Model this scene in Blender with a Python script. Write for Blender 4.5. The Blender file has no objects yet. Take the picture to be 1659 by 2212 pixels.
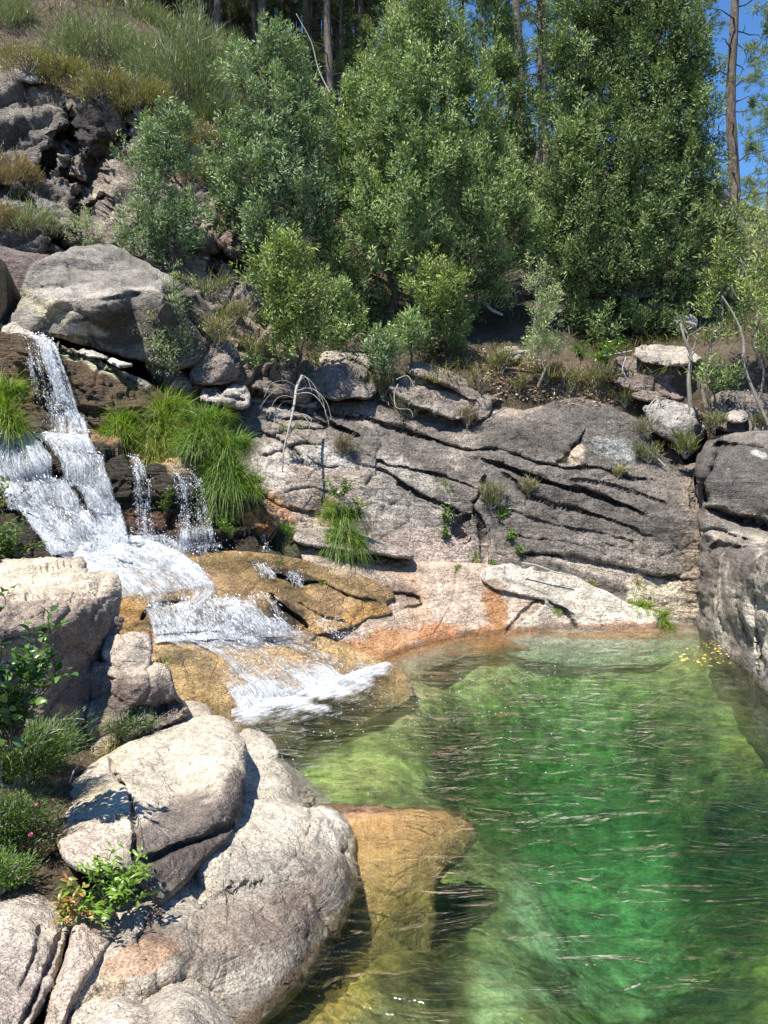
import bpy, math, random
import numpy as np
from mathutils import Vector

random.seed(7)
rng = np.random.default_rng(7)
scene = bpy.context.scene

# ------------------------------------------------------------------ camera
CAM_H = 3.0
PITCH = math.radians(-4.0)
cam_data = bpy.data.cameras.new("camera")
cam = bpy.data.objects.new("camera", cam_data)
scene.collection.objects.link(cam)
cam.location = (0, 0, CAM_H)
cam.rotation_euler = (math.radians(90) + PITCH, 0, 0)
cam_data.sensor_fit = 'VERTICAL'
cam_data.sensor_height = 24.0
cam_data.lens = 24.0 * 1671.0 / 2212.0
cam_data.clip_end = 2000
scene.camera = cam

# ------------------------------------------------------------------ sky and sun
SUN = Vector((-0.29, -0.31, 0.905)).normalized()
world = bpy.data.worlds.new("World")
scene.world = world
world.use_nodes = True
wn = world.node_tree
sky = wn.nodes.new("ShaderNodeTexSky")
sky.sky_type = 'NISHITA'
sky.sun_disc = False
sky.sun_elevation = math.asin(SUN.z)
sky.sun_rotation = math.atan2(SUN.x, SUN.y)
sky.air_density = 0.9
sky.dust_density = 0.0
sky.ozone_density = 6.0
wn.nodes["Background"].inputs[1].default_value = 0.105
hs_ = wn.nodes.new('ShaderNodeHueSaturation'); hs_.inputs['Saturation'].default_value = 1.14; hs_.inputs['Value'].default_value = 1.08
wn.links.new(sky.outputs[0], hs_.inputs['Color']); wn.links.new(hs_.outputs[0], wn.nodes["Background"].inputs[0])
sun_data = bpy.data.lights.new("sun", 'SUN')
sun_data.energy = 5.0
sun_data.angle = math.radians(0.5)
sun_data.color = (1.0, 0.945, 0.84)
sun = bpy.data.objects.new("sun", sun_data)
scene.collection.objects.link(sun)
sun.rotation_euler = SUN.to_track_quat('Z', 'Y').to_euler()
sun.location = (-20, -10, 40)
scene.view_settings.view_transform = 'Standard'
scene.view_settings.look = 'None'
scene.view_settings.gamma = 1
scene.view_settings.exposure = 0.93

# ------------------------------------------------------------------ projection helpers (D units = 1659 x 2212)
F, CX, CY = 1671.0, 829.5, 1106.0
cp, sp = math.cos(PITCH), math.sin(PITCH)

def ray(x, y):
    x = np.asarray(x, float); y = np.asarray(y, float)
    rx = (x - CX) / F
    up = (CY - y) / F
    ry = cp - up * sp
    rz = sp + up * cp
    return rx, ry, rz

def P(x, y, Y):
    """point seen at picture place (x, y) whose forward distance is Y"""
    rx, ry, rz = ray(x, y)
    k = np.asarray(Y, float) / ry
    return np.stack([rx * k, ry * k, CAM_H + rz * k], -1)

def PZ(x, y, z):
    """point seen at (x, y) on the level z"""
    rx, ry, rz = ray(x, y)
    k = (np.asarray(z, float) - CAM_H) / rz
    return np.stack([rx * k, ry * k, CAM_H + rz * k], -1)

def YW(y, z=0.0):
    return float(PZ(CX, y, z)[1])

# ------------------------------------------------------------------ numpy noise
def _hash(ix, iy, iz, seed):
    h = (ix * 374761393 + iy * 668265263 + iz * 2147483647 + seed * 1274126177) & 0xFFFFFFFF
    h = ((h ^ (h >> 13)) * 1274126177) & 0xFFFFFFFF
    h = ((h ^ (h >> 16)) * 2246822519) & 0xFFFFFFFF
    h = h ^ (h >> 15)
    return (h & 0xFFFFFF) / float(0xFFFFFF)

def vnoise(p, seed=0):
    p = np.asarray(p, float)
    i = np.floor(p).astype(np.int64)
    f = p - i
    f = f * f * f * (f * (f * 6 - 15) + 10)
    r = 0
    for dx in (0, 1):
        wx = f[..., 0] if dx else 1 - f[..., 0]
        for dy in (0, 1):
            wy = f[..., 1] if dy else 1 - f[..., 1]
            for dz in (0, 1):
                wz = f[..., 2] if dz else 1 - f[..., 2]
                r = r + wx * wy * wz * _hash(i[..., 0] + dx, i[..., 1] + dy, i[..., 2] + dz, seed)
    return r * 2 - 1

def fbm(p, octv=4, seed=0, gain=0.5, lac=2.03):
    a, s, t = 1.0, 0, 0
    for k in range(octv):
        s = s + a * vnoise(p, seed + k * 17); t += a
        p = p * lac + 11.3; a *= gain
    return s / t

def ridged(p, octv=4, seed=0):
    a, s, t = 1.0, 0, 0
    for k in range(octv):
        s = s + a * (1 - np.abs(vnoise(p, seed + k * 17)) * 2); t += a
        p = p * 2.07 + 5.7; a *= 0.5
    return s / t

def facet(p, seed=0, pull=1.0):
    """broken-block relief: every cell a tilted plane of its own, plus a groove between cells"""
    i0 = np.floor(p).astype(np.int64); b1 = np.full(len(p), 9.0); b2 = np.full(len(p), 9.0); h = np.zeros(len(p))
    for dx in (-1, 0, 1):
        for dy in (-1, 0, 1):
            for dz in (-1, 0, 1):
                c = i0 + np.array([dx, dy, dz])
                f = np.stack([_hash(c[:, 0], c[:, 1], c[:, 2], seed + k) for k in (1, 2, 3)], -1)
                t = np.stack([_hash(c[:, 0], c[:, 1], c[:, 2], seed + k) for k in (4, 5, 6)], -1) * 2 - 1
                o = _hash(c[:, 0], c[:, 1], c[:, 2], seed + 7)
                d = p - (c + f); r = np.sqrt((d ** 2).sum(-1))
                m = r < b1
                b2 = np.where(m, b1, np.minimum(b2, r))
                h = np.where(m, (d * t).sum(-1) * pull + o - 0.5, h)
                b1 = np.where(m, r, b1)
    groove = np.exp(-((b2 - b1) / 0.07) ** 2)
    return h - 0.45 * groove

# ------------------------------------------------------------------ scattered interpolation
class RBF:
    def __init__(self, pts, val, c=40.0, scale=1.0):
        self.x = np.array(pts, float) * scale; self.s = scale; self.c = c * scale
        v = np.array(val, float); n = len(v)
        A = np.zeros((n + 3, n + 3))
        d = np.sqrt(((self.x[:, None] - self.x[None]) ** 2).sum(-1) + self.c ** 2)
        A[:n, :n] = -d
        A[:n, n] = 1; A[:n, n + 1:] = self.x; A[n, :n] = 1; A[n + 1:, :n] = self.x.T
        A[np.arange(n), np.arange(n)] += 1e-6
        self.w = np.linalg.lstsq(A, np.concatenate([v, [0, 0, 0]]), rcond=None)[0]
    def __call__(self, q):
        q = np.asarray(q, float) * self.s
        out = np.empty(len(q)); n = len(self.x)
        for a in range(0, len(q), 20000):
            b = q[a:a + 20000]
            d = np.sqrt(((b[:, None] - self.x[None]) ** 2).sum(-1) + self.c ** 2)
            out[a:a + 20000] = -d @ self.w[:n] + self.w[n] + b @ self.w[n + 1:]
        return out

def inside(poly, q):
    x, y = q[:, 0], q[:, 1]
    r = np.zeros(len(q), bool)
    n = len(poly)
    for i in range(n):
        x1, y1 = poly[i]; x2, y2 = poly[(i + 1) % n]
        if y1 == y2: continue
        c = ((y1 > y) != (y2 > y)) & (x < (x2 - x1) * (y - y1) / (y2 - y1) + x1)
        r ^= c
    return r

def seg_dist(line, q, closed=False, signed=False):
    """distance to a polyline, nearest point, signed (+ = below / right of travel), t along"""
    line = np.asarray(line, float)
    n = len(line)
    best = np.full(len(q), 1e9); near = np.zeros((len(q), 2)); sg = np.ones(len(q)); tt = np.zeros(len(q))
    segs = n if closed else n - 1
    for i in range(segs):
        a = line[i]; b = line[(i + 1) % n]; ab = b - a
        L = max((ab ** 2).sum(), 1e-9)
        t = np.clip(((q - a) @ ab) / L, 0, 1)
        pr = a + t[:, None] * ab
        d = np.hypot(*(q - pr).T)
        m = d < best
        best[m] = d[m]; near[m] = pr[m]; tt[m] = (i + t[m]) / segs
        if signed:
            cr = ab[0] * (q[:, 1] - a[1]) - ab[1] * (q[:, 0] - a[0])
            sg[m] = np.sign(cr[m])
    return best, near, sg, tt

def smooth_poly(pts, sub=6, closed=True):
    p = np.array(pts, float); n = len(p); out = []
    rngi = range(n) if closed else range(n - 1)
    for i in rngi:
        if closed: p0, p1, p2, p3 = p[i - 1], p[i], p[(i + 1) % n], p[(i + 2) % n]
        else: p0, p1, p2, p3 = p[max(i - 1, 0)], p[i], p[i + 1], p[min(i + 2, n - 1)]
        for k in range(sub):
            t = k / sub
            out.append(0.5 * ((2 * p1) + (-p0 + p2) * t + (2 * p0 - 5 * p1 + 4 * p2 - p3) * t * t + (-p0 + 3 * p1 - 3 * p2 + p3) * t ** 3))
    if not closed: out.append(p[-1])
    return np.array(out)

# ------------------------------------------------------------------ mesh building
def link(o):
    scene.collection.objects.link(o); return o

def tag(o, label=None, cat=None, group=None, kind=None):
    if label: o['label'] = label
    if cat: o['category'] = cat
    if group: o['group'] = group
    if kind: o['kind'] = kind
    return o

def mesh_np(name, V, faces, mat, col=None, wet=None, uv=None, origin=None, smooth=True, parent=None, extra=None):
    """faces: (n,k) int array, or list of such arrays"""
    V = np.asarray(V, float)
    if not isinstance(faces, list): faces = [faces]
    faces = [np.asarray(f, np.int64) for f in faces if len(f)]
    me = bpy.data.meshes.new(name)
    me.vertices.add(len(V))
    off = np.zeros(3)
    if origin is not None:
        off = np.asarray(origin, float)
    elif parent is not None:
        off = np.array(parent.location)
    me.vertices.foreach_set('co', (V - off).astype(np.float32).ravel())
    idx = np.concatenate([f.ravel() for f in faces])
    tot = np.concatenate([np.full(len(f), f.shape[1]) for f in faces])
    st = np.concatenate([[0], np.cumsum(tot)[:-1]])
    me.loops.add(len(idx)); me.loops.foreach_set('vertex_index', idx.astype(np.int32))
    me.polygons.add(len(tot))
    me.polygons.foreach_set('loop_start', st.astype(np.int32))
    me.polygons.foreach_set('loop_total', tot.astype(np.int32))
    me.polygons.foreach_set('use_smooth', np.full(len(tot), smooth, bool))
    me.update(calc_edges=True)
    if col is not None:
        col = np.asarray(col, float)
        if col.ndim == 1: col = np.tile(col, (len(V), 1))
        c4 = np.ones((len(V), 4), np.float32); c4[:, :3] = col
        a = me.attributes.new('Col', 'FLOAT_COLOR', 'POINT'); a.data.foreach_set('color', c4.ravel())
    if wet is not None:
        a = me.attributes.new('Wet', 'FLOAT', 'POINT'); a.data.foreach_set('value', np.asarray(wet, np.float32))
    if extra:
        for k, v in extra.items():
            a = me.attributes.new(k, 'FLOAT', 'POINT'); a.data.foreach_set('value', np.asarray(v, np.float32))
    if uv is not None:
        u = me.uv_layers.new(name='UV'); u.data.foreach_set('uv', np.asarray(uv, np.float32)[idx].ravel())
    if mat is not None: me.materials.append(mat)
    o = link(bpy.data.objects.new(name, me))
    if origin is not None: o.location = off
    if parent is not None:
        o.parent = parent
    return o

def empty(name, loc, label=None, cat=None, group=None):
    o = link(bpy.data.objects.new(name, None)); o.location = tuple(float(v) for v in loc)
    o.empty_display_size = 0.2
    return tag(o, label, cat, group)

# ------------------------------------------------------------------ materials
class NT:
    def __init__(self, name):
        self.m = bpy.data.materials.new(name); self.m.use_nodes = True
        self.t = self.m.node_tree; self.t.nodes.clear()
        self.out = self.n('ShaderNodeOutputMaterial')
    def n(self, kind, **kw):
        nd = self.t.nodes.new(kind)
        for k, v in kw.items():
            if k in ('ins',): continue
            setattr(nd, k, v)
        return nd
    def l(self, a, b): self.t.links.new(a, b)
    def set(self, sock, v):
        if hasattr(v, 'is_output') or isinstance(v, bpy.types.NodeSocket): self.l(v, sock)
        else: sock.default_value = v
    def math(self, op, a, b=0.0, c=None, clamp=False):
        nd = self.n('ShaderNodeMath', operation=op); nd.use_clamp = clamp
        self.set(nd.inputs[0], a); self.set(nd.inputs[1], b)
        if c is not None: self.set(nd.inputs[2], c)
        return nd.outputs[0]
    def noise(self, vec, scale, detail=3, rough=0.55, dist=0.0):
        nd = self.n('ShaderNodeTexNoise'); self.set(nd.inputs['Vector'], vec)
        nd.inputs['Scale'].default_value = scale; nd.inputs['Detail'].default_value = detail
        nd.inputs['Roughness'].default_value = rough; nd.inputs['Distortion'].default_value = dist
        return nd.outputs['Fac']
    def voro(self, vec, scale, feature='F1', out='Distance', rand=1.0):
        nd = self.n('ShaderNodeTexVoronoi', feature=feature); self.set(nd.inputs['Vector'], vec)
        nd.inputs['Scale'].default_value = scale
        nd.inputs['Randomness'].default_value = rand
        return nd.outputs[out]
    def ramp(self, fac, stops, interp='LINEAR'):
        nd = self.n('ShaderNodeValToRGB'); cr = nd.color_ramp; cr.interpolation = interp
        while len(cr.elements) < len(stops): cr.elements.new(0.5)
        for e, (p, c) in zip(cr.elements, stops):
            e.position = p; e.color = (c, c, c, 1) if isinstance(c, (int, float)) else (*c, 1)
        self.set(nd.inputs[0], fac); return nd.outputs[0]
    def mix(self, fac, a, b, mode='MIX'):
        nd = self.n('ShaderNodeMix', data_type='RGBA', blend_type=mode)
        self.set(nd.inputs[0], fac)
        for s, v in ((nd.inputs[6], a), (nd.inputs[7], b)):
            if isinstance(v, tuple): s.default_value = (*v, 1) if len(v) == 3 else v
            else: self.set(s, v)
        return nd.outputs[2]
    def mapping(self, vec, scale=(1, 1, 1), rot=(0, 0, 0)):
        nd = self.n('ShaderNodeMapping'); self.set(nd.inputs[0], vec)
        nd.inputs['Scale'].default_value = scale; nd.inputs['Rotation'].default_value = rot
        return nd.outputs[0]
    def bump(self, h, strength, dist, normal=None):
        nd = self.n('ShaderNodeBump'); nd.inputs['Strength'].default_value = strength
        nd.inputs['Distance'].default_value = dist; self.l(h, nd.inputs['Height'])
        if normal is not None: self.l(normal, nd.inputs['Normal'])
        return nd.outputs[0]

def mat_rock(name, grain=60.0, contrast=0.5, bump=1.0, lichen=0.15, layer=0.0):
    t = NT(name)
    pos = t.n('ShaderNodeNewGeometry').outputs['Position']
    col = t.n('ShaderNodeAttribute', attribute_name='Col').outputs['Color']
    wet = t.n('ShaderNodeAttribute', attribute_name='Wet').outputs['Fac']
    n1 = t.noise(pos, grain, 3, 0.75)
    n2 = t.noise(pos, grain * 0.23, 4, 0.65)
    n3 = t.noise(pos, 1.1, 6, 0.68, 0.6)
    lp = t.mapping(pos, (0.8, 0.8, 5.0), (math.radians(12), math.radians(14), 0))
    n4 = t.noise(lp, 2.2, 6, 0.66, 0.4)
    g = t.ramp(n1, [(0.30, 1 - contrast), (0.5, 1.0), (0.70, 1 + contrast * 0.9)])
    g2 = t.ramp(n2, [(0.30, 1 - contrast * 0.45), (0.5, 1.0), (0.70, 1 + contrast * 0.35)])
    g3 = t.ramp(n3, [(0.30, 0.58), (0.50, 1.0), (0.68, 1.3)])
    g4 = t.ramp(n4, [(0.30, 1 - 0.5 * layer), (0.5, 1.0), (0.7, 1 + 0.35 * layer)])
    c = t.mix(1.0, col, g, 'MULTIPLY')
    c = t.mix(1.0, c, g2, 'MULTIPLY')
    c = t.mix(1.0, c, g3, 'MULTIPLY')
    c = t.mix(1.0, c, g4, 'MULTIPLY')
    # dark weathering blotches
    n5 = t.noise(pos, 3.6, 7, 0.75, 0.8)
    c = t.mix(t.math('MULTIPLY', t.ramp(n5, [(0.52, 0.0), (0.62, 0.55)]), t.math('SUBTRACT', 1.0, wet)), c,
              t.mix(1.0, c, (0.52, 0.50, 0.50), 'MULTIPLY'))
    # pale lichen flecks
    if lichen > 0:
        li = t.math('MULTIPLY', t.ramp(t.noise(pos, 22, 4, 0.8), [(0.62, 0.0), (0.68, 1.0)]),
                    t.ramp(t.noise(pos, 1.7, 3), [(0.5, 0.0), (0.62, 1.0)]))
        li = t.math('MULTIPLY', li, lichen)
        c = t.mix(li, c, (0.42, 0.43, 0.38))
    b = t.n('ShaderNodeBsdfPrincipled')
    t.l(c, b.inputs['Base Color'])
    ro = t.math('MULTIPLY_ADD', wet, -0.58, 0.88, clamp=True)
    t.l(ro, b.inputs['Roughness'])
    b.inputs['Specular IOR Level'].default_value = 0.4
    cr = t.voro(t.mapping(pos, (1, 1, 2.2), (0.2, 0.25, 0)), 2.3, 'DISTANCE_TO_EDGE')
    h = t.math('ADD', t.math('MULTIPLY', n1, 0.25), t.math('MULTIPLY', n2, 0.7))
    h = t.math('ADD', h, t.math('MULTIPLY', n4, 1.5 + 2 * layer))
    h = t.math('ADD', h, t.math('MULTIPLY', n5, 1.5))
    h = t.math('ADD', h, t.math('MULTIPLY', t.ramp(cr, [(0.0, 0.0), (0.03, 1.0)]), 0.18 + 0.3 * layer))
    bm = t.bump(h, min(1.0, 0.85 * bump), 0.035 * bump)
    t.l(bm, b.inputs['Normal'])
    t.l(b.outputs[0], t.out.inputs[0])
    return t.m

M = {}
M['granite'] = mat_rock('granite_near', grain=70, contrast=0.75, bump=1.1, lichen=0.1, layer=0.1)
M['boulder'] = mat_rock('granite_boulder', grain=34, contrast=0.6, bump=1.3, lichen=0.6, layer=0.15)
M['slab'] = mat_rock('granite_slab', grain=28, contrast=0.65, bump=1.4, lichen=0.9, layer=0.4)
M['darkslab'] = mat_rock('granite_dark_slab', grain=26, contrast=0.9, bump=1.0, lichen=1.0, layer=0.3)
M['cliff'] = mat_rock('granite_cliff', grain=22, contrast=0.65, bump=2.0, lichen=0.8, layer=0.3)
M['wetrock'] = mat_rock('wet_granite', grain=36, contrast=0.85, bump=1.3, lichen=0.0, layer=0.6)

def mat_leaf(name, trans=0.3, rough=0.42, spec=0.5):
    t = NT(name)
    col = t.n('ShaderNodeAttribute', attribute_name='Col').outputs['Color']
    b = t.n('ShaderNodeBsdfPrincipled'); t.l(col, b.inputs['Base Color'])
    b.inputs['Roughness'].default_value = rough; b.inputs['Specular IOR Level'].default_value = spec
    tr = t.n('ShaderNodeBsdfTranslucent')
    t.l(t.mix(1.0, col, (1.25, 1.35, 0.55), 'MULTIPLY'), tr.inputs[0])
    mx = t.n('ShaderNodeMixShader'); mx.inputs[0].default_value = trans
    t.l(b.outputs[0], mx.inputs[1]); t.l(tr.outputs[0], mx.inputs[2])
    t.l(mx.outputs[0], t.out.inputs[0])
    return t.m
M['leaf'] = mat_leaf('leaf', 0.18, 0.5, 0.35)
M['leaf_gloss'] = mat_leaf('leaf_glossy', 0.22, 0.3, 0.6)
M['grass'] = mat_leaf('grass_blade', 0.4, 0.5, 0.4)
M['dry'] = mat_leaf('dry_twig', 0.1, 0.8, 0.2)

def mat_bark(name, c1, c2, scale=9):
    t = NT(name)
    pos = t.n('ShaderNodeNewGeometry').outputs['Position']
    v = t.mapping(pos, (1, 1, 0.22))
    n = t.noise(v, scale, 5, 0.7); n2 = t.noise(v, scale * 4, 3, 0.7)
    c = t.mix(t.ramp(n, [(0.35, 0.0), (0.65, 1.0)]), c1, c2)
    c = t.mix(1.0, c, t.ramp(n2, [(0.3, 0.6), (0.7, 1.3)]), 'MULTIPLY')
    b = t.n('ShaderNodeBsdfPrincipled'); t.l(c, b.inputs['Base Color']); b.inputs['Roughness'].default_value = 0.9
    t.l(t.bump(t.math('ADD', n, t.math('MULTIPLY', n2, 0.4)), 0.9, 0.03), b.inputs['Normal'])
    t.l(b.outputs[0], t.out.inputs[0])
    return t.m
M['bark'] = mat_bark('bark', (0.05, 0.038, 0.03), (0.13, 0.10, 0.08))
M['pine_bark'] = mat_bark('pine_bark', (0.07, 0.055, 0.045), (0.22, 0.175, 0.15), 14)
M['pale_bark'] = mat_bark('pale_bark', (0.20, 0.175, 0.14), (0.36, 0.33, 0.28), 20)
M['dead_wood'] = mat_bark('dead_wood', (0.30, 0.28, 0.25), (0.58, 0.55, 0.50), 25)

def mat_ground():
    t = NT('hillside_soil')
    pos = t.n('ShaderNodeNewGeometry').outputs['Position']
    n1 = t.noise(pos, 0.55, 6, 0.7, 0.5); n2 = t.noise(pos, 9, 6, 0.75); n3 = t.noise(pos, 45, 3, 0.7)
    c = t.ramp(n1, [(0.30, (0.04, 0.042, 0.018)), (0.46, (0.075, 0.06, 0.035)), (0.56, (0.14, 0.10, 0.065)), (0.72, (0.21, 0.16, 0.10))])
    c = t.mix(1.0, c, t.ramp(n2, [(0.3, 0.45), (0.5, 0.95), (0.7, 1.5)]), 'MULTIPLY')
    c = t.mix(1.0, c, t.ramp(n3, [(0.3, 0.55), (0.7, 1.45)]), 'MULTIPLY')
    b = t.n('ShaderNodeBsdfPrincipled'); t.l(c, b.inputs['Base Color']); b.inputs['Roughness'].default_value = 0.95
    t.l(t.bump(t.math('ADD', n2, t.math('MULTIPLY', n3, 0.4)), 1.0, 0.12), b.inputs['Normal'])
    t.l(b.outputs[0], t.out.inputs[0])
    return t.m
M['ground'] = mat_ground()
# ------------------------------------------------------------------ rocks as solid relief bodies
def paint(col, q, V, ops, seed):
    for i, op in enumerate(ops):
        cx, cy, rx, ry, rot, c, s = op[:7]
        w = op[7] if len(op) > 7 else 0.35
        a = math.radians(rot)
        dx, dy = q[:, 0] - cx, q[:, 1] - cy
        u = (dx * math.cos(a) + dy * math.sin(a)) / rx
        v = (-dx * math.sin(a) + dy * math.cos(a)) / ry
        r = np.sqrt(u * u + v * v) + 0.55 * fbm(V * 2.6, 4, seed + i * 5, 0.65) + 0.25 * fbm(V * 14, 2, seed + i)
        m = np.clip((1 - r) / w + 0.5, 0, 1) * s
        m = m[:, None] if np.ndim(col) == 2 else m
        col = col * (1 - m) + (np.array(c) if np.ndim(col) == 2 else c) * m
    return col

def rock(name, label, outline, ctrl, base, mat='slab', cat='rock', thick=1.0, rim=30, rimd=0.3, step=3.0,
         bumps=((0.06, 1.5, 0), (0.02, 6, 0)), layers=None, cracks=(), paints=(), wets=(), wet0=0.0, c=45,
         closed=True, seed=1, kind=None, group=None, jag=3.0, facets=None, waterline=True):
    """A rock whose front shows the given outline; ctrl = (x, y, distance) knots of its surface.
    bumps: (amplitude m, frequency 1/m, ridged); layers: (amp, freq across, tilt deg) bedding; cracks: (polyline, depth m, width D, ledge m)."""
    ol = smooth_poly(outline, 6)
    if jag:
        L = np.cumsum(np.r_[0, np.hypot(*np.diff(ol, axis=0).T)])
        nx = fbm(np.stack([L / 38, L * 0 + seed, L * 0], -1), 4, seed, 0.6)
        ny = fbm(np.stack([L / 38, L * 0 + seed + 9.5, L * 0], -1), 4, seed + 3, 0.6)
        ol = ol + np.stack([nx, ny], -1) * jag * 1.6
    x0, y0 = ol.min(0) - step; x1, y1 = ol.max(0) + step
    xs = np.arange(x0, x1 + step, step); ys = np.arange(y0, y1 + step, step)
    gx, gy = np.meshgrid(xs, ys)
    nxn, nyn = len(xs), len(ys)
    q = np.stack([gx.ravel(), gy.ravel()], -1)
    ins = inside(ol, q)
    cell = ins.reshape(nyn, nxn)
    ok = cell[:-1, :-1] & cell[1:, :-1] & cell[:-1, 1:] & cell[1:, 1:]
    jy, jx = np.nonzero(ok)
    a = jy * nxn + jx
    quads = np.stack([a, a + nxn, a + nxn + 1, a + 1], -1)      # faces camera
    used = np.unique(quads)
    cnt = np.bincount(quads.ravel(), minlength=len(q))
    # boundary edges
    E = np.concatenate([quads[:, [0, 1]], quads[:, [1, 2]], quads[:, [2, 3]], quads[:, [3, 0]]])
    key = np.sort(E, 1); kk = key[:, 0] * len(q) + key[:, 1]
    u, inv, ct = np.unique(kk, return_inverse=True, return_counts=True)
    bE = E[ct[inv] == 1]
    bset = np.unique(bE)
    d, near, _, _ = seg_dist(ol, q[bset], closed=True)
    q = q.copy(); q[bset] = near
    remap = np.full(len(q), -1); remap[used] = np.arange(len(used))
    quads = remap[quads]; bE = remap[bE]; q = q[used]; isb = np.zeros(len(q), bool); isb[remap[bset]] = True
    if len(q) > 20: dd, _, _, _ = seg_dist(ol[::2], q, closed=True)
    dd[isb] = 0
    ctrl = np.array(ctrl, float)
    f = RBF(ctrl[:, :2], 1.0 / ctrl[:, 2], c=c, scale=0.01)
    iY = f(q)
    Y0 = 1.0 / np.clip(iY, 1 / 60, 1)
    k = np.clip(1 - dd / rim, 0, 1)
    Y = Y0 + rimd * (1 - np.sqrt(np.clip(1 - k * k, 0, 1)))
    ck = np.zeros(len(q))
    wob = None
    for cr in cracks:
        line, dep, wid = cr[0], cr[1], cr[2]; ledge = cr[3] if len(cr) > 3 else 0
        ln = smooth_poly(line, 5, closed=False)
        if wob is None:
            V0 = P(q[:, 0], q[:, 1], Y)
            wob = np.stack([fbm(V0 * 3.0, 3, 71), fbm(V0 * 3.0, 3, 93)], -1) * 7
        ds, _, sg, tt = seg_dist(ln, q + wob, signed=True)
        taper = np.clip(np.minimum(tt, 1 - tt) * 8, 0.15, 1)
        w = wid * (0.6 + 0.6 * np.abs(fbm(np.stack([tt * 9, tt * 0 + seed, tt * 0], -1), 3, 5)) * 2) * taper
        g = np.exp(-(ds / w) ** 2)
        ck = np.maximum(ck, g * min(1, dep / 0.1) * taper)
        Y = Y + dep * taper * g
        if ledge:   # below the line set back, above it standing proud
            Y = Y + ledge * taper * np.clip(sg, -0.3, 1) * np.exp(-(ds / (w * 5)) ** 1.2)
    V = P(q[:, 0], q[:, 1], Y)
    # normals from the grid
    fn = np.cross(V[quads[:, 2]] - V[quads[:, 0]], V[quads[:, 3]] - V[quads[:, 1]])
    N = np.zeros_like(V)
    for j in range(4): np.add.at(N, quads[:, j], fn)
    N /= np.linalg.norm(N, axis=1)[:, None] + 1e-9
    vd = V - np.array([0, 0, CAM_H])
    if (N * vd).sum() > 0: N = -N; quads = quads[:, ::-1]; bE = bE[:, ::-1]
    h = np.zeros(len(V))
    for i, (amp, fr, rg) in enumerate(bumps):
        h += amp * ((ridged(V * fr, 3, seed + i * 31)) if rg else fbm(V * fr, 4, seed + i * 31))
    if layers:
        amp, fr, tilt, tz = layers
        a1 = math.radians(tilt); a2 = math.radians(tz)
        # bedding coordinate: height corrected by tilt in x and y, warped
        s = V[:, 2] + V[:, 0] * math.tan(a1) + V[:, 1] * math.tan(a2) + 0.22 * fbm(V * 0.9, 3, seed + 2)
        Ls = np.stack([V[:, 0] * 0.45, V[:, 1] * 0.45, s * fr], -1)
        n = vnoise(Ls, seed + 7) + 0.5 * vnoise(Ls * 2.3, seed + 8) + 0.25 * vnoise(Ls * 5.1, seed + 12)
        stepn = np.abs(n) ** 0.7 * np.sign(n)
        h += amp * stepn
    if facets:
        for k_, (amp, fr) in enumerate(facets):
            W_ = V + 0.35 / fr * np.stack([fbm(V * fr * 0.8, 2, 201 + k_), fbm(V * fr * 0.8, 2, 202 + k_), fbm(V * fr * 0.8, 2, 203 + k_)], -1)
            h += amp * facet(W_ * fr * np.array([1, 1, 1.5]), seed * 7 + k_)
    h *= np.where(isb, 0.3, 1)
    V = V + N * h[:, None]
    base = np.array(base, float)
    col = np.tile(base, (len(V), 1))
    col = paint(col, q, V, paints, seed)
    wet = np.full(len(V), float(wet0))
    wet = paint(wet, q, V, [(w[0], w[1], w[2], w[3], w[4], w[5], 1.0) for w in wets], seed)
    # wet band and brown film where water laps
    wl = np.clip((0.07 + 0.05 * fbm(V * 3, 3, seed) - V[:, 2]) / 0.05, 0, 1) if waterline else np.zeros(len(V))
    col = col * (1 - 0.45 * wl[:, None] * (V[:, 2] > -0.03)[:, None]) ; wet = np.maximum(wet, wl * 0.8)
    # colour darkened along the deep cracks
    col = col * (1 - 0.35 * ck[:, None])
    faces = [quads]
    nV = len(V)
    if closed:
        kb = np.clip(dd / (rim * 1.6), 0, 1)
        Yb = Y + np.where(isb, 0, thick * np.sqrt(np.clip(1 - (1 - kb) ** 2, 0, 1)))
        Vb = P(q[:, 0], q[:, 1], Yb)
        bidx = np.full(nV, -1); inn = np.nonzero(~isb)[0]
        bidx[inn] = nV + np.arange(len(inn)); bidx[isb] = np.nonzero(isb)[0]
        faces.append(bidx[quads][:, ::-1])
        V = np.concatenate([V, Vb[inn]]); col = np.concatenate([col, col[inn]]); wet = np.concatenate([wet, wet[inn]])
    else:
        bi = np.unique(bE)
        Vs = P(q[bi, 0], q[bi, 1], Y[bi] + thick)
        m = np.full(nV, -1); m[bi] = nV + np.arange(len(bi))
        sk = np.stack([bE[:, 1], bE[:, 0], m[bE[:, 0]], m[bE[:, 1]]], -1)
        faces.append(sk)
        V = np.concatenate([V, Vs]); col = np.concatenate([col, col[bi]]); wet = np.concatenate([wet, wet[bi]])
    zb = V[:, 2].min(); cen = V.mean(0)
    o = mesh_np(name, V, faces, M[mat], col=col, wet=wet, origin=(cen[0], cen[1], zb))
    if kind: tag(o, kind=kind)
    tag(o, label, cat, group)
    return o
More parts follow.
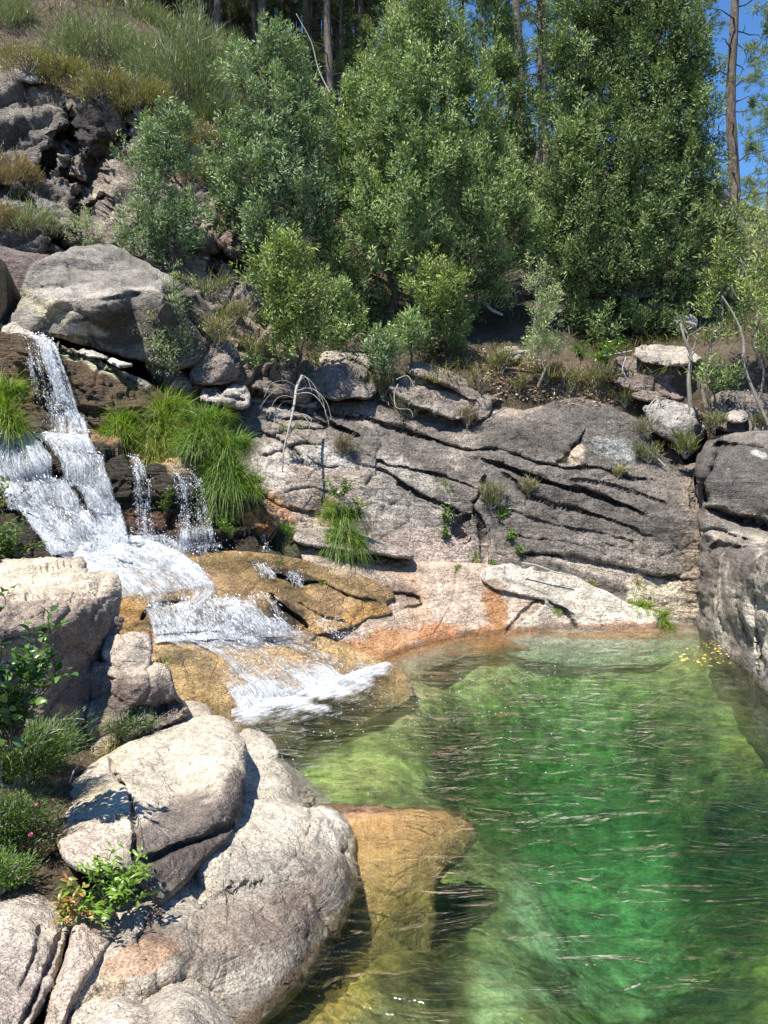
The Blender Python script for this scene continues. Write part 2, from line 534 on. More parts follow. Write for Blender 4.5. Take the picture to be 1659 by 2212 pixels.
# ------------------------------------------------------------------ hillside terrain (one sheet to the horizon)
hp = [  # (x, y, distance) seen places on the hill
    (430, 760, 17.2), (560, 800, 17.0), (800, 815, 17.3), (1000, 800, 17.5), (1150, 800, 17.6), (1300, 800, 17.8), (1420, 745, 19.0), (1560, 720, 19.0), (1659, 800, 16.5), (1659, 700, 19.0),
    (520, 600, 19.5), (650, 620, 20.5), (800, 640, 21), (950, 660, 21.5), (1100, 660, 21.5), (1300, 640, 22.5), (1500, 600, 24), (1640, 560, 26),
    (540, 420, 23), (700, 440, 26), (900, 460, 28), (1130, 480, 30), (1350, 480, 33), (1600, 450, 42),
    (560, 250, 27), (700, 240, 33), (900, 250, 38), (1120, 300, 42),
    (350, 215, 22.5), (100, 135, 22.3), (-100, 130, 22.3), (0, 520, 20.3), (-120, 520, 20.3), (150, 520, 20.3), (300, 560, 20.0), (450, 600, 19.4), (100, 300, 21.6), (350, 400, 21.3), (250, 60, 27), (0, 40, 27), (-150, 0, 29), (480, 130, 27), (0, -80, 40), (300, -60, 42), (600, 60, 42),
]
hq = np.array([P(a, b, c) for a, b, c in hp])
far = np.array([(-60, 30, 30), (-60, 80, 50), (-20, 90, 38), (20, 90, 16), (60, 80, 6), (60, 30, 6), (26, 45, 7), (14, 60, 12), (0, 70, 20),
                (-25, 16, 8), (-16, 15.5, 6.5), (25, 18, 7), (14, 16.5, 5.5), (-120, 150, 60), (0, 200, 30), (120, 180, 10)], float)
hs = np.concatenate([hq, far])
hf = RBF(hs[:, :2], hs[:, 2], c=1.5)

def hill_z(x, y):
    x = np.atleast_1d(np.asarray(x, float)); y = np.atleast_1d(np.asarray(y, float))
    return hf(np.stack([x, y], -1))

def build_ground():
    gx = np.concatenate([np.linspace(-900, -70, 12), np.linspace(-60, -22, 20), np.linspace(-21, 21, 190), np.linspace(22, 60, 20), np.linspace(70, 900, 12)])
    gy = np.concatenate([np.linspace(-900, -70, 10), np.linspace(-60, 14, 30), np.linspace(14.3, 46, 170), np.linspace(47, 100, 30), np.linspace(110, 1200, 12)])
    X, Y = np.meshgrid(gx, gy)
    x, y = X.ravel(), Y.ravel()
    xx, yy = np.clip(x, -90, 90), np.clip(y, 15, 110)
    z = hf(np.stack([xx, yy], -1))
    z = np.clip(z, 0.5, 60)
    # in front of the hillside the valley: pool hollow, banks left and right behind the photographer
    bank = 0.2 + 0.16 * np.clip(np.abs(x) - 7, 0, 60) + 0.9 * np.clip((-y) * 0.15, 0, 3) + np.clip((y - 9) * 1.6, 0, 8) * (x < -7)
    hollow = np.exp(-((x / 7.5) ** 4 + ((y - 8) / 9.0) ** 4))
    zb = bank - 5.0 * hollow
    w = np.clip((y - 15.0) / 2.2, 0, 1)
    z = z * w + zb * (1 - w)
    dist = np.hypot(x, y)
    z += 0.35 * fbm(np.stack([x, y, z * 0], -1) * 0.5, 4, 3) * np.clip((y - 15) / 3, 0, 1)
    z += 0.12 * fbm(np.stack([x, y, z * 0], -1) * 2.2, 3, 9) * np.clip((y - 15) / 3, 0, 1)
    nx = len(gx); ny = len(gy)
    j, i = np.meshgrid(np.arange(ny - 1), np.arange(nx - 1), indexing='ij')
    a = (j * nx + i).ravel()
    return mesh_np('ground', np.stack([x, y, z], -1), np.stack([a, a + 1, a + nx + 1, a + nx], -1), M['ground'])
tag(build_ground(), kind='structure')

# ------------------------------------------------------------------ rocks, far to near
DK = (0.135, 0.118, 0.108); DK2 = (0.085, 0.072, 0.066); GR = (0.30, 0.265, 0.225); PINK = (0.44, 0.34, 0.265); PALE = (0.46, 0.41, 0.34)
TAN = (0.50, 0.43, 0.345); TAN2 = (0.40, 0.33, 0.27); BRN = (0.16, 0.115, 0.098); ORG = (0.46, 0.22, 0.08)
GOLD = (0.27, 0.175, 0.085); WETD = (0.035, 0.026, 0.018); OCH = (0.42, 0.29, 0.12); CREAM = (0.55, 0.49, 0.40)

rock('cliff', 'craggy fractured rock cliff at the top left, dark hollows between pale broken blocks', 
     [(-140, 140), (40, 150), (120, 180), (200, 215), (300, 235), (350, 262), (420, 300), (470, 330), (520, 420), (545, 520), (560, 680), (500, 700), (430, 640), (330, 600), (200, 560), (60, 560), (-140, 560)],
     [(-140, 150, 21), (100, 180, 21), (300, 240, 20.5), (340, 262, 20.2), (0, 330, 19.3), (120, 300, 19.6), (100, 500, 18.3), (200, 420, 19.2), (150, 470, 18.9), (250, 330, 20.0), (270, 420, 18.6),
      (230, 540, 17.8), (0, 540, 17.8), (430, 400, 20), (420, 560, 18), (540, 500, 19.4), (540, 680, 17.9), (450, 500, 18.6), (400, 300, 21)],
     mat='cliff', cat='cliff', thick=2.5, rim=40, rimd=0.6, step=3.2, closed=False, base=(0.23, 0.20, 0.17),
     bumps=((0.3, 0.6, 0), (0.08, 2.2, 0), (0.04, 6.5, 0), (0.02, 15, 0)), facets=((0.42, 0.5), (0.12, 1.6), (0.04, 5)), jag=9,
     cracks=[([(90, 380), (130, 320), (180, 250), (240, 250)], 0.9, 16), ([(225, 250), (240, 300), (215, 350), (190, 400), (150, 440)], 1.1, 20), ([(150, 250), (155, 330), (140, 380), (175, 400)], 0.6, 9),
             ([(160, 440), (190, 455), (225, 420)], 0.8, 9), ([(100, 520), (150, 540), (240, 545)], 1.3, 22), ([(340, 470), (420, 480), (520, 520)], 0.8, 11), ([(380, 540), (470, 545), (520, 600)], 0.8, 10),
             ([(465, 480), (470, 540), (460, 620)], 0.5, 6), ([(270, 270), (330, 280)], 0.5, 7), ([(520, 540), (535, 640)], 0.8, 14), ([(-40, 400), (40, 420), (90, 470)], 0.4, 7)],
     paints=[(200, 275, 85, 34, 0, (0.05, 0.043, 0.038), 0.95), (110, 470, 60, 60, 0, (0.07, 0.06, 0.053), 0.8), (60, 300, 90, 30, 20, (0.10, 0.085, 0.075), 0.7), (170, 330, 40, 30, 0, (0.08, 0.07, 0.06), 0.8), (235, 320, 14, 80, 18, (0.44, 0.37, 0.28), 0.9), (145, 350, 16, 40, -20, (0.46, 0.4, 0.33), 0.9), (270, 420, 55, 110, 22, (0.34, 0.27, 0.22), 0.8),  # near-black patches put the shade of the hollows into the colour
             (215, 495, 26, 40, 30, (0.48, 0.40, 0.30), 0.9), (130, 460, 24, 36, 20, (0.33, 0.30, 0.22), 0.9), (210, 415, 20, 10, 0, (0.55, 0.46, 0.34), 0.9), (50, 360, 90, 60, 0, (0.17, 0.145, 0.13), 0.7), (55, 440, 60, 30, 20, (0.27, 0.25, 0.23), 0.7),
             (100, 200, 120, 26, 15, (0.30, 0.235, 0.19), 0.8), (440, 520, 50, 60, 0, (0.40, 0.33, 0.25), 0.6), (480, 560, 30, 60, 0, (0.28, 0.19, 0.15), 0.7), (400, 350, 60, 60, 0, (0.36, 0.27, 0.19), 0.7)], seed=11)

rock('rock_shelf', 'dark purplish weathered rock wall at the left edge beside the big rounded boulder', 
     [(-120, 525), (60, 545), (140, 565), (120, 620), (60, 720), (-120, 725)],
     [(-120, 530, 16.6), (60, 545, 16.5), (130, 570, 16.4), (60, 715, 15.6), (-120, 720, 15.3), (-20, 620, 15.7)],
     mat='cliff', thick=2, rim=18, rimd=0.4, base=(0.17, 0.13, 0.12), bumps=((0.08, 1.8, 0), (0.04, 6, 1)), layers=(0.05, 3, 30, 0), closed=False, seed=12)

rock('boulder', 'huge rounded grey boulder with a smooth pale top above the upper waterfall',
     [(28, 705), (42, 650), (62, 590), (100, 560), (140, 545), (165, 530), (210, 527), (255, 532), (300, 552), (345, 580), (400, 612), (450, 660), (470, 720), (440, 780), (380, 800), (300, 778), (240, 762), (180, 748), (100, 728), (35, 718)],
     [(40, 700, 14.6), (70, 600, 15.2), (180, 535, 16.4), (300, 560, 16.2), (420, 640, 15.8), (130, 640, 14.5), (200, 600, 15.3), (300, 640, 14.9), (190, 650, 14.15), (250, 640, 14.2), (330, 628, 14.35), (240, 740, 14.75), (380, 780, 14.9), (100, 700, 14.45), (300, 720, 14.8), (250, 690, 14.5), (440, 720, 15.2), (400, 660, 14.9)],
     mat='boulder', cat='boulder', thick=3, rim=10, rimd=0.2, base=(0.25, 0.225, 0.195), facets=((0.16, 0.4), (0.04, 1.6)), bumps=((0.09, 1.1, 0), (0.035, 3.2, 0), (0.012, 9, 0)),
     cracks=[([(40, 630), (150, 622), (190, 650), (330, 630)], 0.10, 8), ([(60, 590), (130, 575), (210, 590), (330, 585)], 0.05, 5), ([(250, 532), (300, 560), (345, 600)], 0.08, 6)],
     paints=[(100, 660, 55, 30, 20, (0.38, 0.34, 0.24), 0.85), (200, 630, 120, 16, -5, (0.40, 0.36, 0.31), 0.8), (270, 705, 120, 48, -4, (0.075, 0.063, 0.057), 0.95, 0.6), (400, 700, 70, 90, 0, (0.10, 0.085, 0.075), 0.9), (240, 560, 120, 26, 8, (0.19, 0.17, 0.155), 0.6), (180, 715, 40, 12, 10, (0.44, 0.42, 0.38), 0.8)], seed=13)  # overhang shadow below the ridge is painted into the colour

# cliff foot / chaos behind the shrubs centre-left
rock('rock_outcrop', 'broken dark rock bank with dry grass below the small green tree',
     [(300, 640), (400, 620), (480, 660), (560, 700), (640, 760), (700, 800), (700, 860), (560, 860), (440, 850), (330, 820)],
     [(300, 640, 16.3), (480, 660, 16.8), (640, 750, 17), (700, 800, 16.8), (690, 850, 16.2), (560, 850, 15.8), (440, 840, 15.2), (340, 810, 15.1), (450, 740, 16.0)],
     mat='cliff', thick=2, rim=25, rimd=0.5, base=(0.24, 0.20, 0.165), bumps=((0.15, 1.0, 0), (0.05, 3.5, 0), (0.03, 9, 0)), facets=((0.25, 1.1), (0.08, 3)), closed=False, jag=6, seed=14,
     cracks=[([(400, 745), (420, 790), (430, 830)], 0.5, 14), ([(520, 730), (600, 800)], 0.4, 10)], paints=[(560, 740, 70, 40, 30, (0.36, 0.28, 0.20), 0.7)])

# the great dark slab across the back of the pool
rock('cliff', 'broad dark grey layered rock face rising behind the pool, cut by long slanting cracks',
     [(400, 870), (450, 830), (540, 845), (590, 828), (690, 812), (760, 835), (860, 840), (960, 842), (1060, 868), (1130, 880), (1190, 868), (1240, 860), (1300, 872), (1352, 890), (1400, 918), (1440, 958), (1480, 1000), (1520, 1030), (1530, 1380), (1400, 1380), (1250, 1330), (1040, 1300), (830, 1300), (640, 1260), (560, 1180), (520, 1080), (420, 1000)],
     [(430, 860, 15.7), (560, 850, 16.4), (760, 835, 16.9), (1000, 850, 17.2), (1240, 862, 16.8), (1400, 920, 16.3), (1490, 1000, 15.6), (1520, 1050, 14.6), (1520, 1350, 14.0),
      (1400, 1230, 14.35), (1400, 1350, 14.1), (1200, 1200, 14.5), (1040, 1220, 14.45), (830, 1220, 14.3), (640, 1190, 13.7), (640, 1100, 14.2), (560, 1120, 13.6), (540, 980, 14.6), (700, 980, 15.1),
      (900, 980, 15.7), (1100, 1000, 15.6), (1300, 1000, 15.5), (1200, 1100, 14.9), (900, 1120, 14.85), (1000, 1060, 15.2), (700, 900, 15.9), (1100, 930, 16.1), (1270, 940, 15.9), (640, 1040, 14.6), (1400, 1100, 14.8)],
     mat='darkslab', cat='cliff', thick=2.5, rim=26, rimd=0.4, step=2.4, closed=False, base=(0.130, 0.112, 0.097), jag=5, facets=((0.06, 0.6), (0.022, 1.9), (0.01, 5)),
     bumps=((0.08, 0.7, 0), (0.03, 2.4, 0), (0.012, 8, 0), (0.008, 20, 0)), layers=(0.03, 3.6, 16, 8),
     cracks=[([(560, 880), (600, 872), (650, 885), (690, 905)], 0.2, 4, 0.08), ([(600, 910), (660, 905), (740, 925), (780, 950)], 0.22, 4, 0.08), ([(545, 930), (600, 950), (640, 985), (655, 1010)], 0.2, 4), ([(560, 985), (600, 975), (650, 960), (700, 965)], 0.16, 3.5), ([(600, 1070), (660, 1055), (740, 1075)], 0.08, 3, 0.04), ([(560, 1060), (620, 1100), (700, 1110)], 0.1, 3, 0.05), ([(1090, 1150), (1150, 1165), (1260, 1180), (1350, 1215)], 0.06, 2, 0.03), ([(1230, 1030), (1330, 1050), (1450, 1090)], 0.06, 2, 0.03), ([(740, 880), (829, 916), (919, 943), (1009, 973), (1064, 968), (1134, 988), (1209, 1008), (1279, 1008), (1349, 1028), (1440, 1040)], 0.17, 2.3, 0.08),
             ([(1010, 985), (1129, 1023), (1209, 1048), (1264, 1058), (1334, 1088), (1400, 1112)], 0.22, 2.5, 0.08),
             ([(760, 960), (829, 1001), (889, 1013), (964, 1033), (1040, 1060)], 0.15, 1.9, 0.06),
             ([(765, 1004), (830, 1020), (891, 1057), (954, 1088), (1000, 1110)], 0.16, 2.3, 0.04),
             ([(1070, 1010), (1109, 1038), (1154, 1073), (1279, 1108), (1379, 1148), (1420, 1160)], 0.10, 1.6, 0.04),
             ([(1048, 1020), (1040, 1060), (1025, 1100), (1048, 1140), (1046, 1235)], 0.22, 3.8), ([(1020, 1110), (990, 1140), (1010, 1165)], 0.25, 5.5),
             ([(1120, 1196), (1180, 1200), (1279, 1205), (1379, 1235), (1500, 1255)], 0.20, 2.5, 0.11),
             ([(1200, 1000), (1225, 985), (1262, 930)], 0.17, 2.5, 0.11), ([(700, 870), (780, 860), (860, 880), (960, 890), (1050, 915)], 0.08, 1.6, 0.04),
             ([(540, 870), (640, 880), (720, 890), (790, 905)], 0.16, 2.3, 0.08), ([(560, 905), (630, 930), (690, 975)], 0.14, 2.1, 0.05), ([(690, 860), (700, 900), (760, 940)], 0.15, 2.9),
             ([(585, 940), (640, 930), (720, 925)], 0.17, 3.4), ([(660, 985), (700, 1010), (735, 1005)], 0.13, 1.7, 0.05), ([(1060, 1080), (1180, 1130), (1300, 1150), (1380, 1180)], 0.05, 1.6, 0.02),
             ([(880, 1190), (800, 1185), (700, 1150), (650, 1145)], 0.10, 1.7, 0.05), ([(1320, 1150), (1380, 1165), (1400, 1200)], 0.03, 1.6), ([(1160, 1100), (1250, 1150), (1390, 1200)], 0.03, 1.6),
             ([(1440, 1000), (1490, 1020), (1495, 1120)], 0.10, 2.1)],
     paints=[(1000, 960, 30, 50, 10, (0.26, 0.215, 0.18), 0.6), (1300, 930, 150, 50, 14, (0.10, 0.088, 0.078), 0.7), (1250, 1090, 180, 60, 14, (0.105, 0.09, 0.08), 0.7), (820, 900, 90, 18, 12, (0.22, 0.18, 0.155), 0.7), (650, 950, 70, 60, 20, (0.26, 0.225, 0.19), 0.7), (860, 1070, 110, 75, 20, (0.29, 0.26, 0.225), 0.85), (700, 1040, 120, 45, -8, (0.36, 0.29, 0.235), 0.85), (640, 1130, 90, 40, 15, (0.37, 0.29, 0.23), 0.9), (590, 1010, 40, 50, 10, (0.38, 0.34, 0.30), 0.8),
             (700, 990, 60, 24, 10, (0.40, 0.37, 0.34), 0.8), (1330, 970, 50, 18, 15, (0.42, 0.42, 0.40), 0.8, 0.8), (1430, 1290, 80, 50, 15, (0.42, 0.365, 0.27), 0.95), (1300, 1225, 130, 20, 12, (0.34, 0.28, 0.23), 0.8),
             (1090, 870, 80, 26, 10, (0.28, 0.22, 0.18), 0.8), (1150, 950, 120, 30, 8, (0.085, 0.072, 0.062), 0.8), (1200, 1060, 160, 22, 16, (0.09, 0.077, 0.067), 0.8), (980, 900, 120, 30, 12, (0.10, 0.087, 0.075), 0.75),
             (940, 1180, 130, 40, 5, (0.35, 0.28, 0.235), 0.85), (1495, 1200, 26, 200, 0, (0.25, 0.19, 0.14), 0.7), (1420, 1130, 90, 60, 10, (0.10, 0.086, 0.075), 0.75), (1245, 985, 16, 34, 20, (0.36, 0.29, 0.22), 0.9),
             (620, 870, 60, 30, 0, (0.26, 0.225, 0.2), 0.7), (1350, 1180, 100, 26, 12, (0.22, 0.19, 0.165), 0.7), (600, 1100, 50, 24, 30, (0.45, 0.2, 0.07), 0.6), (470, 960, 60, 80, 0, (0.05, 0.04, 0.03), 0.9)],
     wets=[(575, 1120, 40, 40, 0, 0.9), (470, 960, 60, 90, 0, 0.8)], seed=21)

def ledge_rock(name, label, out, ctrl, base, **k):
    d = dict(mat='boulder', thick=0.9, rim=7, rimd=0.12, step=2.2, bumps=((0.05, 2, 0), (0.02, 6, 0), (0.012, 15, 0)), layers=(0.03, 3.5, 15, 5), facets=((0.09, 1.2), (0.03, 3.5)), c=20, jag=5)
    d.update(k)
    return rock(name, label, out, ctrl, base, **d)

ledge_rock('rock', 'squarish brown block wedged above the grass clumps, near the top of the falls',
     [(412, 790), (425, 765), (450, 742), (490, 738), (515, 760), (520, 800), (500, 828), (450, 832), (415, 826)],
     [(412, 800, 15.0), (450, 745, 15.5), (515, 760, 15.5), (515, 810, 15.2), (450, 830, 14.8), (450, 775, 15.1), (490, 780, 14.9)], (0.22, 0.18, 0.155), seed=31)
ledge_rock('rock', 'pale split rock just under the brown block beside the big grass clump',
     [(432, 850), (440, 838), (470, 834), (478, 848), (500, 830), (530, 838), (545, 858), (535, 882), (500, 880), (460, 870), (435, 866)],
     [(432, 850, 14.8), (480, 835, 15.1), (540, 850, 15.1), (500, 878, 14.7), (450, 866, 14.6), (490, 855, 14.7)], (0.42, 0.37, 0.32), seed=32,
     cracks=[([(470, 834), (480, 856), (535, 868)], 0.15, 3.5), ([(440, 842), (480, 862)], 0.12, 3)])
ledge_rock('rock_slab', 'thick slanting slab on the bank above the left end of the dark face',
     [(685, 850), (690, 800), (720, 788), (780, 798), (812, 822), (800, 858), (740, 864)],
     [(685, 850, 16.1), (720, 790, 16.9), (812, 822, 16.9), (740, 862, 16.0), (740, 825, 16.2), (790, 850, 16.2)], (0.23, 0.195, 0.17), seed=33)
ledge_rock('rock_slab', 'pale weathered shelf of rock lying behind the dead white sapling top',
     [(690, 770), (720, 755), (790, 760), (810, 785), (780, 800), (700, 798)],
     [(690, 775, 17), (720, 756, 17.4), (800, 770, 17.4), (780, 798, 16.9), (740, 790, 16.8)], (0.36, 0.31, 0.26), seed=34,
     cracks=[([(690, 785), (750, 780), (800, 792)], 0.12, 3)])
ledge_rock('rock_slab', 'long slanting slab with a sharp lower edge on top of the dark face',
     [(876, 796), (895, 784), (935, 788), (990, 806), (1040, 828), (1078, 848), (1070, 868), (1040, 868), (990, 848), (930, 822), (885, 808)],
     [(880, 800, 16.9), (930, 788, 17.4), (1075, 850, 17.1), (1040, 866, 16.6), (930, 820, 16.6), (980, 815, 16.9), (990, 846, 16.6)], (0.23, 0.19, 0.165), rim=8, seed=35)
ledge_rock('rock_slab', 'lower grey slab tucked beneath the long slanting slab',
     [(840, 812), (880, 806), (940, 822), (1000, 852), (1060, 872), (1050, 905), (980, 905), (900, 880), (850, 850)],
     [(840, 815, 16.8), (890, 808, 17.1), (1060, 880, 16.6), (1000, 900, 16.25), (900, 870, 16.3), (950, 850, 16.6), (850, 845, 16.4)], (0.26, 0.22, 0.19), rim=8, seed=36)
# upper right boulders
ledge_rock('boulder', 'large fissured boulder on the upper right bank under the trees',
     [(1322, 790), (1335, 770), (1380, 768), (1440, 775), (1490, 772), (1492, 845), (1470, 866), (1400, 858), (1340, 835)],
     [(1322, 795, 17.0), (1380, 770, 17.7), (1490, 775, 17.6), (1480, 860, 16.9), (1400, 855, 16.8), (1340, 830, 16.8), (1400, 805, 16.9)], (0.26, 0.205, 0.18), mat='cliff', seed=37, cat='boulder')
ledge_rock('boulder', 'flat pale boulder lying on top of the large fissured boulder, upper right',
     [(1370, 765), (1385, 748), (1420, 744), (1470, 748), (1500, 758), (1520, 775), (1480, 790), (1400, 783)],
     [(1370, 766, 17.0), (1420, 746, 17.5), (1510, 765, 17.4), (1480, 788, 16.8), (1400, 782, 16.75)], (0.42, 0.37, 0.31), seed=38, cat='boulder')
ledge_rock('boulder', 'small brown boulder wedged below the large fissured boulder',
     [(1362, 850), (1380, 835), (1420, 838), (1445, 855), (1430, 868), (1385, 866)],
     [(1362, 850, 16.7), (1400, 836, 16.9), (1445, 855, 16.8), (1400, 866, 16.5)], (0.24, 0.19, 0.16), seed=39, cat='boulder')
ledge_rock('boulder', 'rounded boulder patched with white lichen above the right end of the dark face',
     [(1388, 885), (1410, 868), (1450, 866), (1490, 880), (1520, 905), (1522, 935), (1490, 962), (1450, 955), (1410, 925)],
     [(1388, 885, 16.3), (1450, 868, 16.8), (1520, 905, 16.5), (1490, 960, 15.9), (1410, 920, 15.9), (1455, 905, 16.0)], (0.17, 0.145, 0.13), seed=40, cat='boulder', paints=[(1450, 895, 60, 22, 20, (0.40, 0.38, 0.35), 0.7)])
ledge_rock('boulder', 'dark boulder half hidden in the shade below the right-hand shrubs',
     [(1540, 860), (1580, 840), (1640, 850), (1700, 870), (1700, 935), (1600, 938), (1545, 920)],
     [(1540, 870, 15.9), (1600, 842, 16.3), (1700, 870, 16.1), (1690, 930, 15.3), (1560, 925, 15.4)], (0.19, 0.16, 0.14), seed=41, cat='boulder')
for i, (x, y, r, Y, lab) in enumerate([
        (1100, 765, 26, 17.9, 'bleached stone lying in the leaf litter left of the pale sapling'),
        (1560, 735, 40, 19, 'pale stone showing between stems of the right-hand shrubs'),
        (60, 165, 24, 20.9, 'pale loose block perched on the rim of the cliff'),
        (1475, 700, 34, 19.5, 'grey stone in the shade under the tall right-hand tree'),
        (1590, 900, 26, 15.2, 'small stone at the foot of the crooked pale stems')]):
    ledge_rock('stone', lab, [(x - r, y), (x - r * .5, y - r * .5), (x + r * .4, y - r * .55), (x + r, y - r * .1), (x + r * .7, y + r * .45), (x - r * .6, y + r * .4)],
               [(x - r, y, Y + .1), (x, y - r * .5, Y + .3), (x + r, y, Y + .1), (x, y + r * .4, Y - .1), (x, y, Y)], (0.42, 0.36, 0.31), seed=50 + i, rim=5, rimd=0.08, thick=0.5, cat='stone', layers=None)

# right-hand rock wall standing in the water
rock('rock_wall', 'tall rock wall along the right side of the pool, dark blocks above a smooth pale streaked face',
     [(1500, 1010), (1512, 975), (1530, 948), (1580, 935), (1640, 928), (1760, 925), (2300, 900), (2300, 2100), (1900, 1900), (1659, 1660), (1560, 1520), (1500, 1430), (1505, 1200)],
     [(1508, 1010, 14.0), (1530, 950, 15.0), (1660, 930, 14.4), (1900, 920, 13.0), (1515, 1090, 13.75), (1660, 1100, 12.6), (1525, 1130, 13.6), (1520, 1180, 13.6), (1600, 1120, 13.2), (1580, 1000, 13.8),
      (1505, 1350, 13.65), (1580, 1422, 11.35), (1659, 1500, 9.62), (1659, 1300, 9.75), (1580, 1300, 11.45), (1659, 1195, 10.1), (1600, 1190, 11.6), (1650, 1160, 12.2), (1659, 1640, 9.4), (1560, 1500, 11.7), (1505, 1430, 13.6),
      (1760, 1250, 8.3), (1760, 1600, 8.0), (1900, 1300, 7.0), (1900, 1700, 6.6), (2200, 1400, 5.2), (2200, 1900, 5.0), (1900, 1100, 11), (2200, 1100, 8), (1540, 1260, 12.7)],
     mat='slab', cat='rock wall', thick=2.5, rim=22, rimd=0.4, step=3.2, closed=False, base=(0.20, 0.175, 0.155), jag=4, c=25,
     bumps=((0.07, 1.0, 0), (0.04, 3.5, 0), (0.02, 9, 0)), layers=(0.04, 2.0, 8, 0),
     cracks=[([(1520, 1095), (1560, 1108), (1620, 1128), (1720, 1140), (1900, 1150)], 0.45, 5, 0.15), ([(1512, 1145), (1560, 1150), (1640, 1170), (1800, 1180)], 0.28, 4, -0.08), ([(1518, 1180), (1600, 1178), (1700, 1182)], 0.25, 4, 0.0),
             ([(1560, 940), (1550, 990), (1520, 1060), (1528, 1095)], 0.35, 8), ([(1530, 965), (1570, 955), (1660, 970)], 0.14, 3, 0.06), ([(1505, 1000), (1506, 1200), (1508, 1360)], 0.5, 6),
             ([(1545, 1200), (1552, 1290), (1570, 1380)], 0.14, 5), ([(1590, 1210), (1600, 1300), (1610, 1400)], 0.12, 4), ([(1635, 1240), (1640, 1380), (1650, 1460)], 0.25, 7)],
     paints=[(1600, 1030, 120, 75, 5, (0.105, 0.092, 0.083), 0.9), (1620, 1120, 110, 16, 8, (0.30, 0.26, 0.22), 0.9), (1600, 1160, 120, 14, 4, (0.42, 0.37, 0.31), 0.9), (1570, 1300, 40, 110, 0, (0.46, 0.41, 0.34), 0.9),
             (1645, 1330, 30, 140, 0, (0.50, 0.45, 0.38), 0.9), (1800, 1400, 120, 260, 0, (0.42, 0.37, 0.31), 0.9), (1600, 1215, 34, 40, 0, (0.15, 0.125, 0.11), 0.8), (1540, 1250, 12, 60, 0, (0.16, 0.13, 0.11), 0.8), (1575, 1330, 6, 90, -6, (0.16, 0.13, 0.11), 0.7), (1612, 1330, 7, 70, -4, (0.17, 0.14, 0.12), 0.7),
             (1640, 985, 20, 8, 20, (0.55, 0.55, 0.52), 0.9), (1560, 1480, 120, 60, 45, (0.12, 0.10, 0.06), 0.8)], seed=61)

# upper fall: ledge and wet face
rock('rock_shelf', 'wet brown rock step behind the upper waterfall with a dry pale upper edge',
     [(-140, 700), (0, 703), (50, 712), (110, 738), (180, 762), (240, 790), (300, 815), (340, 835), (380, 880), (420, 930), (400, 1000), (200, 1000), (-140, 990)],
     [(-140, 700, 14.6), (40, 712, 14.4), (180, 763, 14.3), (320, 825, 14.2), (40, 735, 13.75), (130, 765, 13.7), (200, 800, 13.75), (280, 850, 13.8), (60, 900, 13.55), (200, 960, 13.3), (300, 900, 13.6), (400, 980, 13.4), (-140, 900, 13.5), (100, 840, 13.62), (260, 940, 13.4)],
     mat='wetrock', thick=2, rim=10, rimd=0.15, step=2.8, base=(0.085, 0.05, 0.022), closed=False, wet0=0.6, c=20, facets=((0.12, 1.2), (0.04, 3.2)),
     bumps=((0.07, 1.6, 0), (0.04, 5, 1), (0.02, 12, 0)), jag=3,
     cracks=[([(90, 740), (170, 768), (240, 800), (310, 840)], 0.12, 4, 0.1)],
     paints=[(60, 722, 90, 13, 18, CREAM, 1.0), (190, 778, 110, 12, 26, (0.40, 0.39, 0.27), 1.0), (300, 822, 40, 10, 25, (0.38, 0.38, 0.33), 0.9), (100, 880, 90, 60, 0, (0.07, 0.05, 0.032), 0.8), (270, 870, 50, 50, 20, (0.11, 0.075, 0.03), 0.8), (60, 850, 60, 40, 70, (0.16, 0.08, 0.04), 0.6)],
     wets=[(60, 716, 90, 12, 18, 0.0), (190, 772, 110, 11, 26, 0.0)], seed=71)
ledge_rock('stone', 'small bright wet-edged stone on the pale ledge under the big boulder',
     [(232, 778), (250, 773), (278, 780), (284, 794), (262, 796), (240, 788)],
     [(232, 778, 13.9), (280, 782, 13.95), (260, 795, 13.6), (255, 784, 13.7)], (0.58, 0.55, 0.5), rim=6, rimd=0.1, thick=0.4, seed=72, layers=None, cat='stone')
ledge_rock('stone', 'flat grey stone on the pale ledge, left of the bright stone',
     [(170, 762), (190, 752), (222, 760), (236, 772), (214, 776), (190, 772)],
     [(170, 762, 14.0), (190, 753, 14.1), (236, 772, 14), (200, 775, 13.8)], (0.42, 0.39, 0.34), rim=6, rimd=0.1, thick=0.4, seed=73, layers=None, cat='stone')

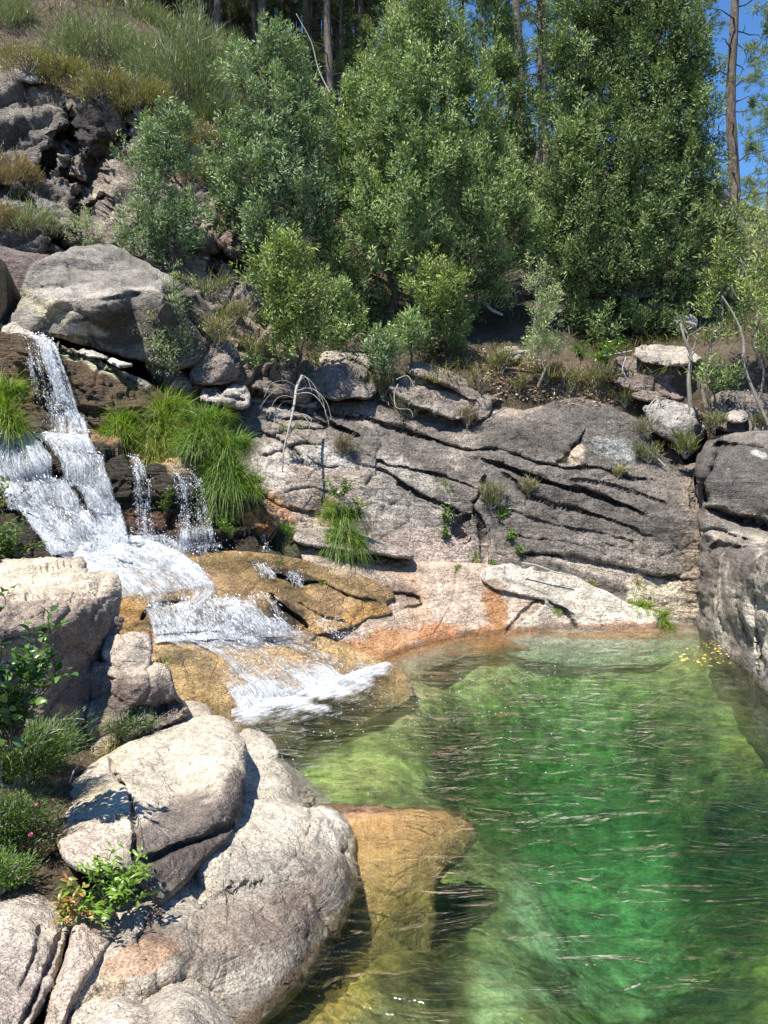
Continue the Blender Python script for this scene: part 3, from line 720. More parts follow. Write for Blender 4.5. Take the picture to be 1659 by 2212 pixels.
# middle step with the main fall
rock('rock_shelf', 'dark dripping rock step under the grass clumps that the main fall pours over',
     [(-140, 905), (20, 915), (120, 922), (200, 940), (290, 968), (370, 985), (440, 1005), (500, 1030), (560, 1080), (600, 1130), (640, 1160), (640, 1230), (520, 1240), (300, 1250), (-140, 1260)],
     [(-140, 905, 13.7), (120, 922, 13.5), (290, 968, 13.5), (440, 1005, 13.6), (600, 1130, 13.4), (0, 945, 12.75), (150, 970, 12.7), (280, 1000, 12.75), (400, 1020, 12.8), (480, 1060, 12.9), (560, 1130, 12.9),
      (100, 1100, 12.2), (280, 1120, 12.45), (400, 1130, 12.5), (500, 1140, 12.65), (600, 1190, 12.7), (120, 1200, 11.7), (300, 1200, 11.9), (450, 1200, 12.1), (640, 1225, 12.5), (-140, 1200, 11.6)],
     mat='wetrock', thick=2, rim=8, rimd=0.12, step=2.6, base=(0.030, 0.022, 0.012), closed=False, wet0=0.6, c=22, facets=((0.15, 1.2), (0.06, 3.2)),
     bumps=((0.10, 1.3, 0), (0.06, 4, 1), (0.025, 11, 0)), jag=3,
     paints=[(250, 968, 150, 14, 12, (0.26, 0.16, 0.07), 0.9), (390, 1003, 90, 15, 14, (0.42, 0.29, 0.15), 0.9), (470, 1030, 60, 14, 35, (0.17, 0.11, 0.05), 0.8), (560, 1115, 50, 22, 35, ORG, 0.9), (520, 1090, 26, 20, 0, (0.06, 0.05, 0.06), 0.8),
             (300, 1130, 80, 26, 0, (0.13, 0.055, 0.028), 0.7), (480, 1120, 26, 30, 45, (0.10, 0.13, 0.02), 0.8), (620, 1180, 40, 20, 0, (0.08, 0.08, 0.03), 0.7), (110, 945, 120, 10, 10, (0.25, 0.15, 0.07), 0.8)], seed=74)

# pink slab sloping into the back of the pool
rock('rock_slab', 'smooth pinkish slab sloping into the water at the back of the pool, stained orange at the waterline',
     [(560, 1165), (640, 1140), (700, 1160), (760, 1195), (860, 1208), (960, 1215), (1040, 1218), (1100, 1230), (1180, 1270), (1200, 1330), (1180, 1400), (1100, 1410), (960, 1440), (860, 1480), (760, 1460), (640, 1350), (580, 1230)],
     [(580, 1180, 13.4), (700, 1170, 13.8), (860, 1210, 14.1), (1040, 1220, 14.25), (1180, 1280, 14.1), (1110, 1372, 13.15), (960, 1392, 12.55), (870, 1415, 11.8), (830, 1430, 11.35), (760, 1350, 11.85), (640, 1260, 12.35),
      (900, 1300, 13.2), (1050, 1300, 13.7), (760, 1260, 12.85), (1170, 1365, 13.5), (1000, 1430, 12.4), (860, 1470, 11.2), (780, 1420, 11.4)],
     mat='slab', thick=1.5, rim=14, rimd=0.2, step=2.6, base=PINK, closed=False, c=25, bumps=((0.06, 1.2, 0), (0.02, 4, 0), (0.008, 12, 0)), layers=(0.02, 2.5, 18, 5), jag=3,
     cracks=[([(640, 1160), (760, 1205), (880, 1215)], 0.15, 4, 0.08), ([(830, 1250), (850, 1280), (900, 1290), (910, 1310), (860, 1320)], 0.10, 3, 0.08), ([(1180, 1285), (1130, 1320), (1095, 1370)], 0.10, 3), ([(990, 1215), (980, 1290), (930, 1390)], 0.05, 2.5)],
     paints=[(720, 1185, 90, 20, 12, (0.42, 0.33, 0.27), 0.9), (1000, 1330, 100, 60, 0, (0.52, 0.41, 0.33), 0.8), (1070, 1310, 26, 60, -20, (0.30, 0.14, 0.05), 0.9), (1050, 1375, 60, 26, -10, (0.33, 0.16, 0.06), 0.9), (800, 1400, 100, 40, -12, ORG, 0.8), (900, 1405, 90, 14, -15, ORG, 0.75),
             (900, 1300, 26, 80, -25, (0.48, 0.31, 0.2), 0.6), (870, 1280, 36, 18, 10, (0.22, 0.15, 0.12), 0.9), (940, 1370, 60, 22, -10, (0.45, 0.19, 0.07), 0.8), (1090, 1400, 120, 12, -6, (0.40, 0.17, 0.05), 0.9), (1130, 1260, 60, 20, 10, (0.36, 0.24, 0.17), 0.7)],
     wets=[(1060, 1330, 22, 50, -20, 0.9), (850, 1410, 130, 30, -12, 0.8), (900, 1320, 20, 60, -25, 0.7)], seed=75)

rock('rock_slab', 'long pale slab rising from the left of the pink slab under the green fern clump',
     [(632, 1160), (650, 1142), (720, 1140), (800, 1160), (880, 1190), (890, 1205), (830, 1200), (780, 1196), (700, 1185), (650, 1176)],
     [(632, 1160, 13.2), (700, 1142, 13.9), (880, 1192, 14.0), (830, 1198, 13.6), (700, 1180, 13.3), (740, 1162, 13.6)], (0.36, 0.30, 0.26), thick=0.8, rim=8, rimd=0.2, step=2.4, c=20, bumps=((0.02, 3, 0), (0.01, 9, 0)), layers=(0.02, 4, 15, 5), seed=78)

rock('rock_slab', 'long pale whale-backed slab at the back waterline below the dark face',
     [(1036, 1245), (1050, 1225), (1100, 1216), (1160, 1220), (1220, 1236), (1290, 1268), (1360, 1300), (1430, 1330), (1475, 1346), (1500, 1352), (1500, 1420), (1300, 1440), (1110, 1420), (1090, 1375), (1130, 1340), (1180, 1300), (1120, 1285), (1060, 1268)],
     [(1036, 1245, 13.9), (1100, 1218, 14.4), (1220, 1238, 14.3), (1360, 1302, 13.95), (1470, 1348, 13.8), (1200, 1340, 13.65), (1250, 1366, 13.35), (1110, 1374, 13.15), (1400, 1358, 13.5), (1300, 1430, 13.0), (1120, 1270, 13.95), (1290, 1310, 13.7), (1110, 1418, 12.9), (1180, 1305, 13.8)],
     mat='slab', thick=1.2, rim=4, rimd=0.04, step=2.4, base=(0.50, 0.455, 0.385), c=25, facets=((0.03, 1.0),), bumps=((0.04, 1.2, 0), (0.02, 4, 0), (0.008, 12, 0)), layers=(0.015, 2.5, 18, 5), jag=3,
     cracks=[([(1180, 1290), (1230, 1330), (1250, 1362)], 0.12, 3.5, 0.05), ([(1100, 1290), (1170, 1300), (1260, 1340)], 0.05, 2.5), ([(1080, 1245), (1200, 1290)], 0.04, 2.5)],
     paints=[(1350, 1352, 170, 9, 1, (0.36, 0.22, 0.14), 0.9), (1330, 1372, 200, 10, 0, (0.40, 0.18, 0.06), 0.9), (1130, 1365, 60, 12, -8, (0.42, 0.22, 0.10), 0.9), (1070, 1262, 40, 10, 15, (0.32, 0.22, 0.15), 0.8), (1200, 1345, 60, 18, 10, (0.50, 0.40, 0.32), 0.7)], seed=76)

# golden cascade shelves
rock('rock_shelf', 'golden brown wet rock shelf that the foaming stream runs over below the main fall',
     [(180, 1190), (300, 1185), (420, 1188), (520, 1190), (620, 1203), (700, 1222), (752, 1236), (790, 1246), (842, 1272), (852, 1290), (834, 1306), (846, 1326), (800, 1336), (760, 1354), (690, 1372), (660, 1400), (560, 1410), (400, 1420), (260, 1420), (200, 1340)],
     [(180, 1190, 11.8), (420, 1190, 12.1), (620, 1205, 12.5), (770, 1250, 12.85), (835, 1290, 12.85), (800, 1330, 12.2), (260, 1320, 10.7), (420, 1300, 10.95), (560, 1285, 11.15), (650, 1330, 11.3), (760, 1345, 11.8), (500, 1240, 11.7),
      (300, 1390, 10.2), (450, 1380, 10.5), (600, 1385, 10.8), (660, 1395, 10.95), (640, 1260, 12.05), (700, 1300, 11.9), (350, 1250, 11.3), (430, 1318, 10.75), (580, 1305, 11.0)],
     mat='wetrock', thick=1.5, rim=3, rimd=0.03, step=2.4, base=GOLD, facets=((0.025, 0.9),), closed=False, wet0=0.75, c=20, bumps=((0.05, 1.5, 0), (0.02, 5, 0), (0.01, 12, 0)), jag=3,
     cracks=[([(530, 1212), (590, 1240), (640, 1258), (700, 1262), (760, 1290), (820, 1300)], 0.2, 2.6, 0.12), ([(580, 1285), (610, 1310), (650, 1340), (668, 1362)], 0.2, 5), ([(300, 1340), (330, 1310), (400, 1300)], 0.15, 5), ([(640, 1300), (700, 1330), (750, 1345)], 0.1, 3)],
     paints=[(600, 1240, 150, 30, 14, (0.22, 0.145, 0.055), 0.7), (480, 1215, 120, 20, 5, (0.18, 0.12, 0.045), 0.7), (620, 1330, 50, 26, 40, (0.035, 0.028, 0.018), 0.9), (730, 1290, 70, 26, 20, (0.38, 0.25, 0.125), 0.8), (690, 1350, 60, 16, -10, (0.42, 0.26, 0.12), 0.8), (640, 1285, 40, 14, 30, (0.10, 0.07, 0.03), 0.7), (800, 1310, 36, 16, -20, (0.12, 0.085, 0.035), 0.7), (560, 1215, 60, 8, 8, (0.11, 0.08, 0.035), 0.6), (290, 1330, 60, 60, 0, (0.34, 0.19, 0.055), 0.8),
             (290, 1390, 60, 26, 0, (0.26, 0.11, 0.03), 0.8), (780, 1330, 50, 20, -10, (0.42, 0.24, 0.08), 0.8), (720, 1225, 60, 12, 20, (0.40, 0.30, 0.20), 0.7), (460, 1345, 170, 34, 0, (0.06, 0.048, 0.03), 0.8), (640, 1245, 50, 12, 20, (0.03, 0.025, 0.018), 0.9)], seed=81)
rock('rock_shelf', 'lowest tan rock apron where the cascade spreads white into the pool',
     [(320, 1400), (380, 1385), (500, 1375), (640, 1368), (700, 1378), (770, 1402), (830, 1430), (880, 1460), (880, 1520), (700, 1600), (520, 1640), (440, 1600), (380, 1530), (330, 1470)],
     [(320, 1400, 10.0), (500, 1378, 10.7), (640, 1370, 11.0), (770, 1405, 11.3), (835, 1442, 10.95), (700, 1490, 9.95), (500, 1555, 8.72), (440, 1520, 8.95), (380, 1470, 9.3), (560, 1440, 10.05), (680, 1420, 10.75), (880, 1510, 10.2), (700, 1590, 9.3), (520, 1630, 8.3), (440, 1440, 9.7)],
     mat='wetrock', thick=1.5, rim=6, rimd=0.1, step=2.4, facets=((0.03, 1.1),), base=(0.40, 0.27, 0.13), closed=False, wet0=0.6, c=20, bumps=((0.05, 1.5, 0), (0.02, 5, 0), (0.01, 12, 0)), jag=3,
     paints=[(420, 1480, 60, 60, 30, (0.24, 0.165, 0.07), 0.7), (400, 1420, 60, 20, 10, (0.12, 0.09, 0.045), 0.7), (440, 1530, 30, 60, -30, (0.20, 0.13, 0.05), 0.7), (700, 1430, 60, 26, 20, (0.42, 0.27, 0.12), 0.7), (650, 1590, 200, 40, -16, (0.12, 0.10, 0.05), 0.8)], seed=82)

# left foreground blocks
NEAR = dict(mat='granite', cat='boulder', thick=1.3, step=2.6, c=35)
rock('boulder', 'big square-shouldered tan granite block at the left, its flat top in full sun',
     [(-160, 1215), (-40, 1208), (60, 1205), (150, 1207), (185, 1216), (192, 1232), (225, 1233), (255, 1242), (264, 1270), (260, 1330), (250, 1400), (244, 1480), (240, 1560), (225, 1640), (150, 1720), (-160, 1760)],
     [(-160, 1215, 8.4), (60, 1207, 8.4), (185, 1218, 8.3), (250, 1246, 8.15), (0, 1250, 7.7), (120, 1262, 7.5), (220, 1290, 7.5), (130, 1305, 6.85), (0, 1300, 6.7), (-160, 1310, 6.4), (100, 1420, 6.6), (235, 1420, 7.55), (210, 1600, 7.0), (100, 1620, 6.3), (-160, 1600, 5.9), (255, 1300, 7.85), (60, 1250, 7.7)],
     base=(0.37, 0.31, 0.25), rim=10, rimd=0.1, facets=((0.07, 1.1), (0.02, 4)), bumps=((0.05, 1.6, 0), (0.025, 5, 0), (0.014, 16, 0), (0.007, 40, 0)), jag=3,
     cracks=[([(0, 1272), (60, 1280), (105, 1290)], 0.03, 3), ([(105, 1285), (98, 1320), (90, 1380)], 0.05, 3), ([(60, 1252), (140, 1240), (195, 1236)], 0.05, 4), ([(215, 1420), (222, 1520), (205, 1620)], 0.08, 4)],
     paints=[(60, 1250, 260, 42, 2, (0.60, 0.50, 0.38), 0.95), (200, 1262, 70, 20, 4, (0.58, 0.48, 0.37), 0.9), (180, 1400, 100, 120, 0, (0.17, 0.13, 0.105), 0.8, 0.8), (150, 1550, 130, 90, 0, (0.19, 0.145, 0.118), 0.8, 0.8), (40, 1340, 120, 50, 0, (0.30, 0.235, 0.185), 0.7), (160, 1540, 50, 24, 0, (0.32, 0.25, 0.20), 0.8)], seed=91, **NEAR)  # pale top, dark sides: bleaching and lichen, with light and shade painted in
rock('boulder', 'small pale rounded boulder beside the tall block, just above the cascade',
     [(225, 1390), (250, 1372), (282, 1361), (316, 1366), (328, 1385), (326, 1425), (310, 1460), (230, 1460)],
     [(242, 1390, 7.45), (290, 1363, 7.75), (325, 1392, 7.6), (300, 1438, 7.25), (250, 1432, 7.2), (285, 1395, 7.35)],
     base=(0.42, 0.355, 0.29), rim=7, rimd=0.1, facets=((0.05, 2.0),), bumps=((0.03, 3, 0), (0.012, 14, 0), (0.006, 40, 0)), seed=92, **NEAR)
rock('boulder', 'squat brown boulder with a sunlit top between the tall block and the cascade',
     [(190, 1450), (225, 1428), (262, 1420), (300, 1426), (345, 1430), (368, 1446), (378, 1480), (392, 1510), (408, 1532), (404, 1550), (350, 1580), (300, 1600), (250, 1640), (190, 1660)],
     [(236, 1432, 7.25), (300, 1425, 7.45), (360, 1450, 7.35), (300, 1460, 7.05), (380, 1520, 7.2), (398, 1540, 7.2), (340, 1565, 6.95), (250, 1590, 6.85), (290, 1500, 6.98), (200, 1460, 7.2), (200, 1640, 6.7)],
     base=(0.30, 0.245, 0.20), rim=7, facets=((0.05, 1.6), (0.012, 5)), rimd=0.16, bumps=((0.04, 2.5, 0), (0.02, 8, 0), (0.012, 18, 0)),
     cracks=[([(330, 1540), (370, 1520), (400, 1530)], 0.12, 4)], paints=[(300, 1442, 66, 18, 5, (0.50, 0.42, 0.33), 0.9), (300, 1525, 90, 50, 10, (0.14, 0.105, 0.09), 0.9, 0.6)], seed=93, **NEAR)  # sun on top and shade in front painted in, over bleaching and lichen
rock('boulder', 'little flat pale rock behind the overhanging boulder at the edge of the cascade',
     [(360, 1530), (390, 1514), (430, 1518), (456, 1535), (452, 1556), (400, 1570), (365, 1556)],
     [(360, 1532, 7.8), (410, 1515, 8.1), (456, 1538, 7.9), (420, 1568, 7.6), (400, 1540, 7.8)],
     base=(0.48, 0.41, 0.33), rim=10, rimd=0.15, bumps=((0.02, 4, 0), (0.01, 16, 0)), seed=94, **NEAR)

rock('boulder', 'large smooth granite boulder curving down into the water, its foot stained brown',
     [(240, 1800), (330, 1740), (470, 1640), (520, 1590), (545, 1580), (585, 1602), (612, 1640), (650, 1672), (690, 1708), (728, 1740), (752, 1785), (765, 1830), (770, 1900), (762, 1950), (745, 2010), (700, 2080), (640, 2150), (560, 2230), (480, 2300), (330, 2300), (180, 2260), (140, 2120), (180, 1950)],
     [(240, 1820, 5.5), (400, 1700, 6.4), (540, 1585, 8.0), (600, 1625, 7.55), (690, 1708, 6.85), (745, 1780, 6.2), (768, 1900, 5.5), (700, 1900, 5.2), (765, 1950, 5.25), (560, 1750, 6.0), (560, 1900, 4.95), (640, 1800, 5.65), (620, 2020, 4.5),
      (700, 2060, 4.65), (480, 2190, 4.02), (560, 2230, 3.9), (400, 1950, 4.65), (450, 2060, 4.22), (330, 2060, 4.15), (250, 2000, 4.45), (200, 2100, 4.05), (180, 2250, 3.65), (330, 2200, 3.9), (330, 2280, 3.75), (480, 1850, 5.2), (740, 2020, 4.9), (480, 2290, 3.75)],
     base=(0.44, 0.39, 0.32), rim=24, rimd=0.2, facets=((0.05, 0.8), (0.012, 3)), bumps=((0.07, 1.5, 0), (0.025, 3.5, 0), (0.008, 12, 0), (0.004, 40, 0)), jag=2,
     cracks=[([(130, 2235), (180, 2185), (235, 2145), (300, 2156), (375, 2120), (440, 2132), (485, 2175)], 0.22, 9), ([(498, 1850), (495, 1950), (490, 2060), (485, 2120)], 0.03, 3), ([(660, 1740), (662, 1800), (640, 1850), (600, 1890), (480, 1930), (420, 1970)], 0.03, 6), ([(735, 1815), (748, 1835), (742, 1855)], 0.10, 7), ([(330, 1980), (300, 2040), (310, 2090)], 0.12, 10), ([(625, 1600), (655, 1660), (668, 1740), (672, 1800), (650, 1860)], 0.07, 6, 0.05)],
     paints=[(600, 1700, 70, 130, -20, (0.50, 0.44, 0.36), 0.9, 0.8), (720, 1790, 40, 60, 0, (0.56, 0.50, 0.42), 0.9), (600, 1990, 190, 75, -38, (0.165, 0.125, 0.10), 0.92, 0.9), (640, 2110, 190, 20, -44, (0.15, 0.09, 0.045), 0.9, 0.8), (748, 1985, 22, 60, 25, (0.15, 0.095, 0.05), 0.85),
             (450, 2010, 130, 60, -30, (0.25, 0.20, 0.16), 0.85, 0.9), (300, 2080, 90, 34, -25, (0.36, 0.22, 0.14), 0.8), (220, 2150, 60, 34, -30, (0.42, 0.30, 0.20), 0.6), (560, 1890, 80, 40, -30, (0.30, 0.27, 0.23), 0.7, 0.8), (330, 2010, 26, 40, 0, (0.15, 0.10, 0.08), 0.8)],
     wets=[(620, 2100, 200, 18, -44, 0.8), (752, 1960, 16, 60, 20, 0.7)], seed=95, **NEAR)

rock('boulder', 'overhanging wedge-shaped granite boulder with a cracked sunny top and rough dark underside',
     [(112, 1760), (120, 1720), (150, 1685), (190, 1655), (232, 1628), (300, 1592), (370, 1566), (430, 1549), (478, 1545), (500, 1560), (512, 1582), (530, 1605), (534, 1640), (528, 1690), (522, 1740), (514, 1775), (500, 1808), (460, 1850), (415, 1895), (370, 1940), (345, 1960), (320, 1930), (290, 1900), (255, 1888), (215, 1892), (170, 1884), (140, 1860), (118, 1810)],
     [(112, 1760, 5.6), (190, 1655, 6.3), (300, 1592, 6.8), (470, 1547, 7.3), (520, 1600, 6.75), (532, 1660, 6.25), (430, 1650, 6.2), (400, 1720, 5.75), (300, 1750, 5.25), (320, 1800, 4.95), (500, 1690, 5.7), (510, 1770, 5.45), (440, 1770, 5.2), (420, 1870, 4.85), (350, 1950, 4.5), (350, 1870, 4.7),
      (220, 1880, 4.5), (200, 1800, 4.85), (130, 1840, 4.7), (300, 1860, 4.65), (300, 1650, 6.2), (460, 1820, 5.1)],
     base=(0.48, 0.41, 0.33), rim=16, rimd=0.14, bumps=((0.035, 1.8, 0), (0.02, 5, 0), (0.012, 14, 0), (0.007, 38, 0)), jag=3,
     cracks=[([(228, 1626), (250, 1670), (278, 1715), (290, 1760), (296, 1800), (288, 1870)], 0.14, 4.0), ([(296, 1735), (260, 1762), (200, 1775), (120, 1768)], 0.05, 4), ([(300, 1870), (380, 1830), (470, 1800), (510, 1780)], 0.10, 9), ([(330, 1665), (400, 1670), (460, 1655)], 0.02, 3)],
     paints=[(340, 1650, 200, 60, -18, (0.54, 0.465, 0.37), 0.8, 0.7), (410, 1815, 170, 78, -32, (0.10, 0.08, 0.07), 0.95, 0.6), (508, 1720, 34, 70, 10, (0.11, 0.088, 0.078), 0.9), (360, 1780, 90, 30, -28, (0.17, 0.14, 0.12), 0.8), (200, 1720, 50, 30, -20, (0.50, 0.42, 0.29), 0.7), (215, 1840, 70, 40, 0, (0.46, 0.37, 0.305), 0.8)], seed=96, **NEAR)  # dark underside mixes lichen with the overhang's shade, put into the colour

rock('boulder', 'ribbed pale granite slab at the bottom left corner',
     [(-160, 1990), (-40, 1960), (60, 1935), (120, 1945), (150, 1990), (140, 2040), (130, 2100), (100, 2170), (60, 2230), (30, 2330), (-160, 2330)],
     [(-160, 2000, 4.3), (60, 1940, 4.6), (145, 1990, 4.45), (0, 2050, 4.0), (110, 2100, 3.9), (50, 2220, 3.5), (-160, 2300, 3.1), (30, 2320, 3.2), (60, 2000, 4.2)],
     base=(0.46, 0.395, 0.33), rim=18, rimd=0.14, bumps=((0.05, 1.5, 0), (0.03, 4, 1), (0.01, 14, 0), (0.005, 40, 0)), jag=3,
     cracks=[([(140, 1960), (130, 2030), (95, 2120), (50, 2220)], 0.08, 6), ([(90, 1990), (80, 2060), (40, 2150)], 0.04, 5)],
     paints=[(20, 2130, 110, 90, 0, (0.30, 0.245, 0.215), 0.6, 0.8)], seed=97, **NEAR)
rock('boulder', 'narrow ridge of rock between the corner slab and the reddish gully',
     [(90, 2210), (110, 2140), (140, 2070), (160, 1990), (200, 1950), (250, 1960), (260, 2010), (230, 2060), (190, 2120), (150, 2200), (120, 2280), (70, 2300)],
     [(90, 2210, 3.6), (200, 1955, 4.55), (255, 1980, 4.5), (180, 2060, 4.0), (230, 2060, 4.12), (120, 2260, 3.45)],
     base=(0.45, 0.36, 0.295), rim=16, rimd=0.12, bumps=((0.03, 2, 0), (0.012, 12, 0), (0.005, 40, 0)), paints=[(230, 1990, 40, 50, 0, (0.33, 0.25, 0.20), 0.7)], seed=98, **NEAR)
rock('boulder', 'pale round-backed boulder at the bottom edge with a dip in its middle',
     [(130, 2300), (165, 2230), (200, 2185), (235, 2158), (265, 2150), (290, 2160), (310, 2170), (335, 2150), (365, 2132), (400, 2130), (440, 2145), (475, 2175), (505, 2212), (540, 2300), (500, 2380), (150, 2380)],
     [(130, 2290, 3.45), (250, 2155, 3.72), (310, 2170, 3.68), (380, 2132, 3.75), (500, 2210, 3.62), (300, 2210, 3.35), (380, 2200, 3.3), (240, 2210, 3.45), (300, 2350, 3.05), (520, 2330, 3.25)],
     base=(0.50, 0.435, 0.36), rim=26, rimd=0.16, bumps=((0.03, 1.8, 0), (0.012, 10, 0), (0.005, 40, 0)), jag=2,
     cracks=[([(308, 2168), (330, 2200), (340, 2260)], 0.05, 6)], seed=99, **NEAR)
# soil bank under the heather
o = rock('bank', None,
     [(-200, 1560), (0, 1560), (120, 1580), (240, 1590), (300, 1600), (290, 1650), (180, 1700), (170, 1800), (180, 1960), (100, 2020), (-200, 2060)],
     [(-200, 1560, 6.6), (120, 1580, 7.0), (290, 1610, 7.1), (170, 1700, 6.0), (150, 1850, 4.95), (150, 1950, 4.65), (-200, 2000, 4.4), (0, 1750, 5.3), (0, 1650, 5.9)],
     base=(0.10, 0.075, 0.045), mat='cliff', thick=1, rim=10, rimd=0.2, bumps=((0.06, 2, 0), (0.03, 7, 0)), closed=False, kind='structure', seed=100)

# ------------------------------------------------------------------ finding the rock surface, so water and plants sit on it
from mathutils.bvhtree import BVHTree
def surface_tree():
    Vs, Fs, o = [], [], 0
    for ob in scene.objects:
        if ob.type != 'MESH': continue
        me = ob.data; n = len(me.vertices); a = np.empty(n * 3, np.float32); me.vertices.foreach_get('co', a)
        Vs.append(a.reshape(-1, 3) + np.array(ob.location)); 
        st = np.empty(len(me.polygons), np.int32); me.polygons.foreach_get('loop_start', st)
        ix = np.empty(len(me.loops), np.int32); me.loops.foreach_get('vertex_index', ix)
        Fs.append(np.stack([ix[st], ix[st + 1], ix[st + 2], ix[st + 3]], -1) + o); o += n
    return BVHTree.FromPolygons(np.concatenate(Vs).tolist(), np.concatenate(Fs).tolist())
TREE = surface_tree()
def surf(x, y, Yd, tol=1.2, back=0.0):
    rx, ry, rz = ray(x, y)
    start = max(0.0, (Yd - tol) / float(ry))
    d = Vector((float(rx), float(ry), float(rz)))
    h = TREE.ray_cast(Vector((0, 0, CAM_H)) + d * start, d.normalized())
    if h[0] is None or abs(h[0].y - Yd) > tol: return Yd
    return h[0].y + back

# ------------------------------------------------------------------ pool bed
bed = [(1110, 1398, -.28), (1250, 1388, -.28), (1400, 1385, -.3), (1330, 1390, -.3), (1180, 1392, -.28), (1480, 1390, -.4), (1000, 1418, -.28), (930, 1440, -.28), (870, 1475, -.3), (820, 1520, -.45), (760, 1560, -.5), (1200, 1440, -.65), (1350, 1430, -.65), (1050, 1450, -.55),
       (1010, 1900, -.6), (1060, 1840, -.8), (960, 1990, -.62), (1000, 1930, -.58), (1550, 1440, -.5), (1600, 1500, -.55), (1659, 1580, -.55), (860, 1430, -.12), (960, 1395, -.15), (1110, 1378, -.15), (1300, 1368, -.25), (1480, 1360, -.35), (1530, 1390, -.8), (1600, 1540, -.9), (1720, 1620, -.6), (1000, 1480, -.8), (1000, 1540, -1.1), (1200, 1500, -1.0), (1350, 1500, -1.2),
       (1200, 1600, -1.7), (720, 1560, -.8), (560, 1600, -.9), (620, 1660, -.75), (700, 1640, -.55), (820, 1650, -.55), (900, 1680, -.62), (960, 1720, -.7), (740, 1710, -.6), (820, 1720, -.65), (620, 1610, -1.2), (900, 1600, -1.6), (1060, 1700, -1.6), (1150, 1750, -2.0),
       (1300, 1900, -2.3), (1300, 2100, -2.1), (1180, 2000, -2.3), (1560, 1900, -2.2), (1500, 2250, -1.6), (1659, 1620, -0.9), (1690, 1760, -1.4), (1720, 2000, -1.9), (1720, 2200, -1.2), (1040, 1900, -1.9),
       (960, 1880, -.9), (900, 1960, -.75), (820, 2020, -.62), (700, 2020, -.4), (600, 2140, -.25), (520, 2240, -.25), (760, 2180, -.6), (900, 2150, -1.0), (960, 2000, -1.3), (1000, 2200, -1.7), (1150, 2250, -1.9), (780, 1950, -.3)]
bp = np.array([PZ(a, b, c) for a, b, c in bed])
extra = np.array([(-9, 8, -.5), (9, 8, -.8), (9, 3, -.8), (-9, 3, -.5), (0, 1.0, -1.2), (-9, 15, -.5), (9, 15, -.5), (0, 16, 0), (-3, 12, -.3)], float)
bp = np.concatenate([bp, extra])
def bf(q):
    d2 = ((q[:, None] - bp[None, :, :2]) ** 2).sum(-1)
    w = np.exp(-d2 / (2 * 0.45 ** 2)) + 1e-3 / (1 + d2 * d2)
    return (w @ bp[:, 2]) / w.sum(1)

def build_bed():
    gx = np.arange(-7, 8.01, 0.05); gy = np.arange(1.0, 15.6, 0.05)
    X, Y = np.meshgrid(gx, gy); x, y = X.ravel(), Y.ravel()
    z = np.clip(bf(np.stack([x, y], -1)), -2.9, -0.02)
    p0 = np.stack([x, y, z * 0], -1)
    z = z + 0.10 * fbm(p0 * 1.8, 4, 4) + 0.05 * fbm(p0 * 6, 3, 5)
    z = np.minimum(z, -0.015)
    V = np.stack([x, y, z], -1)
    # D coordinates of each bed place, to lay sand, stone and algae where they lie
    k = y * cp + (z - CAM_H) * sp; up = (-y * sp + (z - CAM_H) * cp) / np.maximum(k, .5); q = np.stack([CX + F * x / np.maximum(k, .5), CY - F * up], -1)
    col = np.tile(np.array((0.21, 0.175, 0.09)), (len(V), 1))
    col = paint(col, q, V, [(760, 1665, 190, 62, 6, (0.46, 0.40, 0.17), 0.9, 0.35), (1300, 2000, 190, 200, 10, (0.50, 0.45, 0.36), 1.0, 0.5), (1250, 1780, 230, 110, -10, (0.30, 0.27, 0.19), 0.85, 0.6), (1080, 1520, 230, 90, 0, (0.36, 0.31, 0.15), 0.8, 0.9), (1300, 1550, 300, 80, 0, (0.36, 0.31, 0.17), 0.8, 0.9),
                            (1200, 1420, 460, 62, 0, (0.36, 0.27, 0.14), 0.95, 0.8), (1000, 1500, 200, 60, 0, (0.40, 0.33, 0.16), 0.8, 0.8), (1190, 1640, 120, 60, 0, (0.36, 0.34, 0.17), 0.6), (1070, 2170, 60, 80, 30, (0.42, 0.42, 0.26), 0.8), (930, 2180, 90, 70, 0, (0.13, 0.11, 0.05), 0.85), (960, 2110, 40, 130, 10, (0.06, 0.055, 0.03), 0.85), (1190, 2110, 70, 30, 40, (0.07, 0.065, 0.04), 0.8),
                            (700, 2080, 230, 120, -30, (0.48, 0.32, 0.09), 0.95), (860, 1980, 120, 60, -30, (0.34, 0.24, 0.07), 0.9), (880, 2080, 80, 60, -20, (0.10, 0.075, 0.03), 0.8), (760, 2010, 36, 80, 30, (0.06, 0.05, 0.03), 0.7), (640, 1600, 140, 16, 5, (0.12, 0.12, 0.06), 0.7), (1000, 1760, 130, 50, 20, (0.13, 0.13, 0.07), 0.7), (1050, 1880, 60, 110, 0, (0.24, 0.20, 0.10), 0.8),
                            (1620, 1640, 80, 40, 30, (0.40, 0.29, 0.10), 0.8), (1550, 1900, 110, 130, 0, (0.10, 0.10, 0.06), 0.75), (1650, 2130, 40, 60, 0, (0.34, 0.28, 0.08), 0.7), (1620, 1860, 90, 170, 0, (0.07, 0.075, 0.05), 0.85), (1450, 1600, 100, 80, 0, (0.09, 0.09, 0.05), 0.7), (1420, 1790, 60, 60, 0, (0.10, 0.10, 0.06), 0.5), (1500, 2200, 130, 60, -20, (0.06, 0.06, 0.045), 0.8)], 5)
    v = fbm(V * 5, 4, 44, 0.6)
    col = col * (1 + 0.7 * v)[:, None]
    nx = len(gx); ny = len(gy)
    j, i = np.meshgrid(np.arange(ny - 1), np.arange(nx - 1), indexing='ij'); a = (j * nx + i).ravel()
    return mesh_np('pool_bed', V, np.stack([a, a + 1, a + nx + 1, a + nx], -1), M['bed'], col=np.clip(col, 0.01, 0.8), wet=np.zeros(len(V)))

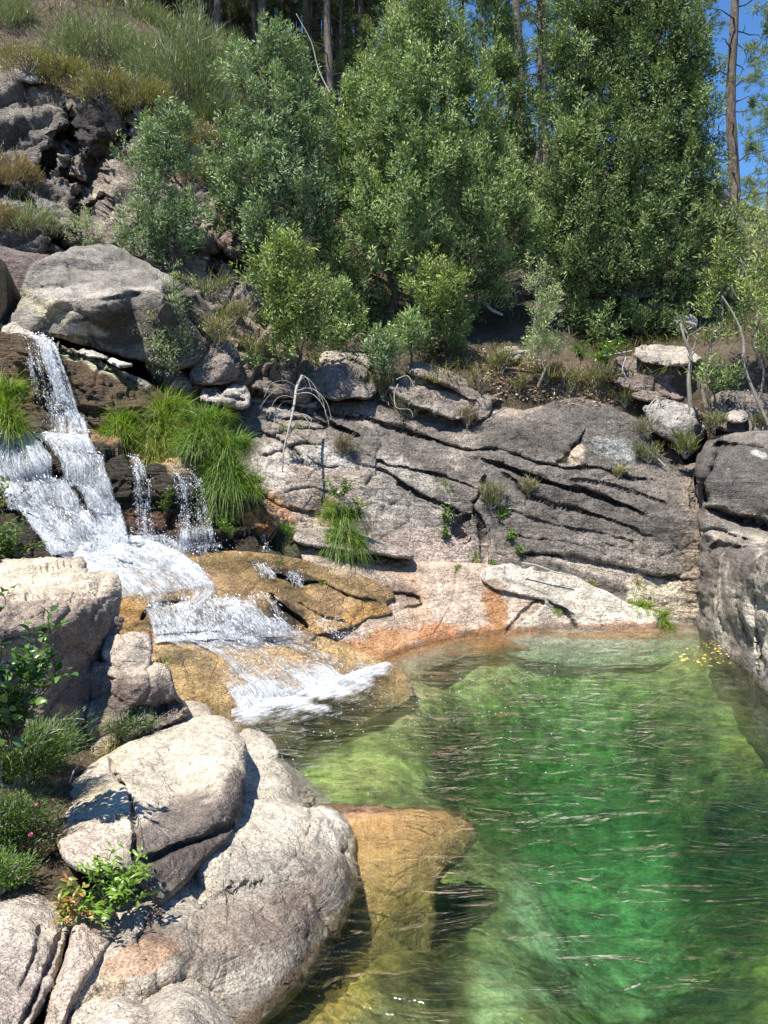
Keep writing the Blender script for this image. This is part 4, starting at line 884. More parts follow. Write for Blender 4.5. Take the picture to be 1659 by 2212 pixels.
def mat_bed():
    t = NT('pool_bed')
    pos = t.n('ShaderNodeNewGeometry').outputs['Position']
    col = t.n('ShaderNodeAttribute', attribute_name='Col').outputs['Color']
    w = t.noise(pos, 1.6, 3, 0.5)
    n1 = t.noise(pos, 4, 5, 0.7, 0.2); n2 = t.noise(pos, 30, 3, 0.8)
    c = t.mix(1.0, col, t.ramp(n1, [(0.36, 0.4), (0.5, 0.95), (0.62, 1.4)]), 'MULTIPLY')
    c = t.mix(1.0, c, t.ramp(n2, [(0.3, 0.6), (0.7, 1.4)]), 'MULTIPLY')
    b = t.n('ShaderNodeBsdfPrincipled'); t.l(c, b.inputs['Base Color']); b.inputs['Roughness'].default_value = 0.9
    b.inputs['Specular IOR Level'].default_value = 0.1
    t.l(t.bump(n1, 0.8, 0.06), b.inputs['Normal']); t.l(b.outputs[0], t.out.inputs[0])
    return t.m
M['bed'] = mat_bed()
tag(build_bed(), kind='structure')

rock('rock_shelf', 'flat golden rock ledge lying just under the water beside the big smooth boulder',
     [(640, 1745), (720, 1738), (800, 1741), (880, 1744), (950, 1752), (1005, 1772), (1036, 1795), (1020, 1835), (985, 1872), (950, 1905), (940, 1980), (925, 2060), (880, 2140), (840, 2240), (800, 2330), (480, 2330), (420, 2230), (520, 2100), (640, 1950), (640, 1850)],
     [(x, y, float(PZ(x, y, z)[1])) for x, y, z in [(640, 1745, -.02), (730, 1742, -.012), (880, 1748, -.05), (950, 1756, -.1), (1040, 1795, -.25), (900, 1830, -.13), (800, 1850, -.14), (1000, 1870, -.4), (950, 1920, -.45), (860, 1960, -.42), (780, 1920, -.28), (700, 2070, -.35), (640, 1850, -.1), (640, 2030, -.3),
      (930, 2050, -.75), (860, 2180, -.85), (760, 2180, -.6), (600, 2160, -.25), (560, 2280, -.3), (700, 2280, -.5), (800, 2330, -.9), (480, 2240, -.2)]],
     base=(0.46, 0.275, 0.115), mat='granite', thick=0.12, rim=14, rimd=0.12, step=2.6, c=25, bumps=((0.03, 1.6, 0), (0.02, 5, 0), (0.01, 18, 0)), jag=8,
     paints=[(740, 1752, 110, 16, 0, (0.42, 0.24, 0.16), 0.9), (1000, 1830, 60, 30, -40, (0.22, 0.15, 0.05), 0.8), (900, 1950, 130, 34, -30, (0.36, 0.22, 0.07), 0.8), (850, 2070, 40, 120, 20, (0.20, 0.135, 0.05), 0.8), (900, 2150, 60, 90, 20, (0.14, 0.10, 0.045), 0.8), (700, 2080, 40, 130, 38, (0.15, 0.10, 0.03), 0.8), (620, 2240, 100, 40, -20, (0.30, 0.19, 0.06), 0.7), (740, 2170, 170, 90, -30, (0.17, 0.115, 0.04), 0.85)], seed=101)

# ------------------------------------------------------------------ pool water: a closed body with absorbing water inside
def mat_water():
    t = NT('pool_water')
    pos = t.n('ShaderNodeNewGeometry').outputs['Position']
    m1 = t.mapping(pos, (0.62, 1.7, 1), (0, 0, math.radians(-12)))
    n1 = t.noise(m1, 1.9, 4, 0.5, 1.3)
    m2 = t.mapping(pos, (0.9, 2.2, 1), (0, 0, math.radians(9)))
    n2 = t.noise(m2, 6.5, 3, 0.5, 0.4)
    rd = t.math('SUBTRACT', 1.0, t.math('ABSOLUTE', t.math('MULTIPLY_ADD', n1, 2.0, -1.0)))
    n3 = t.noise(t.mapping(pos, (0.55, 1.5, 1), (0, 0, math.radians(12))), 1.1, 2, 0.5, 0.6)
    h = t.math('ADD', t.math('MULTIPLY', t.math('POWER', rd, 2.2), 0.42), t.math('MULTIPLY', n2, 0.10))
    h = t.math('ADD', h, t.math('MULTIPLY', n3, 1.25))
    bm = t.bump(h, 1.0, 0.082)
    fr = t.n('ShaderNodeFresnel'); fr.inputs['IOR'].default_value = 1.33; t.l(bm, fr.inputs['Normal'])
    gl = t.n('ShaderNodeBsdfAnisotropic'); gl.inputs['Roughness'].default_value = 0.03; t.l(bm, gl.inputs['Normal'])
    gl.inputs['Color'].default_value = (1, 1, 1, 1)
    rf = t.n('ShaderNodeBsdfRefraction'); rf.inputs['IOR'].default_value = 1.12; rf.inputs['Roughness'].default_value = 0.0
    t.l(bm, rf.inputs['Normal'])
    tr = t.n('ShaderNodeBsdfTransparent')
    mt = t.n('ShaderNodeMixShader'); mt.inputs[0].default_value = 0.28
    t.l(tr.outputs[0], mt.inputs[1]); t.l(rf.outputs[0], mt.inputs[2])
    mx = t.n('ShaderNodeMixShader'); t.l(fr.outputs[0], mx.inputs[0]); t.l(mt.outputs[0], mx.inputs[1]); t.l(gl.outputs[0], mx.inputs[2])
    t.l(mx.outputs[0], t.out.inputs[0])
    ab = t.n('ShaderNodeVolumeAbsorption'); ab.inputs['Color'].default_value = (0.16, 0.62, 0.30, 1); ab.inputs['Density'].default_value = 0.48
    t.l(ab.outputs[0], t.out.inputs['Volume'])
    return t.m
M['water'] = mat_water()

def build_water():
    gx = np.arange(-7, 7.81, 0.06); gy = np.arange(1.2, 15.2, 0.05)
    X, Y = np.meshgrid(gx, gy); x, y = X.ravel(), Y.ravel()
    p = np.stack([x * 0.9, y * 2.0, x * 0], -1)
    amp = np.clip(1.0 - (y - 4) * 0.02, 0.5, 1)
    # rings spreading from the foot of the cascade
    fx, fy = P(700, 1490, YW(1490))[:2]
    r = np.hypot(x - fx, y - fy)
    z = 0.022 * fbm(p * 1.5, 3, 61) + 0.010 * fbm(p * 3.7, 2, 64) + 0.006 * np.sin(r * 13 + 2.2 * fbm(p * 0.8, 2, 66)) * np.exp(-r / 3.0)
    z *= amp
    nx = len(gx); ny = len(gy)
    j, i = np.meshgrid(np.arange(ny - 1), np.arange(nx - 1), indexing='ij'); a = (j * nx + i).ravel()
    q = [np.stack([a, a + 1, a + nx + 1, a + nx], -1)]
    V = np.stack([x, y, z], -1)
    # side walls and floor
    ring = np.concatenate([np.arange(nx), np.arange(1, ny) * nx + nx - 1, (ny - 1) * nx + np.arange(nx - 2, -1, -1), np.arange(ny - 2, 0, -1) * nx])
    Vb = V[ring].copy(); Vb[:, 2] = -4
    n = len(V); k = len(ring); s = np.arange(k); e = (s + 1) % k
    q.append(np.stack([ring[e], ring[s], n + s, n + e], -1))
    q.append((n + np.arange(k)[::-1])[None])
    return mesh_np('water', np.concatenate([V, Vb]), q, M['water'])
tag(build_water(), kind='structure')
# ------------------------------------------------------------------ white water
def mat_sheet():
    t = NT('white_water')
    uv = t.n('ShaderNodeUVMap', uv_map='UV').outputs[0]
    dens = t.n('ShaderNodeAttribute', attribute_name='Dens').outputs['Fac']
    pos = t.n('ShaderNodeNewGeometry').outputs['Position']
    s1 = t.noise(t.mapping(uv, (11, 1.5, 1)), 2.4, 5, 0.72, 0.7)
    s2 = t.noise(pos, 30, 4, 0.8, 0.6)
    s3 = t.noise(pos, 3.5, 3, 0.6)
    s4 = t.noise(t.mapping(uv, (30, 2.6, 1)), 2.0, 4, 0.75, 1.2)
    v = t.math('ADD', t.math('MULTIPLY', s1, 0.36), t.math('MULTIPLY', s2, 0.24))
    v = t.math('ADD', v, t.math('MULTIPLY', s3, 0.12))
    v = t.math('ADD', v, t.math('MULTIPLY', s4, 0.28))
    # threshold moves with density: 0 -> nothing, 1 -> all white
    th = t.math('MULTIPLY_ADD', dens, -0.265, 0.60)
    a = t.math('MULTIPLY', t.math('SUBTRACT', v, th), 4.5, clamp=True)
    a = t.math('MULTIPLY', a, 0.93)
    b = t.n('ShaderNodeBsdfPrincipled'); b.inputs['Roughness'].default_value = 0.3
    k = t.math('ADD', t.math('MULTIPLY', s4, 0.6), t.math('MULTIPLY', s2, 0.4))
    t.l(t.ramp(k, [(0.36, (0.30, 0.34, 0.39)), (0.48, (0.64, 0.67, 0.71)), (0.60, (0.86, 0.88, 0.90))]), b.inputs['Base Color'])
    t.l(t.bump(v, 1.0, 0.10), b.inputs['Normal'])
    tr = t.n('ShaderNodeBsdfTransparent')
    mx = t.n('ShaderNodeMixShader'); t.l(a, mx.inputs[0]); t.l(tr.outputs[0], mx.inputs[1]); t.l(b.outputs[0], mx.inputs[2])
    t.l(mx.outputs[0], t.out.inputs[0])
    return t.m
M['sheet'] = mat_sheet()
def mat_drop():
    t = NT('water_drops')
    b = t.n('ShaderNodeBsdfPrincipled'); b.inputs['Base Color'].default_value = (0.62, 0.66, 0.71, 1); b.inputs['Roughness'].default_value = 0.2
    t.l(b.outputs[0], t.out.inputs[0]); return t.m
M['drop'] = mat_drop()

def octa(C, D, L, R):
    """elongated octahedra at C along D, half length L, radius R"""
    n = len(C)
    D = D / (np.linalg.norm(D, axis=1)[:, None] + 1e-9)
    a = np.cross(D, np.array([0.13, 0.9, 0.2])); a /= np.linalg.norm(a, axis=1)[:, None] + 1e-9
    b = np.cross(D, a)
    L = L[:, None]; R = R[:, None]
    V = np.stack([C + D * L, C - D * L, C + a * R, C + b * R, C - a * R, C - b * R], 1).reshape(-1, 3)
    f = np.array([[0, 2, 3], [0, 3, 4], [0, 4, 5], [0, 5, 2], [1, 3, 2], [1, 4, 3], [1, 5, 4], [1, 2, 5]])
    Fc = (np.arange(n)[:, None, None] * 6 + f[None]).reshape(-1, 3)
    return V, Fc

def resample(pts, n):
    p = smooth_poly(pts, 8, closed=False) if len(pts) > 2 else np.array(pts, float)
    L = np.r_[0, np.cumsum(np.hypot(*np.diff(p[:, :2], axis=0).T))]
    s = np.linspace(0, L[-1], n)
    return np.stack([np.interp(s, L, p[:, k]) for k in range(p.shape[1])], -1)

def fall(name, label, left, right, dens, streams=(), nd=3000, drop=(0.005, 0.02), off=0.05, sheet=True, spray=0.0, seed=1, rag=0.03, kind=None, group=None, wig=1.0, cat='waterfall', bulge=0.0):
    r = np.random.default_rng(seed)
    nu, nv = 70, 90
    A = resample(left, nv); B = resample(right, nv)
    u = np.linspace(0, 1, nu)
    G = A[:, None] * (1 - u)[None, :, None] + B[:, None] * u[None, :, None]
    Yc = G[..., 2].copy(); slide = cat == 'rapids'
    Yh = np.array([[surf(G[j_, i_, 0], G[j_, i_, 1], Yc[j_, i_], 0.7) for i_ in range(0, nu, 3)] for j_ in range(0, nv, 3)])
    Yh = np.stack([np.interp(np.arange(nu), np.arange(0, nu, 3), r_) for r_ in Yh]); Yh = np.stack([np.interp(np.arange(nv), np.arange(0, nv, 3), c_) for c_ in Yh.T], 1)
    Yn = Yh if slide else np.minimum(Yc, Yh - 0.02)
    for _ in range(5 if slide else 22):      # calm it, but never behind the rock
        Yp = np.pad(Yn, 1, mode='edge'); Yn = (Yp[:-2, 1:-1] + Yp[2:, 1:-1] + Yp[1:-1, :-2] + Yp[1:-1, 2:] + Yp[1:-1, 1:-1]) / 5
        Yn = np.minimum(Yn, Yh - 0.01)
    Yp = Yn.copy()
    for _ in range(0 if slide else 12):
        Yq = np.pad(Yp, 1, mode='edge'); Yp = (Yq[:-2, 1:-1] + Yq[2:, 1:-1] + Yq[1:-1, :-2] + Yq[1:-1, 2:] + Yq[1:-1, 1:-1]) / 5
    G[..., 2] = Yp
    V = P(G[..., 0], G[..., 1], G[..., 2])
    vv = np.linspace(0, 1, nv)
    UU, VV = np.meshgrid(u, vv)
    flat = V.reshape(-1, 3)
    n1 = fbm(np.stack([UU.ravel() * 9, VV.ravel() * 2.2, UU.ravel() * 0 + seed], -1), 4, seed)
    n2 = fbm(flat * 5, 3, seed + 3)
    du = np.gradient(V, axis=1); dv = np.gradient(V, axis=0)
    N = np.cross(du, dv); N /= np.linalg.norm(N, axis=2)[..., None] + 1e-9
    toC = np.array([0, 0, CAM_H]) - V
    N *= np.sign((N * toC).sum(-1))[..., None]
    arch = bulge * np.sin(np.pi * VV) 
    Vd = V + N * (off + arch + rag * (n1 + 0.8 * n2).reshape(nv, nu))[..., None]
    D = dens(UU, VV) if callable(dens) else np.full_like(UU, dens)
    D = D + 0.55 * n1.reshape(nv, nu) + 0.25 * n2.reshape(nv, nu)
    for (uc, uw, amt, v0, v1) in streams:
        uc2 = uc + 0.02 * np.sin(VV * 7 + uc * 20)
        m = np.clip((VV - v0) / 0.06, 0, 1) * np.clip((v1 - VV) / 0.1, 0, 1)
        D = D + amt * np.exp(-((UU - uc2) / uw) ** 2) * m
    edge = np.clip(np.minimum(UU, 1 - UU) / 0.07 + 0.35 * n1.reshape(nv, nu), 0, 1)
    D = np.clip(D, -0.4, 1.3)
    D = D * edge + (edge - 1) * 0.5
    root = empty(name, Vd[nv // 2, nu // 2] if False else Vd[-1, nu // 2], label, cat, group)
    if kind: tag(root, kind=kind)
    if sheet:
        j, i = np.meshgrid(np.arange(nv - 1), np.arange(nu - 1), indexing='ij'); a = (j * nu + i).ravel()
        W = np.linalg.norm(V[nv // 2, 0] - V[nv // 2, -1]); H = np.linalg.norm(V[0, nu // 2] - V[-1, nu // 2])
        mesh_np('water_sheet', Vd.reshape(-1, 3), np.stack([a, a + 1, a + nu + 1, a + nu], -1), M['sheet'],
                uv=np.stack([UU.ravel() * W, VV.ravel() * H], -1), parent=root, extra={'Dens': D.ravel()})
    if nd:
        nd = int(nd * 0.42)
        # drops gather in threads: thread centres first
        prob = np.clip(D, 0.02, 1).ravel() ** 1.3; prob /= prob.sum()
        k = r.choice(len(prob), nd, p=prob)
        uu = UU.ravel()[k] + r.normal(0, 0.6 / nu, nd); w = VV.ravel()[k] + r.uniform(-.5, .5, nd) / nv
        nth = 46
        th = (np.round(uu * nth + 0.8 * np.sin(w * 6 + uu * 3)) - 0.8 * np.sin(w * 6 + uu * 3)) / nth
        mixk = r.uniform(0, 1, nd) < 0.6
        uu = np.where(mixk, th + r.normal(0, 0.003, nd) * wig, uu)
        uu = np.clip(uu, 0, 1); w = np.clip(w, 0, 0.999)
        fi = uu * (nu - 1); fj = w * (nv - 1)
        i0 = np.clip(fi.astype(int), 0, nu - 2); j0 = np.clip(fj.astype(int), 0, nv - 2)
        a_, b_ = (fi - i0)[:, None], (fj - j0)[:, None]
        C = (Vd[j0, i0] * (1 - a_) + Vd[j0, i0 + 1] * a_) * (1 - b_) + (Vd[j0 + 1, i0] * (1 - a_) + Vd[j0 + 1, i0 + 1] * a_) * b_
        dirv = dv[j0, i0] + r.normal(0, 0.25, (nd, 3)) * np.linalg.norm(dv[j0, i0], axis=1)[:, None]
        C = C + N[j0, i0] * (np.abs(r.normal(0, 0.05 + spray, nd)) + 0.01)[:, None] + r.normal(0, 0.01 + spray * 0.5, (nd, 3))
        R = r.uniform(0.3, 0.9, nd) ** 1.5 * drop[0] * 1.1; L = R * r.uniform(1, drop[1] / drop[0], nd)
        Vv, Fc = octa(C, dirv, L, R)
        tag(mesh_np('spray', Vv, Fc, M['drop'], smooth=False, parent=root), kind='stuff')
    return root

fall('waterfall', 'thin stringy upper waterfall dropping in separate threads of drops over the wet brown rock',
     [(40, 722, 13.85), (52, 740, 13.55), (62, 790, 13.4), (74, 850, 13.3), (84, 930, 13.2)], [(100, 740, 13.85), (128, 762, 13.5), (160, 830, 13.35), (182, 900, 13.25), (202, 970, 13.1)],
     lambda u, v: 0.42 - 0.14 * v + 0.28 * (u > 0.45) - 0.2 * (u < 0.3) * v, streams=[(0.15, 0.03, 0.4, 0, 1), (0.55, 0.05, 0.4, 0, 1), (0.75, 0.05, 0.5, 0, 1), (0.92, 0.04, 0.6, 0, 1)], nd=5200, drop=(0.0085, 0.04), off=0.04, rag=0.03, seed=3, bulge=0.1)
fall('waterfall', 'broad main waterfall fanning white from the middle step, split by a dark gap',
     [(-110, 930, 13.0), (-60, 990, 12.7), (0, 1080, 12.35), (60, 1150, 12.0), (110, 1200, 11.75)], [(165, 938, 13.1), (212, 968, 12.75), (250, 1042, 12.5), (274, 1110, 12.3), (292, 1180, 11.95)],
     lambda u, v: 1.0 + 0.15 * v - 0.8 * np.exp(-((u - 0.58 - 0.12 * v) / 0.035) ** 2) * np.clip(v * 6, 0, 1) * (v < 0.85), nd=5500, drop=(0.0065, 0.06), off=0.08, rag=0.05, seed=4, bulge=0.14)
fall('waterfall', 'narrow ribbon of water between the main fall and the mossy rock',
     [(276, 990, 12.95), (284, 1040, 12.6), (292, 1100, 12.45), (300, 1160, 12.3)], [(304, 992, 12.95), (324, 1040, 12.6), (334, 1100, 12.45), (342, 1165, 12.3)],
     0.38, streams=[(0.4, 0.2, 0.35, 0, 1)], nd=1800, drop=(0.008, 0.03), off=0.05, seed=5)
fall('waterfall', 'twin thin ribbons of water falling right of the mossy rock below the grass clumps',
     [(366, 1006, 13.0), (376, 1060, 12.65), (382, 1120, 12.5), (385, 1195, 12.2)], [(410, 1012, 13.0), (440, 1060, 12.7), (460, 1120, 12.55), (476, 1195, 12.3)],
     lambda u, v: 0.25 + 0.25 * (v > 0.75), streams=[(0.28, 0.15, 0.5, 0, 1), (0.85, 0.08, 0.3, 0.05, 1)], nd=3300, drop=(0.008, 0.03), off=0.05, seed=6)
fall('waterfall', 'small trickle dripping beside the single grass tuft right of the orange stain',
     [(564, 1152, 13.0), (566, 1195, 12.75)], [(576, 1152, 13.0), (580, 1195, 12.75)], 0.35, nd=260, drop=(0.007, 0.03), off=0.04, seed=7)
fall('rapids', 'churning white foam at the foot of the main fall, spilling over the golden shelf',
     [(95, 1170, 12.1), (130, 1215, 11.5), (200, 1260, 11.15), (250, 1300, 10.8), (300, 1345, 10.6)], [(290, 1155, 12.3), (400, 1200, 12.0), (455, 1245, 11.6), (480, 1285, 11.2), (430, 1330, 10.9)],
     lambda u, v: 1.2 - 0.62 * np.clip(v - 0.35, 0, 1) * 1.3 - 0.25 * (v > 0.72), nd=2600, drop=(0.006, 0.05), off=0.06, rag=0.07, seed=8, spray=0.05, cat='rapids')
fall('rapids', 'thin skin of foam lying under the twin ribbons of water, right of the main fall',
     [(280, 1150, 12.35), (300, 1195, 12.0), (330, 1225, 11.8)], [(470, 1180, 12.4), (520, 1192, 12.35), (540, 1205, 12.2)],
     lambda u, v: 0.75 - 0.6 * u - 0.2 * v, nd=2200, drop=(0.008, 0.02), off=0.04, rag=0.04, seed=18, spray=0.03, cat='rapids')
fall('waterfall', 'low curtain of white water dropping from the jagged lip of the golden shelf',
     [(292, 1322, 10.72), (304, 1350, 10.4), (318, 1395, 10.2)], [(590, 1284, 11.2), (618, 1325, 10.95), (655, 1372, 10.85)],
     lambda u, v: 0.78 + 0.3 * v - 0.35 * (u < 0.06) - 0.5 * np.exp(-((u - 0.87) / 0.04) ** 2) * (v < 0.6) , nd=3600, drop=(0.0055, 0.06), off=0.07, rag=0.05, seed=9, bulge=0.08)
fall('rapids', 'white foaming apron sliding over the tan rock into the pool',
     [(318, 1385, 10.15), (400, 1420, 9.95), (448, 1470, 9.45), (480, 1510, 9.05), (505, 1560, 8.62)], [(655, 1365, 11.0), (720, 1392, 11.15), (780, 1420, 11.1), (830, 1440, 10.98), (850, 1452, 10.75)],
     lambda u, v: 0.98 - 0.50 * np.clip(1 - np.abs(v - 0.45) * 3, 0, 1) * (0.3 + u) - 0.35 * (u < 0.2) * (v < 0.75) + 0.25 * (v > 0.85) - 0.25 * (u > 0.75), nd=2400, drop=(0.005, 0.05), off=0.045, rag=0.05, seed=10, spray=0.03, cat='rapids')
for lab, l, r_, dn, n_, sd in [
        ('tiny fall in a notch of the golden shelf, left one of a close pair', [(540, 1222, 12.25), (552, 1250, 12.0)], [(578, 1228, 12.3), (590, 1256, 12.05)], 0.5, 500, 21),
        ('tiny fall in a notch of the golden shelf, right one of a close pair', [(612, 1240, 12.2), (622, 1268, 11.95)], [(640, 1246, 12.25), (656, 1272, 12.0)], 0.4, 450, 22),
        ('loose trickles of white water at the right edge of the lowest apron', [(668, 1346, 11.3), (720, 1390, 11.15)], [(740, 1335, 11.6), (795, 1392, 11.5)], 0.28, 700, 23)]:
    fall('waterfall', lab, l, r_, dn, nd=n_, drop=(0.007, 0.02), off=0.06, rag=0.03, seed=sd)

# foam spreading on the pool at the foot of the apron
def pool_foam():
    l = [(500, 1535), (600, 1512), (700, 1478), (790, 1445), (835, 1430)]
    r_ = [(500, 1650), (690, 1680), (840, 1620), (900, 1525), (880, 1462)]
    L = [tuple(PZ(a, b, 0.03)[[0, 1]]) for a, b in l]
    nu, nv = 60, 120
    A = resample(l, nv); B = resample(r_, nv)
    u = np.linspace(0, 1, nu); G = A[:, None] * (1 - u)[None, :, None] + B[:, None] * u[None, :, None]
    V = PZ(G[..., 0], G[..., 1], 0.03).reshape(-1, 3)
    UU, VV = np.meshgrid(u, np.linspace(0, 1, nv))
    n = fbm(V * 4, 4, 5)
    V[:, 2] += 0.03 * n * (1 - UU.ravel()) + 0.015 * (1 - UU.ravel())
    D = np.clip(1.25 - 2.9 * UU.ravel() + 0.9 * n, -0.35, 1.2) + 0.25 * np.clip(fbm(V * 9, 3, 15) - 0.1, 0, 1) * (UU.ravel() < 0.85) * np.clip(np.minimum(VV, 1 - VV).ravel() * 12, 0, 1)
    D = np.where(UU.ravel() > 0.95, -0.5, D)
    j, i = np.meshgrid(np.arange(nv - 1), np.arange(nu - 1), indexing='ij'); a = (j * nu + i).ravel()
    o = mesh_np('foam', V, np.stack([a, a + 1, a + nu + 1, a + nu], -1), M['sheet'], uv=np.stack([UU.ravel() * 0.6, VV.ravel() * 2], -1), extra={'Dens': D})
    return o
tag(pool_foam(), kind='structure')
def bubbles():
    r = np.random.default_rng(4)
    x = r.uniform(560, 1250, 330); y = 1460 + r.exponential(55, 330) + (900 - x) * 0.12
    m = y < 1720; C = PZ(x[m], y[m], 0.012); 
    V, Fc = octa(C, np.tile([0, 0, 1.0], (len(C), 1)), r.uniform(.004, .009, len(C)), r.uniform(.004, .010, len(C)))
    tag(mesh_np('bubbles', V, Fc, M['drop']), 'scattered white bubbles floating out from the foot of the cascade', 'bubbles', kind='stuff')
bubbles()
# ------------------------------------------------------------------ vegetation builders
def leaf_quads(C, D, L, W, r, fold=0.25, face=None):
    n = len(C)
    D = D / (np.linalg.norm(D, axis=1)[:, None] + 1e-9)
    rnd = r.normal(0, 1, (n, 3))
    if face is not None: rnd = rnd * 0.5 + face
    S = np.cross(D, rnd); S /= np.linalg.norm(S, axis=1)[:, None] + 1e-9
    Nn = np.cross(S, D)
    L = np.broadcast_to(L, n)[:, None]; W = np.broadcast_to(W, n)[:, None]
    mid = C + D * L * 0.45 
    V = np.stack([C, mid - S * W * 0.5 + Nn * W * fold, C + D * L, mid + S * W * 0.5 + Nn * W * fold], 1).reshape(-1, 3)
    Fq = np.arange(n * 4).reshape(n, 4)
    return V, Fq

def tube(pts, rad, k=6):
    """tapered tube along points"""
    p = np.asarray(pts, float); n = len(p); rad = np.broadcast_to(rad, n)
    T = np.gradient(p, axis=0); T /= np.linalg.norm(T, axis=1)[:, None] + 1e-9
    ref = np.array([0.3, 0.2, 0.93]) if abs(T[0, 2]) < 0.8 else np.array([1.0, 0.1, 0])
    A = np.cross(T, ref); A /= np.linalg.norm(A, axis=1)[:, None] + 1e-9
    B = np.cross(T, A)
    th = np.arange(k) / k * 2 * np.pi
    V = p[:, None] + rad[:, None, None] * (A[:, None] * np.cos(th)[None, :, None] + B[:, None] * np.sin(th)[None, :, None])
    V = V.reshape(-1, 3)
    f = []
    i = np.arange(n - 1)[:, None] * k; j = np.arange(k)[None]; jn = (j + 1) % k
    f = np.stack([(i + j), (i + jn), (i + k + jn), (i + k + j)], -1).reshape(-1, 4)
    V = np.concatenate([V, p[-1:] + T[-1:] * rad[-1]])
    cap = np.stack([(n - 1) * k + np.arange(k), (n - 1) * k + (np.arange(k) + 1) % k, np.full(k, len(V) - 1)], -1)
    return V, [f, cap]

def merge(parts):
    Vs, Q, T3 = [], [], []; o = 0
    for V, F_ in parts:
        for f in (F_ if isinstance(F_, list) else [F_]):
            (Q if f.shape[1] == 4 else T3).append(f + o)
        Vs.append(V); o += len(V)
    out = []
    if Q: out.append(np.concatenate(Q))
    if T3: out.append(np.concatenate(T3))
    return np.concatenate(Vs), out

def wander(a, b, n, amp, r, sag=0.0):
    a = np.asarray(a, float); b = np.asarray(b, float)
    t = np.linspace(0, 1, n)[:, None]
    p = a + (b - a) * t
    L = np.linalg.norm(b - a)
    w = np.cumsum(r.normal(0, 1, (n, 3)), 0); w -= w[0] + (w[-1] - w[0]) * t
    p = p + w * amp * L / n
    p[:, 2] += sag * L * np.sin(np.pi * t[:, 0])
    return p

KINDS = {
    # leaf length, width, upness, colours (list), sprig radius, leaves per sprig
    'wattle':   dict(L=0.11, W=0.034, up=0.75, cols=[(0.132, 0.180, 0.088), (0.170, 0.220, 0.122), (0.092, 0.140, 0.060)], sr=0.21, n=34),
    'wattle_blue': dict(L=0.11, W=0.034, up=0.65, cols=[(0.125, 0.175, 0.110), (0.165, 0.215, 0.145), (0.088, 0.135, 0.075)], sr=0.22, n=34),
    'wattle_dark': dict(L=0.11, W=0.034, up=0.6, cols=[(0.092, 0.132, 0.060), (0.130, 0.172, 0.086), (0.062, 0.095, 0.042)], sr=0.22, n=34),
    'fresh':    dict(L=0.11, W=0.033, up=0.6, cols=[(0.13, 0.175, 0.060), (0.165, 0.205, 0.085), (0.095, 0.135, 0.045)], sr=0.2, n=24),
    'grey':     dict(L=0.075, W=0.018, up=0.7, cols=[(0.17, 0.21, 0.13), (0.22, 0.25, 0.17), (0.13, 0.17, 0.10)], sr=0.14, n=24),
}

def crown_points(lobes, dens, r, elong=1.2):
    """sprig centres spread through lobes = (x, y, radius D, Y) -> centres, outward dirs"""
    C, D, S = [], [], []
    for (x, y, rad, Y) in lobes:
        c = P(x, y, Y); R = rad * 0.89 * Y / F
        n = max(4, int(dens * 14 * R * R))
        d = r.normal(0, 1, (n, 3)); d /= np.linalg.norm(d, axis=1)[:, None]
        d[:, 1] = np.where(r.uniform(0, 1, n) < 0.3, -np.abs(d[:, 1]), d[:, 1])
        K = max(7, int(20 * R)); pd = r.normal(0, 1, (K, 3)); pd[:, 2] = np.where(r.uniform(0, 1, K) < 0.8, np.abs(pd[:, 2]), pd[:, 2] * 0.5); pd[:, 1] -= 0.25; pd /= np.linalg.norm(pd, axis=1)[:, None]
        pc = c + pd * R * r.uniform(0.72, 1.0, (K, 1)) * np.array([1, 0.95, elong])
        ki = r.integers(0, K, n); ps = 0.15 * R + 0.07
        u = r.uniform(-1, 1, n)
        wd = np.clip(0.9 - u * 0.75, 0.1, 1.4)
        pt = pc[ki] + r.normal(0, 1, (n, 3)) * np.array([1, 1, 0.35]) * (wd * ps)[:, None] + np.stack([u * 0, u * 0, u * ps * 1.9], -1)
        fill = r.uniform(0, 1, n) < 0.22
        pt[fill] = c + d[fill] * (R * r.uniform(0.1, 0.85, (fill.sum(), 1)))
        d = 0.6 * pd[ki] + 0.6 * (pt - pc[ki]) / (ps * 1.5) + 0.2 * d
        C.append(pt); D.append(d); S.append(u)
    return np.concatenate(C), np.concatenate(D), np.concatenate(S)

